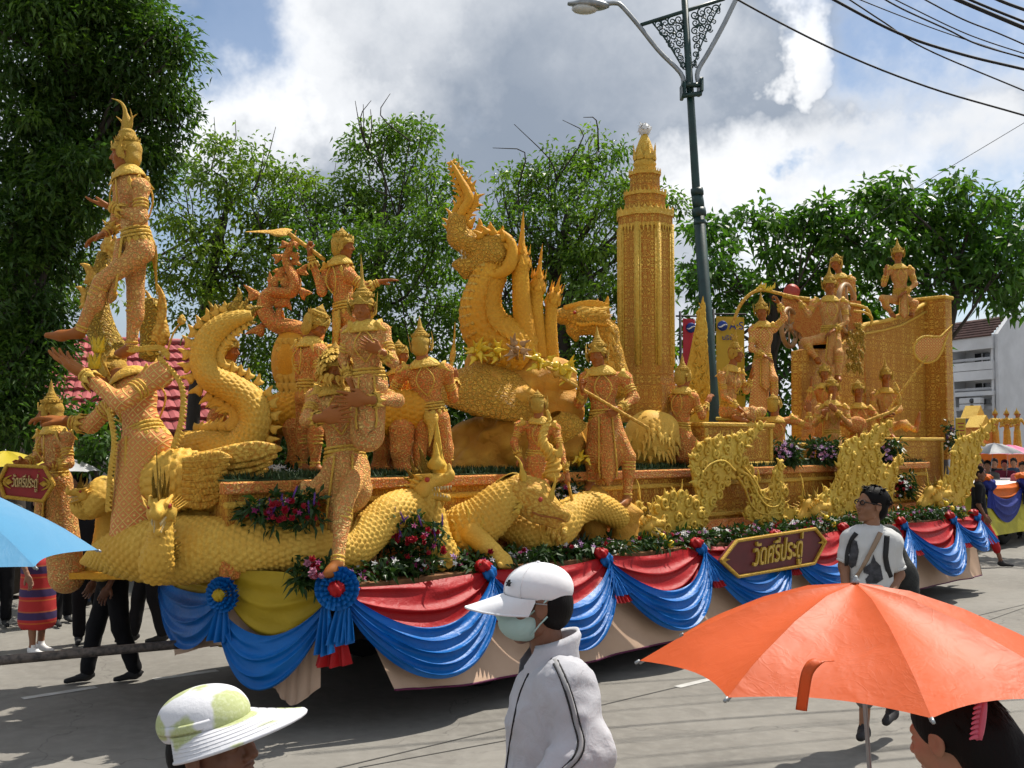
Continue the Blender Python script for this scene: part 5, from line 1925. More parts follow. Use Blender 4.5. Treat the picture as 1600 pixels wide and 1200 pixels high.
# --- kanok fretwork boards
def in_poly(p, poly):
 x, y = p[:, 0], p[:, 1]
 n = len(poly)
 c = np.zeros(len(p), bool)
 j = n - 1
 for i in range(n):
  xi, yi = poly[i]
  xj, yj = poly[j]
  k = ((yi > y) != (yj > y)) & (x < (xj - xi) * (y - yi) / (yj - yi + 1e-9) + xi)
  c ^= k
  j = i
 return c
def kanok_board(name, label, poly, t, spikes, seed, flow=None, dens=1.0):
 """openwork relief board in the plane at inset t; poly and spikes in photograph pixels"""
 r = np.random.default_rng(seed)
 poly = np.asarray(poly, float)
 def at(px, py, o=0.0):
  return on_t(px, py, t) + OUT * o
 root = empty(name, at(poly[:, 0].mean(), poly[:, 1].max()), label, 'carving', 'flame-edged gold boards along the float side')
 g = G()
 g.prism(np.array([at(a, b) for a, b in poly]), -OUT * 0.03)
 g.build('board', [W_FRET], root, False)
 ex, ez = ALONG, np.array((0, 0, 1.0))
 lo_, hi_ = poly.min(0), poly.max(0)
 cand = r.uniform(lo_, hi_, (9000, 2))
 cand = cand[in_poly(cand, poly)]
 dm = D(poly[:, 0].mean(), t)
 pm = FPX / dm                                  # px per metre
 sep = 0.088 * pm / dens
 keep = []
 for c in cand:
  if all((c[0] - k[0]) ** 2 + (c[1] - k[1]) ** 2 > sep * sep for k in keep):
   keep.append(c)
  if len(keep) > 260:
   break
 g = G()
 for i, c in enumerate(keep):
  rr = r.uniform(0.048, 0.066)
  sgn_ = 1 if r.random() < 0.5 else -1
  scroll(g, at(c[0], c[1], 0.008), rr, r.uniform(0, 6.28), 1.35 * sgn_, 0.021, ex, ez, 15)
  if i % 2 == 0:
   a = r.uniform(0.2, 2.2)
   g.flame(at(c[0], c[1], 0.004), at(c[0], c[1], 0.012) + (ex * math.cos(a) + ez * math.sin(a)) * rr * 1.6, 0.030, ex * sgn_, 0.3, 0.35, 7)
 g.build('scrollwork', [W_FRET], root)
 g = G()
 n = len(poly)
 ctr = poly.mean(0)
 area = 0.5 * np.sum(poly[:, 0] * np.roll(poly[:, 1], -1) - np.roll(poly[:, 0], -1) * poly[:, 1])
 for i in range(n):
  a, b = poly[i], poly[(i + 1) % n]
  L = np.linalg.norm(b - a)
  e = (b - a) / (L + 1e-9)
  no = np.array((e[1], -e[0])) * (1 if area > 0 else -1)
  m = max(1, int(L / (0.11 * pm)))
  for k in range(m):
   f = (k + 0.5) / m
   p0 = a + (b - a) * f
   if no[1] > 0.75:
    continue
   dv = no * 0.8 + np.array((0.0, -0.55)) + e * r.uniform(-0.3, 0.3)
   dv /= np.linalg.norm(dv)
   ln = r.uniform(0.05, 0.08) * pm
   p1 = p0 + dv * ln
   g.flame(at(p0[0] - no[0] * 2, p0[1] - no[1] * 2, -0.01), at(p1[0], p1[1], -0.005), 0.044, ex * r.choice((-1, 1)), 0.22, 0.5, 7)
 for (x0, y0, x1, y1, w_) in spikes:
  a, b = at(x0, y0, -0.005), at(x1, y1, 0.0)
  g.flame(a, b, w_, ex, 0.10, 0.35, 10, 0.05)
  g.flame(a + OUT * 0.015, a + (b - a) * 0.75 + OUT * 0.012, w_ * 0.5, ex, 0.12, 0.6, 8)
 g.build('flame_edge', [W_FRET], root)
 if flow:
  g = G()
  for pl in flow:
   pts = np.array(pl[1:])
   sp = spline(pts, 30)
   pth = np.array([at(a, b, 0.02) for a, b in sp])
   g.tube(pth, np.linspace(pl[0], pl[0] * 0.35, 30), 6)
  g.build('flowing_ribs', [W_FRET], root)
 return root
b1 = [(1086, 832), (1080, 800), (1090, 772), (1084, 745), (1080, 722), (1085, 702), (1098, 690), (1120, 684), (1140, 685), (1152, 678), (1166, 676), (1180, 669), (1189, 661), (1191, 667), (1184, 678), (1170, 692), (1161, 703), (1160, 714), (1169, 726), (1178, 740), (1190, 766), (1200, 776),
      (1207, 770), (1208, 748), (1214, 728), (1222, 724), (1224, 745), (1226, 775), (1222, 794), (1240, 795), (1248, 803), (1235, 812), (1205, 813), (1180, 816), (1168, 812), (1167, 797), (1173, 788), (1182, 788), (1175, 770), (1163, 748), (1150, 735), (1140, 750), (1128, 768), (1117, 788), (1108, 806), (1098, 826)]
kanok_board('fretwork_board', 'arched gold fretwork board nearest the front, left of the name board', b1, 0.30,
   [(1170, 728, 1163, 716, 0.03), (1186, 752, 1182, 730, 0.03), (1218, 730, 1220, 716, 0.03), (1085, 740, 1077, 718, 0.03), (1122, 685, 1126, 672, 0.025), (1152, 680, 1158, 668, 0.025), (1196, 770, 1206, 750, 0.025)], 41,
   [(0.022, (1152, 735), (1168, 745), (1180, 770), (1196, 790), (1215, 788), (1220, 760)), (0.018, (1158, 728), (1176, 750), (1190, 776), (1206, 782)), (0.018, (1150, 745), (1162, 765), (1172, 790), (1190, 803), (1222, 800)),
             (0.016, (1146, 736), (1128, 720), (1106, 726), (1094, 745), (1106, 756))])
b1b = [(990, 834), (990, 815), (996, 790), (1010, 800), (1022, 788), (1036, 776), (1048, 770), (1058, 772), (1068, 774), (1080, 776), (1090, 790), (1098, 812), (1090, 830), (1060, 842), (1030, 842), (1005, 840)]
kanok_board('fretwork_board', 'low gold fretwork board with serpent head at its left below the warrior with spear', b1b, 0.27,
   [(998, 806, 994, 748, 0.045), (1012, 804, 1020, 778, 0.035), (1026, 800, 1022, 776, 0.03), (1040, 792, 1048, 764, 0.035), (1056, 790, 1066, 748, 0.045), (1072, 788, 1074, 765, 0.03), (1084, 786, 1092, 768, 0.03)], 42)
b2 = [(1254, 808), (1252, 790), (1256, 775), (1270, 782), (1285, 772), (1298, 764), (1306, 752), (1312, 735), (1312, 715), (1318, 695), (1330, 685), (1345, 684), (1358, 678), (1372, 668), (1388, 660), (1390, 668), (1380, 684), (1375, 700), (1378, 720), (1386, 735), (1396, 725), (1402, 714), (1408, 712), (1404, 735), (1398, 760), (1392, 785), (1380, 806), (1350, 812), (1310, 814), (1275, 812)]
kanok_board('fretwork_board', 'tall gold fretwork board behind the man in the white shirt', b2, 0.30,
   [(1256, 790, 1249, 738, 0.045), (1270, 785, 1278, 760, 0.03), (1288, 778, 1284, 755, 0.03), (1300, 765, 1306, 736, 0.035), (1345, 684, 1350, 668, 0.03), (1404, 718, 1412, 702, 0.03), (1392, 760, 1400, 742, 0.03)], 43)
b3 = [(1448, 790), (1448, 772), (1456, 765), (1466, 760), (1476, 752), (1486, 742), (1488, 722), (1490, 700), (1500, 686), (1514, 680), (1526, 674), (1540, 666), (1553, 655), (1552, 668), (1540, 684), (1530, 700), (1530, 720), (1524, 745), (1514, 770), (1502, 786), (1480, 792)]
kanok_board('fretwork_board', 'gold fretwork board rising at the float rear beside the far crowd', b3, 0.26,
   [(1450, 780, 1446, 730, 0.05), (1462, 765, 1470, 742, 0.035), (1474, 756, 1478, 728, 0.04), (1500, 688, 1498, 672, 0.03), (1528, 676, 1534, 660, 0.03)], 44)
# --- serpents (naga), scaled bodies
def scale_h(a, b):
 """overlapping rounded scales; a in columns, b in rows, both 1 per scale"""
 h = np.zeros_like(a)
 r0 = np.floor(b)
 for dr in (0, 1):
  row = r0 - dr
  y = b - row                                 # 0..2
  off = np.where(np.mod(row, 2) == 0, 0.0, 0.5)
  x = np.mod(a + off, 1.0) - 0.5
  edge = 0.95 + 0.62 * np.sqrt(np.clip(1 - (2 * x) ** 2, 0, 1))
  inside = y < edge
  hv = 0.15 + 0.8 * y / 1.6 - 0.22 * np.abs(2 * x)
  h = np.maximum(h, np.where(inside, hv, 0))
 return h
def scaled_body(name, path, rad, mat, parent, ncol=18, amp=0.012, res=5, aspect=1.0, flat=None, up=None):
 """thick serpent body with raised overlapping scales"""
 path = np.asarray(path, float)
 seg = np.linalg.norm(np.diff(path, axis=0), axis=1)
 L = seg.sum()
 rm = float(np.mean(rad))
 rows = L / (2 * math.pi * rm / ncol) * aspect
 nu = int(min(rows * res, 700))
 sp = spline(np.concatenate([path, np.asarray(rad, float)[:, None]], 1), nu)
 pth, rd = sp[:, :3], np.maximum(sp[:, 3], 0.004)
 T, A, B = frames(pth, up)
 nv = ncol * res
 th = np.linspace(0, 2 * np.pi, nv, endpoint=False)
 cum = np.concatenate([[0], np.cumsum(np.linalg.norm(np.diff(pth, axis=0), axis=1))])
 bb = cum / L * rows
 h = scale_h(np.tile(th[None] / (2 * np.pi) * ncol, (nu, 1)), np.tile(bb[:, None], (1, nv)))
 rr = rd[:, None] + amp * h * np.clip(rd[:, None] / rm, 0.2, 1.2)
 f2 = 1.0 if flat is None else flat
 pts = pth[:, None] + A[:, None] * (np.cos(th)[None] * rr)[..., None] + B[:, None] * (np.sin(th)[None] * rr * f2)[..., None]
 g = G()
 k = g.grid(pts, closed_v=True, flip=True)
 for e in (0, nu - 1):
  c = g.addv(pth[e])
  i = np.arange(nv)
  j = (i + 1) % nv
  b = k + e * nv
  g.tris(np.stack([b + i, b + j, np.full(nv, c)], 1) if e else np.stack([b + j, b + i, np.full(nv, c)], 1))
 return g.build(name, [mat], parent), pth, rd, (T, A, B)
def naga_head_proto():
 s = S(0.03, 0.10)
 s.ell((0, -0.02, 0.02), (0.31, 0.40, 0.32))
 s.cap((0, 0.2, 0.10), (0, 0.70, 0.16), 0.235, 0.13)
 s.ell((0, 0.80, 0.25), (0.12, 0.10, 0.12))
 s.ell((0, 0.76, 0.42), (0.05, 0.07, 0.14))
 s.cap((0, 0.05, -0.22), (0, 0.60, -0.36), 0.18, 0.085)
 s.ell((0, 0.64, -0.36), (0.07, 0.08, 0.09))
 for x in (-1, 1):
  s.cap((x * 0.20, 0.30, 0.27), (x * 0.27, -0.12, 0.30), 0.065, 0.05, k=0.04)
  s.ell((x * 0.26, -0.02, -0.12), (0.12, 0.24, 0.2))
  s.ell((x * 0.10, 0.70, 0.24), (0.07, 0.08, 0.06), k=0.03)
 s.cap((0, -0.1, -0.08), (0, -0.42, -0.55), 0.28, 0.26)
 v, q, _ = s.run()
 g = G()
 g.append(v, [q])
 for x in (-1, 1):
  for k in range(5):       # brow and cheek frills
   g.flame((x * 0.30, 0.05 - 0.09 * k, 0.18 - 0.10 * k), (x * (0.50 + 0.02 * k), -0.12 - 0.13 * k, 0.36 - 0.12 * k), 0.075, (0, 1, 0.3), 0.12, 0.4, 7)
  for k in range(4):       # beard
   g.flame((x * 0.12, 0.42 - 0.14 * k, -0.42 - 0.02 * k), (x * 0.20, 0.30 - 0.16 * k, -0.72 - 0.03 * k), 0.06, (0, 1, 0), 0.1, 0.5, 6)
 me = g.mesh('serpent_head', [W_SCALE])
 g = G()
 for x in (-1, 1):
  for k in range(6):
   y = 0.28 + 0.085 * k
   g.flame((x * (0.17 - 0.012 * k), y, -0.04), (x * (0.16 - 0.012 * k), y + 0.01, -0.15), 0.03, (0, 1, 0), 0, 1, 5)
   g.flame((x * (0.13 - 0.010 * k), y - 0.05, -0.26 - 0.018 * k), (x * (0.13 - 0.01 * k), y - 0.05, -0.15 - 0.02 * k), 0.026, (0, 1, 0), 0, 1, 5)
 teeth = g.mesh('teeth', [simple('wax_tooth', (0.72, 0.58, 0.30), 0.4)])
 g = G()
 g.ell((0, 0, 0), (0.075, 0.075, 0.075), 12, 8)
 eye = g.mesh('eye', [W_RED])
 g = G()                       # crest: one tall leaf with side tongues, unit height
 g.flame((0, 0.05, 0.0), (0, -0.10, 1.0), 0.17, (0, 1, 0), 0.06, 0.35, 14, 0.03)
 g.flame((0, 0.16, 0.0), (0, 0.14, 0.48), 0.10, (0, 1, 0), 0.10, 0.35, 9)
 g.flame((0, -0.12, 0.0), (0, -0.34, 0.66), 0.12, (0, 1, 0), -0.10, 0.35, 9)
 g.flame((0, -0.24, -0.03), (0, -0.52, 0.40), 0.10, (0, 1, 0), -0.10, 0.35, 9)
 for x in (-1, 1):
  g.flame((x * 0.06, 0.0, 0), (x * 0.14, -0.08, 0.55), 0.09, (x, 0.5, 0), 0.08, 0.4, 8)
  g.flame((x * 0.1, -0.1, 0), (x * 0.22, -0.25, 0.36), 0.08, (x, 0.5, 0), 0.08, 0.4, 8)
 crest = g.mesh('crest', [W_GOLD])
 return me, teeth, eye, crest
NH, NTEETH, NEYE, NCREST = naga_head_proto()
def naga_head(parent, pos, fwd, up, size, crest_h=1.0, name='head', eyes=True):
 M3 = basis(fwd, up)
 hd = place_mesh(name, NH, parent, xf(M3, pos, size))
 def sub(nm, me, off, sc_):
  o = bpy.data.objects.new(nm, me)
  COL.objects.link(o)
  o.parent = hd
  o.location = Vector(off)
  o.scale = Vector(sc_)
 sub('teeth', NTEETH, (0, 0, 0), (1, 1, 1))
 if eyes:
  sub('eye', NEYE, (0.235, 0.20, 0.17), (1, 1, 1))
  sub('eye', NEYE, (-0.235, 0.20, 0.17), (1, 1, 1))
 if crest_h:
  sub('crest', NCREST, (0, -0.02, 0.26), (1, 1, crest_h))
 return hd
def fins(name, parent, pth, rd, fr, ang, mat, step, length, w, lean=0.5, skip=(0.02, 0.98), flip=1):
 """row of flame fins along a body at the angle ang round it"""
 T, A, B = fr
 g = G()
 n = len(pth)
 d = 0
 last = -1e9
 cum = np.concatenate([[0], np.cumsum(np.linalg.norm(np.diff(pth, axis=0), axis=1))])
 for i in range(int(n * skip[0]), int(n * skip[1])):
  if cum[i] - last < step:
   continue
  last = cum[i]
  o = A[i] * math.cos(ang) + B[i] * math.sin(ang)
  b = pth[i] + o * rd[i] * 0.85
  ln = length * np.clip(rd[i] / rd.mean(), 0.3, 1.3)
  g.flame(b, b + o * ln + T[i] * ln * lean * flip, w, T[i] * flip, 0.12, 0.4, 7)
 return g.build(name, [mat], parent)
def PT(lst, t0):
 return np.array([on_t(a[0], a[1], t0 + (a[2] if len(a) > 2 else 0)) for a in lst])
def PP(lst, d0):
 return np.array([P(a[0], a[1], d0 + (a[2] if len(a) > 2 else 0)) for a in lst])
NAGA = 'wax serpents and beasts'
dn = 7.75
r1 = empty('reclining_serpent', P(250, 905, dn), 'thick scaly wax serpent body lying across the float nose', 'sculpture', NAGA)
scaled_body('body', PP([(128, 878, 0.55), (165, 868, 0.4), (215, 862, 0.2), (280, 860, 0.1), (350, 856, 0.05), (420, 852, 0.02), (490, 858, 0.05), (545, 858, 0.22), (585, 825, 0.42), (615, 800, 0.58), (645, 795, 0.8), (672, 826, 1.0)], dn),
   [0.02, 0.12, 0.20, 0.235, 0.21, 0.175, 0.15, 0.14, 0.14, 0.14, 0.13, 0.10], W_SCALE, r1, 22, 0.024, 6)
scaled_body('coil', PP([(230, 800, 0.75), (290, 822, 0.55), (350, 815, 0.5), (410, 800, 0.7), (470, 790, 1.0)], dn), [0.12, 0.20, 0.22, 0.19, 0.12], W_SCALE, r1, 18, 0.022, 6)
r2 = empty('crested_serpent', P(246, 912, 7.4), 'small upright crested wax serpent with red eyes at the float nose', 'sculpture', NAGA)
nb, npth, nrd, nfr = scaled_body('neck', PP([(246, 893, 0.12), (245, 872, 0), (250, 845, -0.02), (252, 815, 0.02), (252, 795, 0.1)], 7.42), [0.105, 0.10, 0.078, 0.066, 0.06], W_SCALE, r2, 14, 0.022, 6)
naga_head(r2, P(252, 795, 7.40), (0.12, -0.85, -0.35), (0, -0.2, 1), 0.27, 1.5)
fins('neck_frill', r2, npth, nrd, nfr, 0.4, W_GOLD, 0.05, 0.07, 0.03, 0.8)
d3 = D(680, 0.26)
r3 = empty('jawed_serpent', P(680, 858, d3), 'wax serpent with open toothed jaws and tall crest facing right', 'sculpture', NAGA)
b3_, pth, rd, fr = scaled_body('neck', PP([(694, 880, 0.05), (682, 850, 0), (676, 815, 0.02), (668, 785, 0.04), (664, 765, 0.05)], d3), [0.14, 0.125, 0.105, 0.11, 0.10], W_SCALE, r3, 16, 0.022, 6)
naga_head(r3, P(664, 760, d3), (0.93, -0.36, 0.10), (0, 0, 1), 0.30, 0.9)
fins('neck_frill', r3, pth, rd, fr, 2.6, W_GOLD, 0.05, 0.08, 0.035, 0.8)
g = G()
lc = P(668, 742, d3)
for k in range(9):
 a = R(60 + 26 * k)
 g.flame(P(660, 765, d3), P(660 + 42 * math.cos(a), 768 - 34 * math.sin(a), d3 + 0.05), 0.05, (1, 0, 0), 0.1, 0.4, 8)
g.build('mane', [W_GOLD], r3)
g = G()
g.flame(P(682, 756, d3), P(682, 656, d3 + 0.02), 0.085, (1, 0, 0), 0.02, 0.3, 14)
g.flame(P(681, 734, d3 - 0.05), P(681, 690, d3 - 0.04), 0.065, (1, 0, 0), 0.02, 0.5, 10)
g.build('crest_leaf', [W_FRET], r3)
d4 = D(770, 0.26)
r4 = empty('horned_dragon', P(760, 878, d4), 'scaly horned wax dragon bending down to bite a serpent', 'sculpture', NAGA)
bb_, pth, rd, fr = scaled_body('body', PP([(672, 852, 0.35), (700, 838, 0.12), (728, 828, 0), (755, 812, -0.02), (785, 785, 0), (812, 768, 0.02)], d4), [0.10, 0.17, 0.205, 0.19, 0.165, 0.13], W_SCALE, r4, 24, 0.022, 6)
s = S(0.014, 0.05)
hp = [P(a, b, d4 + c) for a, b, c in ((812, 768, 0), (832, 778, 0), (858, 794, -0.02), (882, 806, -0.02), (838, 804, 0), (868, 820, 0.0))]
s.ell(hp[1], (0.175, 0.14, 0.165), m=0)
s.cap(hp[0], hp[1], 0.15, 0.165)
s.cap(hp[1], hp[2], 0.135, 0.088)
s.cap(hp[2], hp[3], 0.088, 0.056)
s.ell(hp[3] + (0, -.03, .02), (.05, .05, .045), k=.02)
s.cap(hp[4], hp[5], 0.075, 0.036)
s.cap(hp[1] + (0.02, -.12, .06), hp[2] + (0, -.075, .03), .035, .025)
v, q, _ = s.run()
g = G()
g.append(v, [q])
g.build('head', [W_PLAIN], r4)
for i_, (x0, y0, x1, y1, w_, dd) in enumerate(((818, 752, 804, 712, 0.030, -0.12), (856, 786, 864, 738, 0.028, -0.10), (730, 838, 724, 786, 0.055, -0.20), (746, 838, 752, 804, 0.04, -0.22), (716, 845, 704, 812, 0.04, -0.2))):
 g = G()
 g.flame(P(x0, y0, d4 + dd), P(x1, y1, d4 + dd), w_, (1, 0, 0), 0.12, 0.4, 10, 0.06)
 g.build('horn' if i_ < 2 else 'shoulder_fin', [W_FRET], r4)
g = G()
mp = spline(PP([(724, 796, 0), (750, 778, 0), (780, 752, 0), (800, 742, 0), (815, 744, 0)], d4), 30)
for i in range(29):
 c = mp[i]
 g.box(c, (0.05, 0.05, 0.035), basis(mp[i + 1] - mp[i], (0, 0, 1)), 0.008)
g.build('mane_ridge', [W_TRIM], r4)
g = G()
tp = spline(PP([(860, 748, 0), (866, 726, 0.02), (858, 706, 0), (848, 692, -0.02), (850, 672, 0), (858, 658, 0.02), (855, 641, 0)], d4 + 0.05), 40)
g.tube(tp, np.linspace(0.062, 0.010, 40), 12)
u = np.linspace(0, 1, 90)
T, A, B = frames(tp)
for ph in (0, 2.1, 4.2):
 ii = (u * 39).astype(int)
 rr = np.linspace(0.064, 0.010, 90)
 g.tube(tp[ii] + (tp[np.minimum(ii + 1, 39)] - tp[ii]) * ((u * 39) % 1)[:, None] + A[ii] * (np.cos(u * 26 + ph) * rr)[:, None] + B[ii] * (np.sin(u * 26 + ph) * rr)[:, None], np.linspace(0.018, 0.005, 90), 6)
g.flame(P(868, 712, d4), P(876, 690, d4), 0.04, (1, 0, 0), 0.2, 0.4, 8)
g.build('twisted_trunk', [W_SCALE], r4)
s = S(0.014, 0.05)
pw = [P(a, b, d4 + c) for a, b, c in ((738, 832, -0.16), (758, 852, -0.22), (772, 862, -0.24), (786, 876, -0.26), (768, 880, -0.3), (796, 882, -0.28))]
s.cap(pw[0], pw[1], 0.11, 0.075)
s.cap(pw[1], pw[2], 0.075, 0.06)
s.cap(pw[2], pw[3], 0.06, 0.055)
s.cap(pw[3], pw[4], 0.045, 0.03)
s.cap(pw[3], pw[5], 0.045, 0.028)
s.cap(pw[3], (pw[4] + pw[5]) / 2 + (0, -0.08, 0), 0.045, 0.028)
v, q, _ = s.run()
g = G()
g.append(v, [q])
g.build('foreleg', [W_SCALE], r4)
g = G()
g.tube(spline(PP([(880, 812, -.06), (862, 808, -.09), (846, 806, -.11), (832, 800, -.13)], d4), 12), .009, 6)
g.build('mouth_line', [W_SKIN], r4)
g = G()
for k in range(7):
 a = P(812 + 3 * k, 800 - 8 * k, d4 - .15 + .012 * k)
 g.flame(a, a + np.array((-.07, -.02, -.01)), .028, (0, 0, 1), .12, .4, 7)
g.build('cheek_frill', [W_FRET], r4)
g = G()
g.ell(P(844, 780, d4 - 0.15), (0.024, 0.024, 0.024))
g.build('eye', [W_RED], r4)
d5 = D(850, 0.24)
r5 = empty('bitten_serpent', P(850, 862, d5), 'scaly wax serpent looping right from the dragon jaws', 'sculpture', NAGA)
b5, pth, rd, fr = scaled_body('body', PP([(775, 818, -0.1), (805, 822, -0.05), (840, 832, 0), (872, 822, 0), (896, 800, 0.2), (926, 790, 0.4), (958, 802, 0.65), (985, 822, 0.9), (1006, 830, 1.1)], d5), [0.10, 0.15, 0.175, 0.16, 0.13, 0.12, 0.11, 0.10, 0.09], W_SCALE, r5, 20, 0.022, 6)
fins('back_fins', r5, pth, rd, fr, 1.5, W_GOLD, 0.09, 0.05, 0.03, 0.9)
g = G()
for k, (a, b) in enumerate(((858, 830), (866, 838), (874, 842), (882, 836))):
 g.tube(PP([(a, b - 12, -0.16), (a - 2, b, -0.19), (a - 3, b + 10, -0.17)], d5), [0.03, 0.028, 0.012], 8)
g.build('claw', [W_PLAIN], r5)
for (px, py, dd, lb) in ((1012, 818, 0.0, 'small gold serpent head biting at the foot of the low fretwork board'), (1272, 792, 0.0, 'small gold serpent head at the foot of the tall fretwork board'), (1462, 772, 0.0, 'small gold serpent head at the foot of the rearmost fretwork board')):
 dd_ = D(px, 0.2)
 rr_ = empty('serpent_head_carving', P(px, py + 14, dd_), lb, 'carving', 'small serpent heads on the boards')
 naga_head(rr_, P(px - 4, py, dd_), ALONG * 0.9 + OUT * 0.35 + np.array((0, 0, -0.25)), (0, 0, 1), 0.26 * dd_ / 11.0, 0.5, 'head', False)
 g = G()
 for k in range(5):
  c = P(px + (-16, 22, 34, 10, -4)[k] * 11 / dd_, py + (22, 20, 30, 34, 40)[k] * 11 / dd_, dd_ - 0.12)
  g.ell(c, (0.034, 0.034, 0.04), 10, 8)
  g.tube(np.array([c, (c + P(px, py + 8, dd_)) / 2 + (0, 0, 0.05), P(px, py + 8, dd_)]), 0.004, 5)
 g.build('hanging_buds', [W_FLOWER], rr_)
# --- S-curved swan-tailed creature left of centre
d6 = 8.7
r6 = empty('curved_swan', P(345, 735, d6), 'S-curved scaly wax swan neck holding a lotus bud, left of centre', 'sculpture', NAGA)
b6, pth, rd, fr = scaled_body('neck', PP([(290, 690, 0.15), (330, 700, 0.05), (372, 700, 0), (398, 665, 0), (392, 628, 0), (362, 606, 0), (330, 590, 0), (318, 560, 0), (328, 528, 0), (352, 506, 0), (376, 496, 0), (394, 492, 0)], d6),
        [0.12, 0.19, 0.19, 0.165, 0.165, 0.155, 0.145, 0.14, 0.135, 0.115, 0.085, 0.05], W_SCALE, r6, 20, 0.022, 6, 1.0, 0.7, (0, 1, 0))
fins('mane', r6, pth, rd, fr, 1.57, W_SCALE, 0.06, 0.10, 0.05, 0.8)
fins('throat_frill', r6, pth, rd, fr, -1.57, W_SCALE, 0.06, 0.07, 0.045, 0.8, (0.1, 0.97))
g = G()
for (x0, y0, x1, y1, w_) in ((326, 520, 325, 470, 0.065), (364, 490, 371, 448, 0.075), (378, 486, 384, 464, 0.05), (345, 500, 340, 476, 0.05)):
 g.flame(P(x0, y0, d6), P(x1, y1, d6), w_, (1, 0, 0), 0.12, 0.4, 10, 0.08)
g.flame(P(386, 490, d6), P(412, 480, d6), 0.05, (0, 0, 1), 0.15, 0.6, 8)
g.flame(P(384, 500, d6), P(402, 504, d6), 0.04, (0, 0, 1), -0.15, 0.6, 8)
g.build('beak_and_crest', [W_GOLD], r6)
g = G()
g.tube(spline(PP([(262, 548, 0), (268, 528, 0), (276, 512, 0), (283, 506, 0)], 8.3), 12), 0.008, 6)
g.lathe([(0.0, 0.0), (0.03, 0.015), (0.035, 0.04), (0.02, 0.07), (0, 0.09)], P(283, 508, 8.3), (0.1, 0, 1), 10)
o = g.build('lotus_bud', [W_PLAIN], None, True, P(262, 548, 8.3))
tag(o, 'small pale wax lotus bud on a bent stem left of the swan', 'flower', 'wax lotus flowers')
d7 = 7.9
r7 = empty('feathered_wing', P(330, 800, d7), 'layered yellow wax wing feathers fanning right behind the giant', 'sculpture', NAGA)
scaled_body('body', PP([(222, 752, 0.1), (245, 752, 0.08), (275, 750, 0.1), (305, 750, 0.12), (335, 750, 0.16), (352, 750, 0.2)], d7), [0.06, 0.17, 0.215, 0.20, 0.14, 0.05], W_SCALE, r7, 16, 0.03, 6)
def feather(name, a, b, w_, lift, parent):
 u = np.linspace(0, 1, 12)
 pth = a + (b - a) * u[:, None] + np.array((0, 0, 1.0)) * (lift * np.sin(u * 1.57) ** 2)[:, None]
 wd = w_ * np.minimum(1, 0.55 + u) * np.clip((1.02 - u) * 3.2, 0, 1) ** 0.6
 g = G()
 g.tube(pth, np.stack([wd, np.full(12, 0.014)], 1), 8, None, (0, 0, 1))
 g.tube(pth - (0, 0.012, 0), 0.009, 5)
 for k in range(2, 10):
  for s_ in (-1, 1):
   g.tube(np.array([pth[k] - (0, .015, 0), pth[k] + (b - a) * 0.05 + (0, -.008, s_ * wd[k] * .85)]), 0.005, 4)
 g.build(name, [W_PLAIN], parent)
for k in range(8):
 f = 1 - k / 7
 feather('flight_feather', P(300, 716 + 72 * f, d7 - 0.02 - .012 * k), P(440 - 50 * f, 716 + 76 * f, d7 + 0.10 - .02 * k), 0.075, 0.07, r7)
for k in range(7):
 f = 1 - k / 6
 feather('covert_feather', P(285, 722 + 62 * f, d7 - 0.13 - .01 * k), P(362 - 20 * f, 722 + 66 * f, d7 - 0.07 - .01 * k), 0.065, 0.03, r7)
# --- swan-tailed bird carrying the fan bearer
d8 = 9.6
r8 = empty('great_swan', P(470, 620, d8), 'great wax swan with curling flame tail under the fan bearer', 'sculpture', NAGA)
bb_, pth, rd, fr = scaled_body('tail', PP([(500, 530, 0), (465, 516, 0), (430, 506, 0), (414, 484, 0), (420, 460, 0), (440, 458, 0), (456, 456, 0), (462, 440, 0), (452, 420, 0), (447, 404, 0), (454, 384, 0), (463, 360, 0)], d8),
                               [0.15, 0.15, 0.13, 0.12, 0.10, 0.085, 0.085, 0.085, 0.07, 0.06, 0.04, 0.004], W_ROBE2, r8, 18, 0.010, 5, 1.0, 0.55, (0, 1, 0))
fins('tail_flames', r8, pth, rd, fr, 1.57, W_ROBE2, 0.10, 0.11, 0.06, 0.8, (0.2, 0.95))
fins('tail_flames', r8, pth, rd, fr, -1.57, W_ROBE2, 0.11, 0.10, 0.06, 0.8, (0.3, 0.95))
g = G()
g.flame(P(418, 475, d8), P(421, 424, d8), 0.08, (1, 0, 0), 0.1, 0.35, 10)
ring(g, P(440, 508, d8), (1, 0, 0.15), 0.145, 0.09, 0.02, (0, 0, 1), 20)
g.build('tail_band', [W_ROBE2], r8)
s = S(0.022, 0.08)
s.ell(P(462, 565, d8), (0.22, 0.22, 0.33))
s.ell(P(520, 580, d8 + 0.05), (0.35, 0.22, 0.25))
v, q, _ = s.run()
g = G()
g.append(v, [q])
g.build('body', [W_SCALE2], r8)
for k in range(7):
 for j in range(5):
  a = P(440 + 9 * j, 528 + 14 * k, d8 - 0.20 + abs(j - 2) * 0.015)
  g = G()
  g.flame(a, a + np.array((-0.015, 0.0, -0.15)), 0.05, (1, 0, 0), 0.05, 0.3, 6)
  g.build('breast_feather', [W_SCALE], r8)
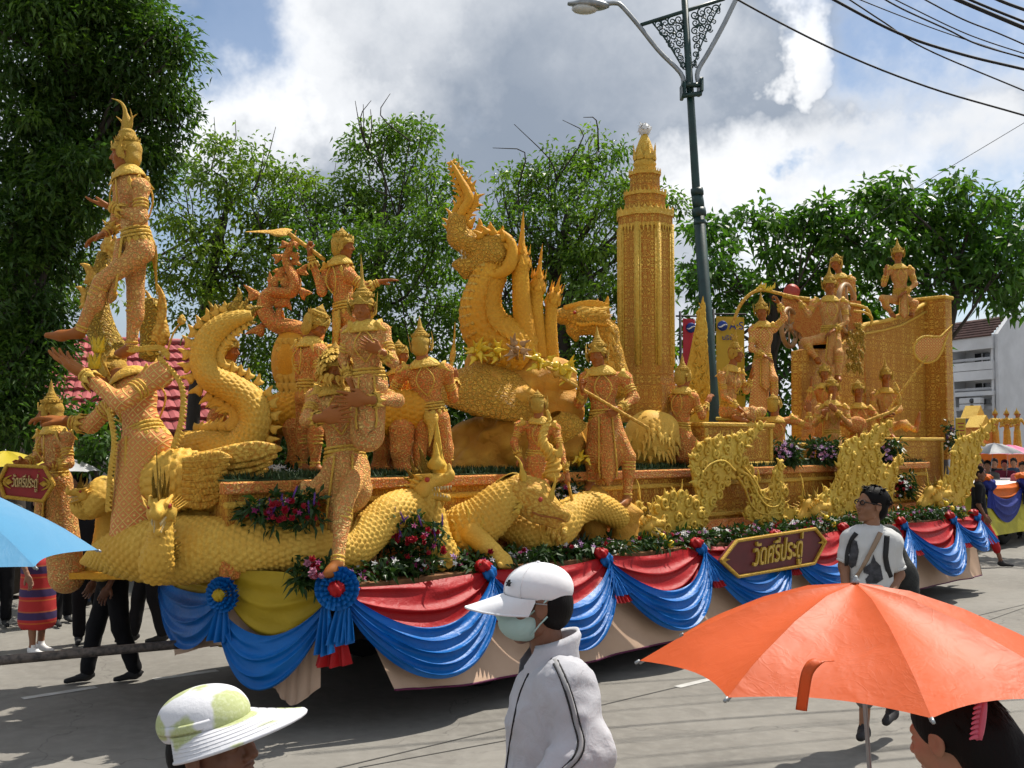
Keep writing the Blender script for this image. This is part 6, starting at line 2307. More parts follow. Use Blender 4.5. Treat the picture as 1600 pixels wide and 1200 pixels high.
# --- four-legged beast across the middle
d9 = 9.2
r9 = empty('standing_beast', P(540, 742, d9), 'long-bodied scaly wax beast standing behind the embracing pair', 'sculpture', NAGA)
scaled_body('body', PP([(400, 655, 0), (440, 648, 0), (520, 645, 0), (600, 645, 0), (650, 640, 0), (680, 630, 0.1)], d9), [0.12, 0.17, 0.185, 0.18, 0.165, 0.10], W_SCALE2, r9, 22, 0.022, 6)
for (x0, y0, x1, y1, x2, y2, dd) in ((424, 670, 418, 705, 410, 742, 0.1), (462, 670, 468, 705, 452, 742, -0.12), (595, 670, 600, 700, 590, 742, 0.12), (628, 670, 626, 705, 628, 742, -0.1)):
 s = S(0.02, 0.05)
 a, b, c = P(x0, y0, d9 + dd), P(x1, y1, d9 + dd), P(x2, y2, d9 + dd)
 c[2] = PLAT + 0.05
 s.cap(a, b, 0.115, 0.085)
 s.cap(b, c, 0.08, 0.06)
 s.cap(c, c + (0.10, -0.05, -0.01), 0.055, 0.04)
 v, q, _ = s.run()
 g = G()
 g.append(v, [q])
 g.build('leg', [W_ROBE2], r9)
# --- rock mound, turtle shell and the many-headed serpent
d10 = 10.3
r10 = empty('rock_mound', P(790, 745, d10), 'golden brown wax rock mound with a broad turtle shell rim', 'sculpture', NAGA)
s = S(0.03, 0.10)
rr_ = np.random.default_rng(8)
for (px, py, r_px, dd) in ((760, 720, 48, 0), (820, 715, 50, 0), (870, 705, 45, 0.1), (735, 690, 38, 0.1), (790, 680, 55, 0.15), (850, 665, 50, 0.15), (780, 600, 52, 0.15), (830, 600, 50, 0.15), (740, 735, 40, -0.1), (880, 640, 36, 0.1), (865, 590, 36, 0.15), (760, 575, 36, 0.2), (800, 565, 40, 0.2), (885, 690, 30, 0)):
 k = r_px / FPX * d10
 s.ell(P(px, py, d10 + dd), (k, k * 0.9, k * 0.9))
for k in range(26):
 px, py = rr_.uniform(720, 890), rr_.uniform(580, 740)
 q_ = rr_.uniform(0.05, 0.1)
 s.ell(P(px, py, d10 - 0.22), (q_ * 1.4, q_, q_))
v, q, _ = s.run()
n_ = np.array([mnoise.noise(Vector(x * 5.0)) for x in v]) * 0.035
ctr_ = v.mean(0)
v = v + (v - ctr_) / (np.linalg.norm(v - ctr_, axis=1)[:, None] + 1e-6) * n_[:, None]
g = G()
g.append(v, [q])
g.build('rock', [W_ROCK], r10)
sc0 = P(768, 618, d10 - 0.02)
ax = nrm((0.22, -0.30, 1))
g = G()
pr_ = [(0.0, 0.30), (0.22, 0.27), (0.36, 0.19), (0.48, 0.07), (0.565, -0.06), (0.585, -0.10), (0.56, -0.105), (0.45, 0.02), (0.3, 0.1)]
g.lathe(pr_, sc0, ax, 44, (1, 0, 0), 1.0, 0.8)
g.build('turtle_shell', [W_HEAD], r10)
g = G()
pr_ = [(0.10, 0.16), (0.22, 0.06), (0.27, -0.06), (0.25, -0.065), (0.16, 0.04)]
g.lathe(pr_, P(872, 672, d10 - 0.2), nrm((-0.5, -0.4, 1)), 30, (1, 0, 0), 1.0, 0.8)
g.build('shell_flap', [W_HEAD], r10)
d11 = 10.35
r11 = empty('many_headed_serpent', P(790, 565, d11), 'towering many-headed wax serpent with a trunk-like flame snout', 'sculpture', NAGA)
bb_, pth, rd, fr = scaled_body('main_neck', PP([(820, 560, 0.05), (790, 540, 0), (762, 516, -0.02), (752, 484, -0.03), (757, 452, -0.03), (768, 424, 0), (770, 405, 0.02)], d11), [0.22, 0.25, 0.235, 0.20, 0.165, 0.15, 0.12], W_SCALE2, r11, 20, 0.026, 6)
fins('mane', r11, pth, rd, fr, 0.0, W_SCALE2, 0.08, 0.10, 0.05, 0.8, (0.1, 0.95))
g = G()
T, A, B = fr
for i in range(6, len(pth) - 8, 6):
 lv = nrm(np.array((-1.0, -0.35, 0)) - T[i] * np.dot(np.array((-1.0, -0.35, 0)), T[i]))
 sd = np.cross(T[i], lv)
 u = np.linspace(-0.8, 0.8, 7)
 g.tube(pth[i] + (lv * np.cos(u)[:, None] + sd * np.sin(u)[:, None]) * rd[i] * 1.03, 0.02, 6)
g.build('belly_plates', [W_PLAIN], r11)
s = S(0.016, 0.06)
def pp(a, b, c=0.0):
 return P(a, b, d11 + c)
s.ell(pp(768, 396), (0.20, 0.17, 0.18))
s.cap(pp(760, 388), pp(732, 380), 0.16, 0.115)
s.cap(pp(732, 380), pp(716, 370), 0.115, 0.10)
s.cap(pp(716, 372), pp(714, 346), 0.10, 0.095)
s.cap(pp(756, 412), pp(730, 418), 0.12, 0.075)
s.cap(pp(730, 418), pp(712, 414), 0.07, 0.04)
s.cap(pp(722, 412), pp(728, 432), 0.05, 0.03)
for c in (-1, 1):
 s.cap(pp(762, 376, 0.10 * c), pp(778, 372, 0.14 * c), 0.045, 0.04)
 s.ell(pp(775, 398, 0.12 * c), (0.08, 0.06, 0.09))
v, q, _ = s.run()
g = G()
g.append(v, [q])
g.build('main_head', [W_HEAD], r11)
g = G()
tp = spline(PP([(713, 366), (714, 345), (724, 328), (733, 312), (728, 296), (722, 285), (714, 270), (708, 258), (704, 250)], d11), 50)
g.tube(tp, np.interp(np.linspace(0, 1, 50), [0, 0.2, 0.4, 0.55, 0.7, 0.85, 1], [0.09, 0.075, 0.085, 0.07, 0.055, 0.035, 0.004]), 12, 0.6, (0, 1, 0))
for (x0, y0, x1, y1, w_) in ((724, 345, 716, 322, 0.05), (738, 318, 742, 298, 0.05), (722, 318, 707, 306, 0.05), (730, 352, 742, 338, 0.05), (726, 292, 716, 280, 0.035), (740, 376, 748, 340, 0.085), (754, 372, 766, 346, 0.08), (768, 376, 786, 352, 0.08), (744, 376, 744, 352, 0.05)):
 g.flame(pp(x0, y0), pp(x1, y1), w_, (1, 0, 0), 0.15, 0.4, 9, 0.05)
g.build('flame_snout', [W_SCALE2], r11)
rs_ = np.interp(np.linspace(0, 1, 50), [0, 0.4, 1], [0.09, 0.085, 0.02])
frs = frames(tp, (0, 1, 0))
for an_ in (1.57, -1.57):
 fins('snout_frill', r11, tp, rs_ * 0.62, frs, an_, W_SCALE2, 0.055, 0.075, 0.036, 1.0, (0.0, 0.9))
for k, (x0, y0, x1, y1) in enumerate(((752, 372, 738, 360), (760, 366, 750, 352), (770, 368, 766, 350), (782, 376, 784, 358), (790, 388, 800, 374), (792, 402, 806, 396), (786, 414, 800, 416), (774, 424, 784, 434), (760, 426, 764, 440), (746, 420, 744, 434))):
 g = G()
 g.flame(pp(x0, y0, -.14), pp(x1, y1, -.17), .045, (1, 0, .3), .15, .5, 8)
 g.build('cheek_flame', [W_SCALE2], r11)
g = G()
for k in range(15):                     # rolled mane behind the jaw
 a = R(75 - k * 13)
 c = np.array((768, 394.0))
 p0 = (c[0] + 20 * math.cos(a), c[1] - 22 * math.sin(a))
 p1 = (c[0] + 35 * math.cos(a - 0.25), c[1] - 38 * math.sin(a - 0.25))
 for dd in (-0.10, 0.05):
  g.flame(pp(p0[0], p0[1], dd), pp(p1[0], p1[1], dd * 1.2), 0.045, (0, 0, 1), 0.15, 0.5, 7)
g.tube(spline(PP([(782, 362, -0.1), (798, 378, -0.13), (800, 402, -0.14), (790, 422, -0.15), (768, 430, -0.15), (752, 424, -0.13)], d11), 26), np.interp(np.linspace(0, 1, 26), [0, 0.5, 1], [0.03, 0.07, 0.03]), 8)
g.build('mane_roll', [W_SCALE2], r11)
g = G()
g.ell(pp(759, 380, -0.13), (0.026, 0.026, 0.026))
g.build('eye', [W_RED], r11)
g = G()
for k in range(6):
 x = 722 + 5.5 * k
 g.flame(pp(x, 390 + k * 0.8, -0.07), pp(x - 1, 397 + k * 0.6, -0.07), 0.014, (1, 0, 0), 0, 1, 5)
 g.flame(pp(x, 405, -0.05), pp(x, 399, -0.05), 0.012, (1, 0, 0), 0, 1, 5)
g.build('teeth', [simple('wax_tooth_pale', (0.7, 0.55, 0.28), 0.4)], r11)
for (pts_, tipx, tipy, rr0, dd) in ((((824, 560), (820, 520), (815, 470), (813, 425)), 818, 327, 0.105, -0.05), (((842, 560), (838, 520), (837, 480), (838, 462)), 848, 379, 0.085, 0.05), (((862, 570), (860, 540), (860, 505), (862, 482)), 877, 427, 0.075, 0.1)):
 hn = empty('side_head', P(pts_[-1][0], pts_[-1][1], d11 + dd))
 hn.parent = r11
 hn.location = Vector(P(pts_[-1][0], pts_[-1][1], d11 + dd) - world_loc(r11))
 scaled_body('neck', PP([(a, b, dd) for a, b in pts_], d11), [rr0, rr0 * 0.95, rr0 * 0.8, rr0 * 0.75], W_SCALE2, hn, 16, 0.010, 4)
 g = G()
 hx, hy = pts_[-1]
 tip = P(tipx, tipy, d11 + dd)
 c = P(hx, hy - 6, d11 + dd)
 L = np.linalg.norm(tip - c)
 g.lathe([(rr0 * 0.7, -0.06), (rr0 * 0.95, 0.0), (rr0 * 0.9, 0.08), (rr0 * 0.55, 0.17), (rr0 * 0.30, L * 0.42), (rr0 * 0.20, L * 0.6), (rr0 * 0.13, L * 0.8), (0.0, L)], c, tip - c, 12)
 for k in range(5):
  a = k / 5 * 6.28
  x = perp(tip - c)
  y = np.cross(nrm(tip - c), x)
  dv = x * math.cos(a) + y * math.sin(a)
  for (h0, h1, w_) in ((0.0, 0.12, 0.04), (0.13, 0.24, 0.03)):
   z_ = nrm(tip - c)
   b = c + z_ * h0 + dv * rr0 * (0.9 - h0)
   g.flame(b, b + z_ * (h1 - h0) + dv * 0.012, w_, np.cross(z_, dv), 0.08, 0.4, 6)
 g.build('crested_head', [W_SCALE2], hn)
d12 = D(940, 1.1)
r12 = empty('beaked_beast', P(955, 600, d12), 'beaked wax bird head with open bill left of the candle', 'sculpture', NAGA)
s = S(0.018, 0.06)
def p12(a, b, c=0.0):
 return P(a, b, d12 + c)
s.ell(p12(918, 496), (0.19, 0.13, 0.13))
s.cap(p12(905, 494), p12(878, 494), 0.115, 0.075)
s.cap(p12(878, 494), p12(862, 492), 0.075, 0.03)
s.cap(p12(915, 512), p12(894, 516), 0.085, 0.05)
s.cap(p12(894, 516), p12(900, 530), 0.05, 0.03)
s.cap(p12(932, 500), p12(948, 520), 0.13, 0.12)
s.cap(p12(948, 520), p12(955, 555), 0.12, 0.12)
s.cap(p12(955, 555), p12(965, 600), 0.12, 0.16)
v, q, _ = s.run()
g = G()
g.append(v, [q])
g.build('head', [W_HEAD], r12)
g = G()
for k in range(12):
 a = P(884 + k * 5, 484 - 5 * math.sin(k / 11 * 3.1), d12 - 0.06)
 g.flame(a, a + np.array((0.09, 0, 0.07)), 0.04, (0, 0, 1), 0.1, 0.4, 7)
for (x0, y0, x1, y1, w_) in ((940, 490, 950, 462, 0.07), (930, 486, 934, 466, 0.05), (948, 510, 962, 500, 0.05), (952, 530, 966, 522, 0.05), (956, 550, 970, 545, 0.05)):
 g.flame(p12(x0, y0), p12(x1, y1), w_, (1, 0, 0), 0.1, 0.4, 9)
for k in range(10):
 a = P(900 + 5 * k, 506 + 1.2 * math.sin(k), d12 - 0.13)
 g.flame(a, a + np.array((0.06, -0.01, -0.02)), 0.025, (0, 0, 1), 0.1, 0.5, 6)
g.build('crest', [W_SCALE2], r12)
r_ = np.random.default_rng(31)
g = G()
for k in range(110):
 f = r_.uniform(0, 1)
 c0_ = np.array((902 + 50 * min(f * 1.7, 1), 492 + (0 if f < .5 else (f - .5) * 190)))
 dd_, up_ = r_.uniform(-1, 1), r_.uniform(-1, 1)
 c = P(c0_[0] + up_ * 5 * (f > .5), c0_[1] + up_ * 9, d12 - .125 * math.sqrt(max(0.05, 1 - up_ * up_ * .7)))
 dv = np.array((.075, -.01, .02)) if f < .5 else np.array((.05, -.01, -.075))
 g.flame(c, c + dv + r_.normal(0, .012, 3), .024, (0, 0, 1), .1, .4, 6)
g.build('plumage', [W_SCALE], r12)
g = G()
g.ell(P(898, 488, d12 - .12), (.018, .018, .018))
g.build('eye', [W_RED], r12)
# --- wax orchid blooms on the rock
OR = 'wax orchid blooms on the rock'
r_ = np.random.default_rng(12)
for i, (px, py, n, sc_, mt, lb) in enumerate(((745, 548, 9, 0.13, W_FLOWER, 'yellow wax orchid at the left of the rock top'), (775, 548, 6, 0.11, W_FLOWER, 'yellow wax orchid between left bloom and dull petals'), (808, 545, 9, 0.13, W_PINK, 'dull brownish wax orchid below the tall side head'), (842, 562, 8, 0.12, W_FLOWER, 'yellow wax orchid right of the dull orchid'),
                                              (886, 580, 9, 0.14, W_FLOWER, 'yellow wax orchid at the right end of the rock top'), (905, 718, 6, 0.09, W_FLOWER, 'small yellow wax orchid low beside the warrior with spear'))):
 c = P(px, py, 9.98 if py < 700 else D(px, 0.5))
 root = empty('orchid', c - (0, 0, 0.06), lb, 'flower', OR)
 for k in range(n):
  a = k / n * 6.28 + r_.uniform(-0.2, 0.2)
  dv = nrm(np.array((math.cos(a), -0.45, math.sin(a) * 0.9)))
  b = c + dv * 0.02 + r_.normal(0, 0.03, 3)
  g = G()
  g.flame(b, b + dv * sc_ * r_.uniform(0.8, 1.2), sc_ * 0.24, np.cross(dv, (0, 1, 0)), 0.08, 0.22, 8)
  g.build('petal', [mt], root)
 g = G()
 g.ell(c - (0, 0.03, 0), (0.025, 0.03, 0.025))
 g.tube(np.array([c, c + (0, 0.15, -0.08)]), 0.015, 6)
 g.build('centre', [mt], root)
for (px, py, lb) in ((154, 541, 'upper yellow wax lotus bloom beside the climbing foot'), (148, 566, 'lower yellow wax lotus bloom beside the raised forearm')):
 c = P(px, py, 8.0)
 root = empty('lotus', c - (0, 0, 0.06), lb, 'flower', 'wax lotus flowers')
 for k in range(10):
  a = k / 10 * 6.28
  dv = np.array((math.cos(a), math.sin(a), 0))
  g = G()
  b = c + dv * 0.02 - np.array((0, 0, 0.05))
  g.flame(b, b + dv * (0.05 if k % 2 else 0.03) + np.array((0, 0, 0.12)), 0.035, np.cross(dv, (0, 0, 1)), 0.0, 0.25, 7)
  g.build('petal', [W_FLOWER], root)
 g = G()
 g.tube(np.array([c - (0, 0, 0.04), c + (0.05, 0.1, -0.22)]), 0.01, 6)
 g.build('stem', [W_PLAIN], root)
for (px, py, rp, dd, lb) in ((1015, 666, 42, D(1015, 0.95), 'large round straw-textured wax gourd beside the candle foot'), (915, 666, 34, D(915, 1.1), 'smaller round wax gourd left of the warrior')):
 root = empty('gourd', P(px, py + rp, dd), lb, 'sculpture', NAGA)
 s = S(0.025, 0.06)
 k = rp / FPX * dd
 gc = P(px, py, dd)
 gc[2] = PLAT + k * 1.05
 s.ell(gc, (k, k * 0.9, k * 1.12))
 s.ell(gc + np.array((k * 0.5, 0, k * 0.4)), (k * 0.6, k * 0.6, k * 0.6))
 v, q, _ = s.run()
 g = G()
 g.append(v, [q])
 g.build('body', [W_SCALE], root)
 g = G()
 r_ = np.random.default_rng(px)
 for j in range(70):
  a, b = r_.uniform(-2.6, 0.2), r_.uniform(-0.6, 1.3)
  dv = np.array((math.cos(b) * math.cos(a), math.cos(b) * math.sin(a), math.sin(b)))
  c = gc + dv * np.array((k, k * 0.9, k * 1.12))
  g.flame(c, c + np.array((dv[0] * 0.05, dv[1] * 0.05, -0.11)), 0.03, (1, 0, 0), 0.05, 0.3, 6)
 g.build('husk', [W_SCALE], root)
# --- the wax figures
SG = 'crowned wax figures'
def st(label, d0, J, **kw):
 kw.setdefault('group', SG)
 return figure('statue', label, d0, J, **kw)
L_ = (-1, -0.12, -0.03)
st('crowned wax god stepping up onto a giant hand at far left', 8.2, dict(head=(195, 241), neck=(200, 268), sl=(190, 288, .16), sr=(220, 294, -.16), el=(181, 352, .2), wl=(164, 365, .12), tl=(150, 371, .1), er=(220, 341, -.22), wr=(172, 323, -.22), tr=(135, 312, -.22),
   pel=(215, 388), kr=(160, 440, -.14), ar=(124, 520, -.12), fr=(72, 524, -.12), kl=(212, 462, .08), al=(205, 545, .08), fl=(182, 552, .08)), H=1.8, face=L_, crown='flame', hr='open', hl='relax', pr=(0, 0, 1), tail=0.45, thick=1.04)
B_ = st('huge wax giant in trellis robe lifting a foot on his palm', 8.1, dict(head=(170, 584, .28), neck=(202, 588, .12), sl=(196, 612, .3), sr=(250, 586, -.14), er=(186, 628, -.38), wr=(130, 584, -.28), tr=(60, 532, -.16), el=(142, 664, .35), wl=(108, 659, .35), tl=(90, 656, .35),
  pel=(230, 700), hem=(208, 838, -.1)), H=1.95, face=L_, crown='low', hr='open', hl='relax', pr=(-.3, 0, 1), robe=W_LATT, skirt=0.6, hemr=0.125, legs=False, thick=1.32, hs=1.65, apron=0.75)
g = G()      # ruffled back hem and sleeve edges of the giant
for (pl, w_) in ((((250, 560), (282, 600), (284, 650), (270, 700)), 0.05), (((170, 640), (178, 690), (172, 740), (168, 800)), 0.05), (((205, 548), (232, 545), (252, 545), (262, 556)), 0.06)):
 sp = spline(PP([(a, b, -0.12) for a, b in pl], 8.05), 26)
 for i in range(25):
  o_ = nrm(np.cross(sp[i + 1] - sp[i], (0, 1, 0)))
  g.flame(sp[i] - o_ * 0.01, sp[i] + o_ * 0.045 + (0, -0.03, -0.02), w_ * 0.6, sp[i + 1] - sp[i], 0.1, 0.5, 5)
 g.tube(sp, 0.018, 6)
g.build('ruffled_hem', [W_TRIM], B_['root'])
st('crowned wax figure in profile holding a small red name board', 8.8, dict(head=(77, 646), neck=(84, 668), sl=(68, 684, .15), sr=(103, 687, -.15), er=(107, 724, -.2), wr=(78, 727, -.3), tr=(62, 734, -.32), el=(58, 716, .1), wl=(40, 723, -.1), tl=(22, 728, -.2), pel=(88, 752), hem=(104, 900)),
   H=1.6, face=L_, crown='spire', legs=False, skirt=0.4, hemr=.17, hl='grip', hr='grip', pl=(0, -1, 0), pr=(0, -1, 0), tf=(-1, -.4, 0))
hexa = np.array([P(a, b, 8.42) for a, b in ((0, 752), (12, 727), (71, 730), (85, 757), (68, 783), (8, 776))])
signboard('hand_board', 'small red six-sided name board with pale Thai letters at left edge', hexa, 0.03, 0.028, 'วัดศรีประดู่', (SIGN_RED2, SIGN_GOLD, simple('sign_lettering_pale', (0.62, 0.44, 0.18), 0.5)), 'sign', 0.125, 0.20, (0.0, -1, 0.05), 0.0)
r_n = empty('crouching_serpent', P(140, 800, 8.6), 'small crouching wax serpent with pink eye behind the hand board', 'sculpture', NAGA)
scaled_body('body', PP([(122, 785, -.1), (134, 790, 0), (152, 782, 0), (164, 768, .1), (172, 800, .25), (165, 850, .3), (150, 900, .35)], 8.6), [0.07, 0.11, 0.12, 0.12, 0.11, 0.10, 0.10], W_SCALE, r_n, 16, 0.01, 4)
naga_head(r_n, P(128, 772, 8.5), (-0.6, -0.7, -0.1), (0, 0, 1), 0.15, 0.9)
r_f = empty('flame_finial', P(165, 560, 8.9), 'gold flame finials rising behind the climbing god', 'carving')
g = G()
for (x0, y0, x1, y1, w_) in ((166, 395, 160, 343, 0.055), (172, 400, 176, 362, 0.05), (150, 440, 125, 412, 0.09), (140, 470, 118, 448, 0.07), (160, 430, 150, 400, 0.06), (135, 480, 124, 465, 0.06), (160, 470, 158, 405, 0.1), (236, 540, 243, 440, 0.11), (228, 520, 226, 452, 0.08)):
 g.flame(P(x0, y0, 8.75), P(x1, y1, 8.75), w_, (1, 0, 0), 0.14, 0.4, 10, 0.06)
g.build('flames', [W_PLAIN], r_f)
g = G()
g.tube(spline(PP([(165, 395), (158, 430), (150, 470), (160, 520), (180, 560)], 8.8), 20), np.linspace(0.06, 0.14, 20), 10)
g.tube(spline(PP([(232, 470), (238, 520), (236, 560)], 8.8), 10), [0.1] * 10, 10)
g.build('stem', [W_GOLD], r_f)
st('half-hidden orange wax figure behind the swan neck', 9.1, dict(head=(358, 548), neck=(352, 568), sl=(334, 582, .1), sr=(368, 585, -.1), pel=(346, 655), hem=(346, 725)), H=1.5, face=(1, -.2, 0), crown='low', arms=False, legs=False, skirt=.4, robe=W_ROBE2)
st('helmeted wax figure bowing right with shadowed face', 8.95, dict(head=(494, 510), neck=(486, 533), sl=(470, 546, .12), sr=(500, 550, -.16), er=(498, 588, -.22), wr=(522, 602, -.28), el=(470, 590, .15), wl=(490, 612, .1), pel=(484, 618), kl=(474, 672, .06), al=(472, 735, .06), kr=(494, 672, -.12), ar=(492, 735, -.12)),
   H=1.6, face=(.9, -.35, -.4), crown='low', robe=W_ROBE2, floor=PLAT, thick=1.1, crown_scale=1.12)
I_ = st('wax fan bearer raising a leaf fan above the swan', 9.5, dict(head=(537, 385), neck=(530, 407), sl=(513, 424, .1), sr=(545, 430, -.1), el=(503, 456, -.02), wl=(485, 400, -.05), tl=(480, 380, -.05), er=(572, 450, -.12), wr=(592, 441, -.12), tr=(612, 437, -.12), pel=(540, 495), kl=(528, 548), al=(525, 600), kr=(552, 548), ar=(552, 600)),
  H=1.6, face=(1, -.15, 0), crown='low', hl='grip', hr='open', pl=(1, 0, 0), pr=(0, 0, -1), robe=W_ROBE2, tail=0.6)
rf = empty('leaf_fan', P(505, 404, 9.42), 'pale leaf-shaped wax fan held up by the fan bearer', 'fan')
rod(rf, 'handle', P(507, 406, 9.44), P(449, 363, 9.44), 0.018, W_PLAIN)
g = G()
g.flame(P(452, 364, 9.44), P(383, 362, 9.44), 0.11, (0.1, 0.85, 0.5), 0.05, 0.10, 16)
g.build('blade', [W_PLAIN], rf)
st('seated crowned wax lady with hand on her breast', 7.86, dict(head=(567, 482), neck=(570, 508), sl=(545, 521), sr=(598, 518), er=(614, 566, -.1), wr=(594, 549, -.22), tr=(562, 533, -.24), el=(537, 562, .05), wl=(545, 592, -.05), tl=(552, 604, -.08), pel=(577, 604), hem=(574, 680, .02)),
   legs=False, skirt=.4, hemr=.15, H=1.6, face=(-.12, -1, -.06), crown='tall', female=True, hr='open', pr=(0, 1, .3), apron=0.4)
J_ = st('yellow-maned wax warrior kneeling and clasping the lady', 8.12, dict(head=(524, 574, -.06), neck=(528, 606), sl=(492, 622), sr=(588, 614, .05), el=(479, 657, -.2), wl=(503, 653, -.46), tl=(549, 647, -.5), er=(621, 626, -.22), wr=(573, 625, -.46), tr=(520, 623, -.5),
  pel=(540, 728, -.05), kr=(537, 786, -.46), ar=(527, 882, -.66), fr=(508, 898, -.76), kl=(490, 768, -.22), al=(446, 796, -.1), fl=(425, 802, -.1)), H=1.8, face=(.45, -.8, -.25), crown='low', pl=(0, 1, 0), pr=(0, 1, 0), hl='open', hr='open', thick=1.08, skirt=0.16, apron=0.55, hs=1.3)
g = G()
r_ = np.random.default_rng(6)
hc = P(524, 572, 8.06)
for k in range(120):
 dv = nrm(r_.normal(0, 1, 3) + np.array((-.1, -.2, .1)))
 if dv[1] < -.55 and abs(dv[2] + .1) < .4 and dv[0] > -.2:
  continue
 c = hc + dv * np.array((.115, .13, .135))
 g.flame(c, c + dv * .045 + np.array((0, -.01, -.05)), .026, np.cross(dv, (0, 0, 1)) + .01, .25, .5, 6)
g.build('mane', [W_SCALE], J_['root'])
Lb = st('broad-backed crowned wax guard seen from behind', 9.15, dict(head=(658, 541), neck=(662, 566), sl=(630, 582), sr=(697, 580), el=(612, 616, .08), wl=(628, 645, .2), er=(708, 622, .12), wr=(712, 594, .32), tr=(706, 570, .32), pel=(674, 652), kl=(656, 700), al=(655, 738), kr=(698, 700), ar=(698, 736)),
  H=1.5, face=(0.15, 1, 0), crown='spire', robe=W_ROBE2, floor=PLAT, hr='grip', pr=(0, 1, 0), thick=1.12, tail=0.3)
dg_ = empty('dagger', P(706, 575, 9.46), 'pale upright wax dagger held by the guard seen from behind', 'dagger')
g = G()
g.flame(P(706, 566, 9.46), P(711, 503, 9.46), 0.022, (1, 0, 0), 0.02, 0.35, 10)
g.build('blade', [W_PLAIN], dg_)
rod(dg_, 'hilt', P(705, 582, 9.46), P(706, 566, 9.46), 0.014, W_TRIM)
st('small wax attendant peering past the lady', 9.45, dict(head=(625, 556), neck=(628, 576), sl=(612, 586), sr=(645, 586), pel=(630, 640), hem=(630, 738)), H=1.35, face=(.8, -.5, 0), crown='low', arms=False, legs=False, skirt=.4, robe=W_ROBE2)
dT = D(950, 0.42)
st('wax warrior gripping a long spear before the candle', dT, dict(head=(934, 556), neck=(938, 578), sl=(916, 592), sr=(977, 592), el=(905, 630, -.1), wl=(912, 614, -.26), tl=(906, 600, -.3), er=(991, 622, -.06), wr=(967, 640, -.22), tr=(950, 647, -.26), pel=(945, 662), kl=(925, 706, -.06), al=(923, 758, -.02), kr=(983, 714, -.08), ar=(980, 780, -.1), fr=(968, 789, -.26)),
   H=1.68, face=(-.35, -.9, 0), crown='spire', robe=W_ROBE2, hl='grip', hr='grip', pl=(1, 0, 0), pr=(0, 1, 0), apron=0.62, skirt=0.3, hemr=0.19, thick=1.08)
sp_ = empty('spear', P(1013, 669, dT - .3), 'long pale wax spear with leaf blade held by the warrior', 'spear')
rod(sp_, 'shaft', P(1013, 669, dT - .28), P(868, 584, dT - .3), 0.016, W_PLAIN)
g = G()
g.flame(P(874, 587, dT - .3), P(852, 572, dT - .3), 0.04, (0, 0, 1), 0.05, 0.35, 9)
g.build('blade', [W_PLAIN], sp_)
for (px, py, k, lb) in ((926, 772, 0.13, 'small wax rock under the spear warrior left foot'), (976, 798, 0.14, 'low wax rock under the spear warrior right foot')):
 s = S(0.02, 0.05)
 c = P(px, py, dT - .06)
 s.ell(c - (0, 0, 0.02), (k * 1.3, k, 0.06))
 s.cap(c - (0, 0, 0.03), (c[0], c[1], DECK), k * 0.9, k * 1.15)
 v, q, _ = s.run()
 g = G()
 g.append(v, [q])
 tag(g.build('rock', [W_ROCK], None, True, (c[0], c[1], DECK)), lb, 'rock', 'wax rocks under the warrior')
R_ = st('short crowned wax figure seen from behind holding a staff', D(842, 0.47), dict(head=(841, 633), neck=(843, 656), sl=(812, 666), sr=(868, 670), er=(877, 706, -.1), wr=(885, 738, -.18), tr=(889, 754, -.2), el=(803, 692, -.05), wl=(812, 716, -.12), pel=(838, 722), hem=(838, 790)),
  H=1.28, face=(.3, .95, 0), crown='low', robe=W_ROBE2, legs=False, skirt=.4, hr='grip')
ro = empty('staff', P(895, 778, D(842, .47) - .2), 'short pale wax staff in the small figure hand', 'staff')
rod(ro, 'shaft', P(884, 740, D(842, .47) - .19), P(896, 790, D(842, .47) - .19), 0.014, W_PLAIN)
st('kneeling crowned wax attendant beside the candle foot', D(1070, .75), dict(head=(1068, 590), neck=(1067, 609), sl=(1053, 620, .08), sr=(1084, 622, -.08), er=(1097, 650, -.06), wr=(1105, 630, .02), el=(1060, 650, .05), wl=(1086, 642, .1), pel=(1062, 678), kl=(1088, 705, .05), al=(1052, 714, .05), kr=(1100, 706, -.12), ar=(1060, 718, -.12), hem=(1072, 706)),
   H=1.5, face=(.85, .4, 0), crown='spire', robe=W_ROBE2, skirt=.2, hemr=.22)
dF = D(1095, 1.3)
r_ff = empty('flame_board', P(1095, 640, dF), 'tall flame-shaped gold board behind the kneeling attendant', 'carving')
g = G()
fo = [(1104, 720), (1078, 720), (1072, 610), (1072, 580), (1078, 555), (1085, 520), (1092, 490), (1099, 462), (1103, 490), (1105, 530), (1108, 570), (1110, 610)]
g.prism(np.array([P(a, b, dF) for a, b in fo]), (0, 0.05, 0))
g.build('board', [W_FRET], r_ff, False)
g = G()
r_ = np.random.default_rng(77)
for k in range(46):
 f = r_.uniform(0.02, 0.92)
 x = 1090 + r_.uniform(-14, 14) * (1 - f) + 7 * f
 c = P(x, 640 - 165 * f, dF - .01)
 scroll(g, c, r_.uniform(0.035, 0.055), r_.uniform(0, 6), 1.3 * (1 if k % 2 else -1), 0.016, X_, Z_, 13)
 g.flame(c, c + np.array((r_.uniform(-.06, .06), -0.01, 0.14)), 0.03, X_, 0.2, 0.4, 6)
g.build('scrollwork', [W_FRET], r_ff)
st('seated crowned wax lady in profile on the carved box', D(1150, .85), dict(head=(1150, 553), neck=(1143, 575), sl=(1128, 588, -.14), sr=(1156, 586, .12), el=(1131, 619, -.2), wl=(1153, 636, -.24), er=(1166, 611, .06), wr=(1173, 592, 0), tr=(1175, 577, -.02), pel=(1138, 640), kl=(1190, 643, -.16), al=(1148, 653, -.22), kr=(1190, 643, .1), ar=(1150, 653, .1)),
   H=1.45, face=(.92, -.3, 0), crown='flame', crown_scale=.9, female=True, hr='open', pr=(1, 0, 0))
ZS = 2.03
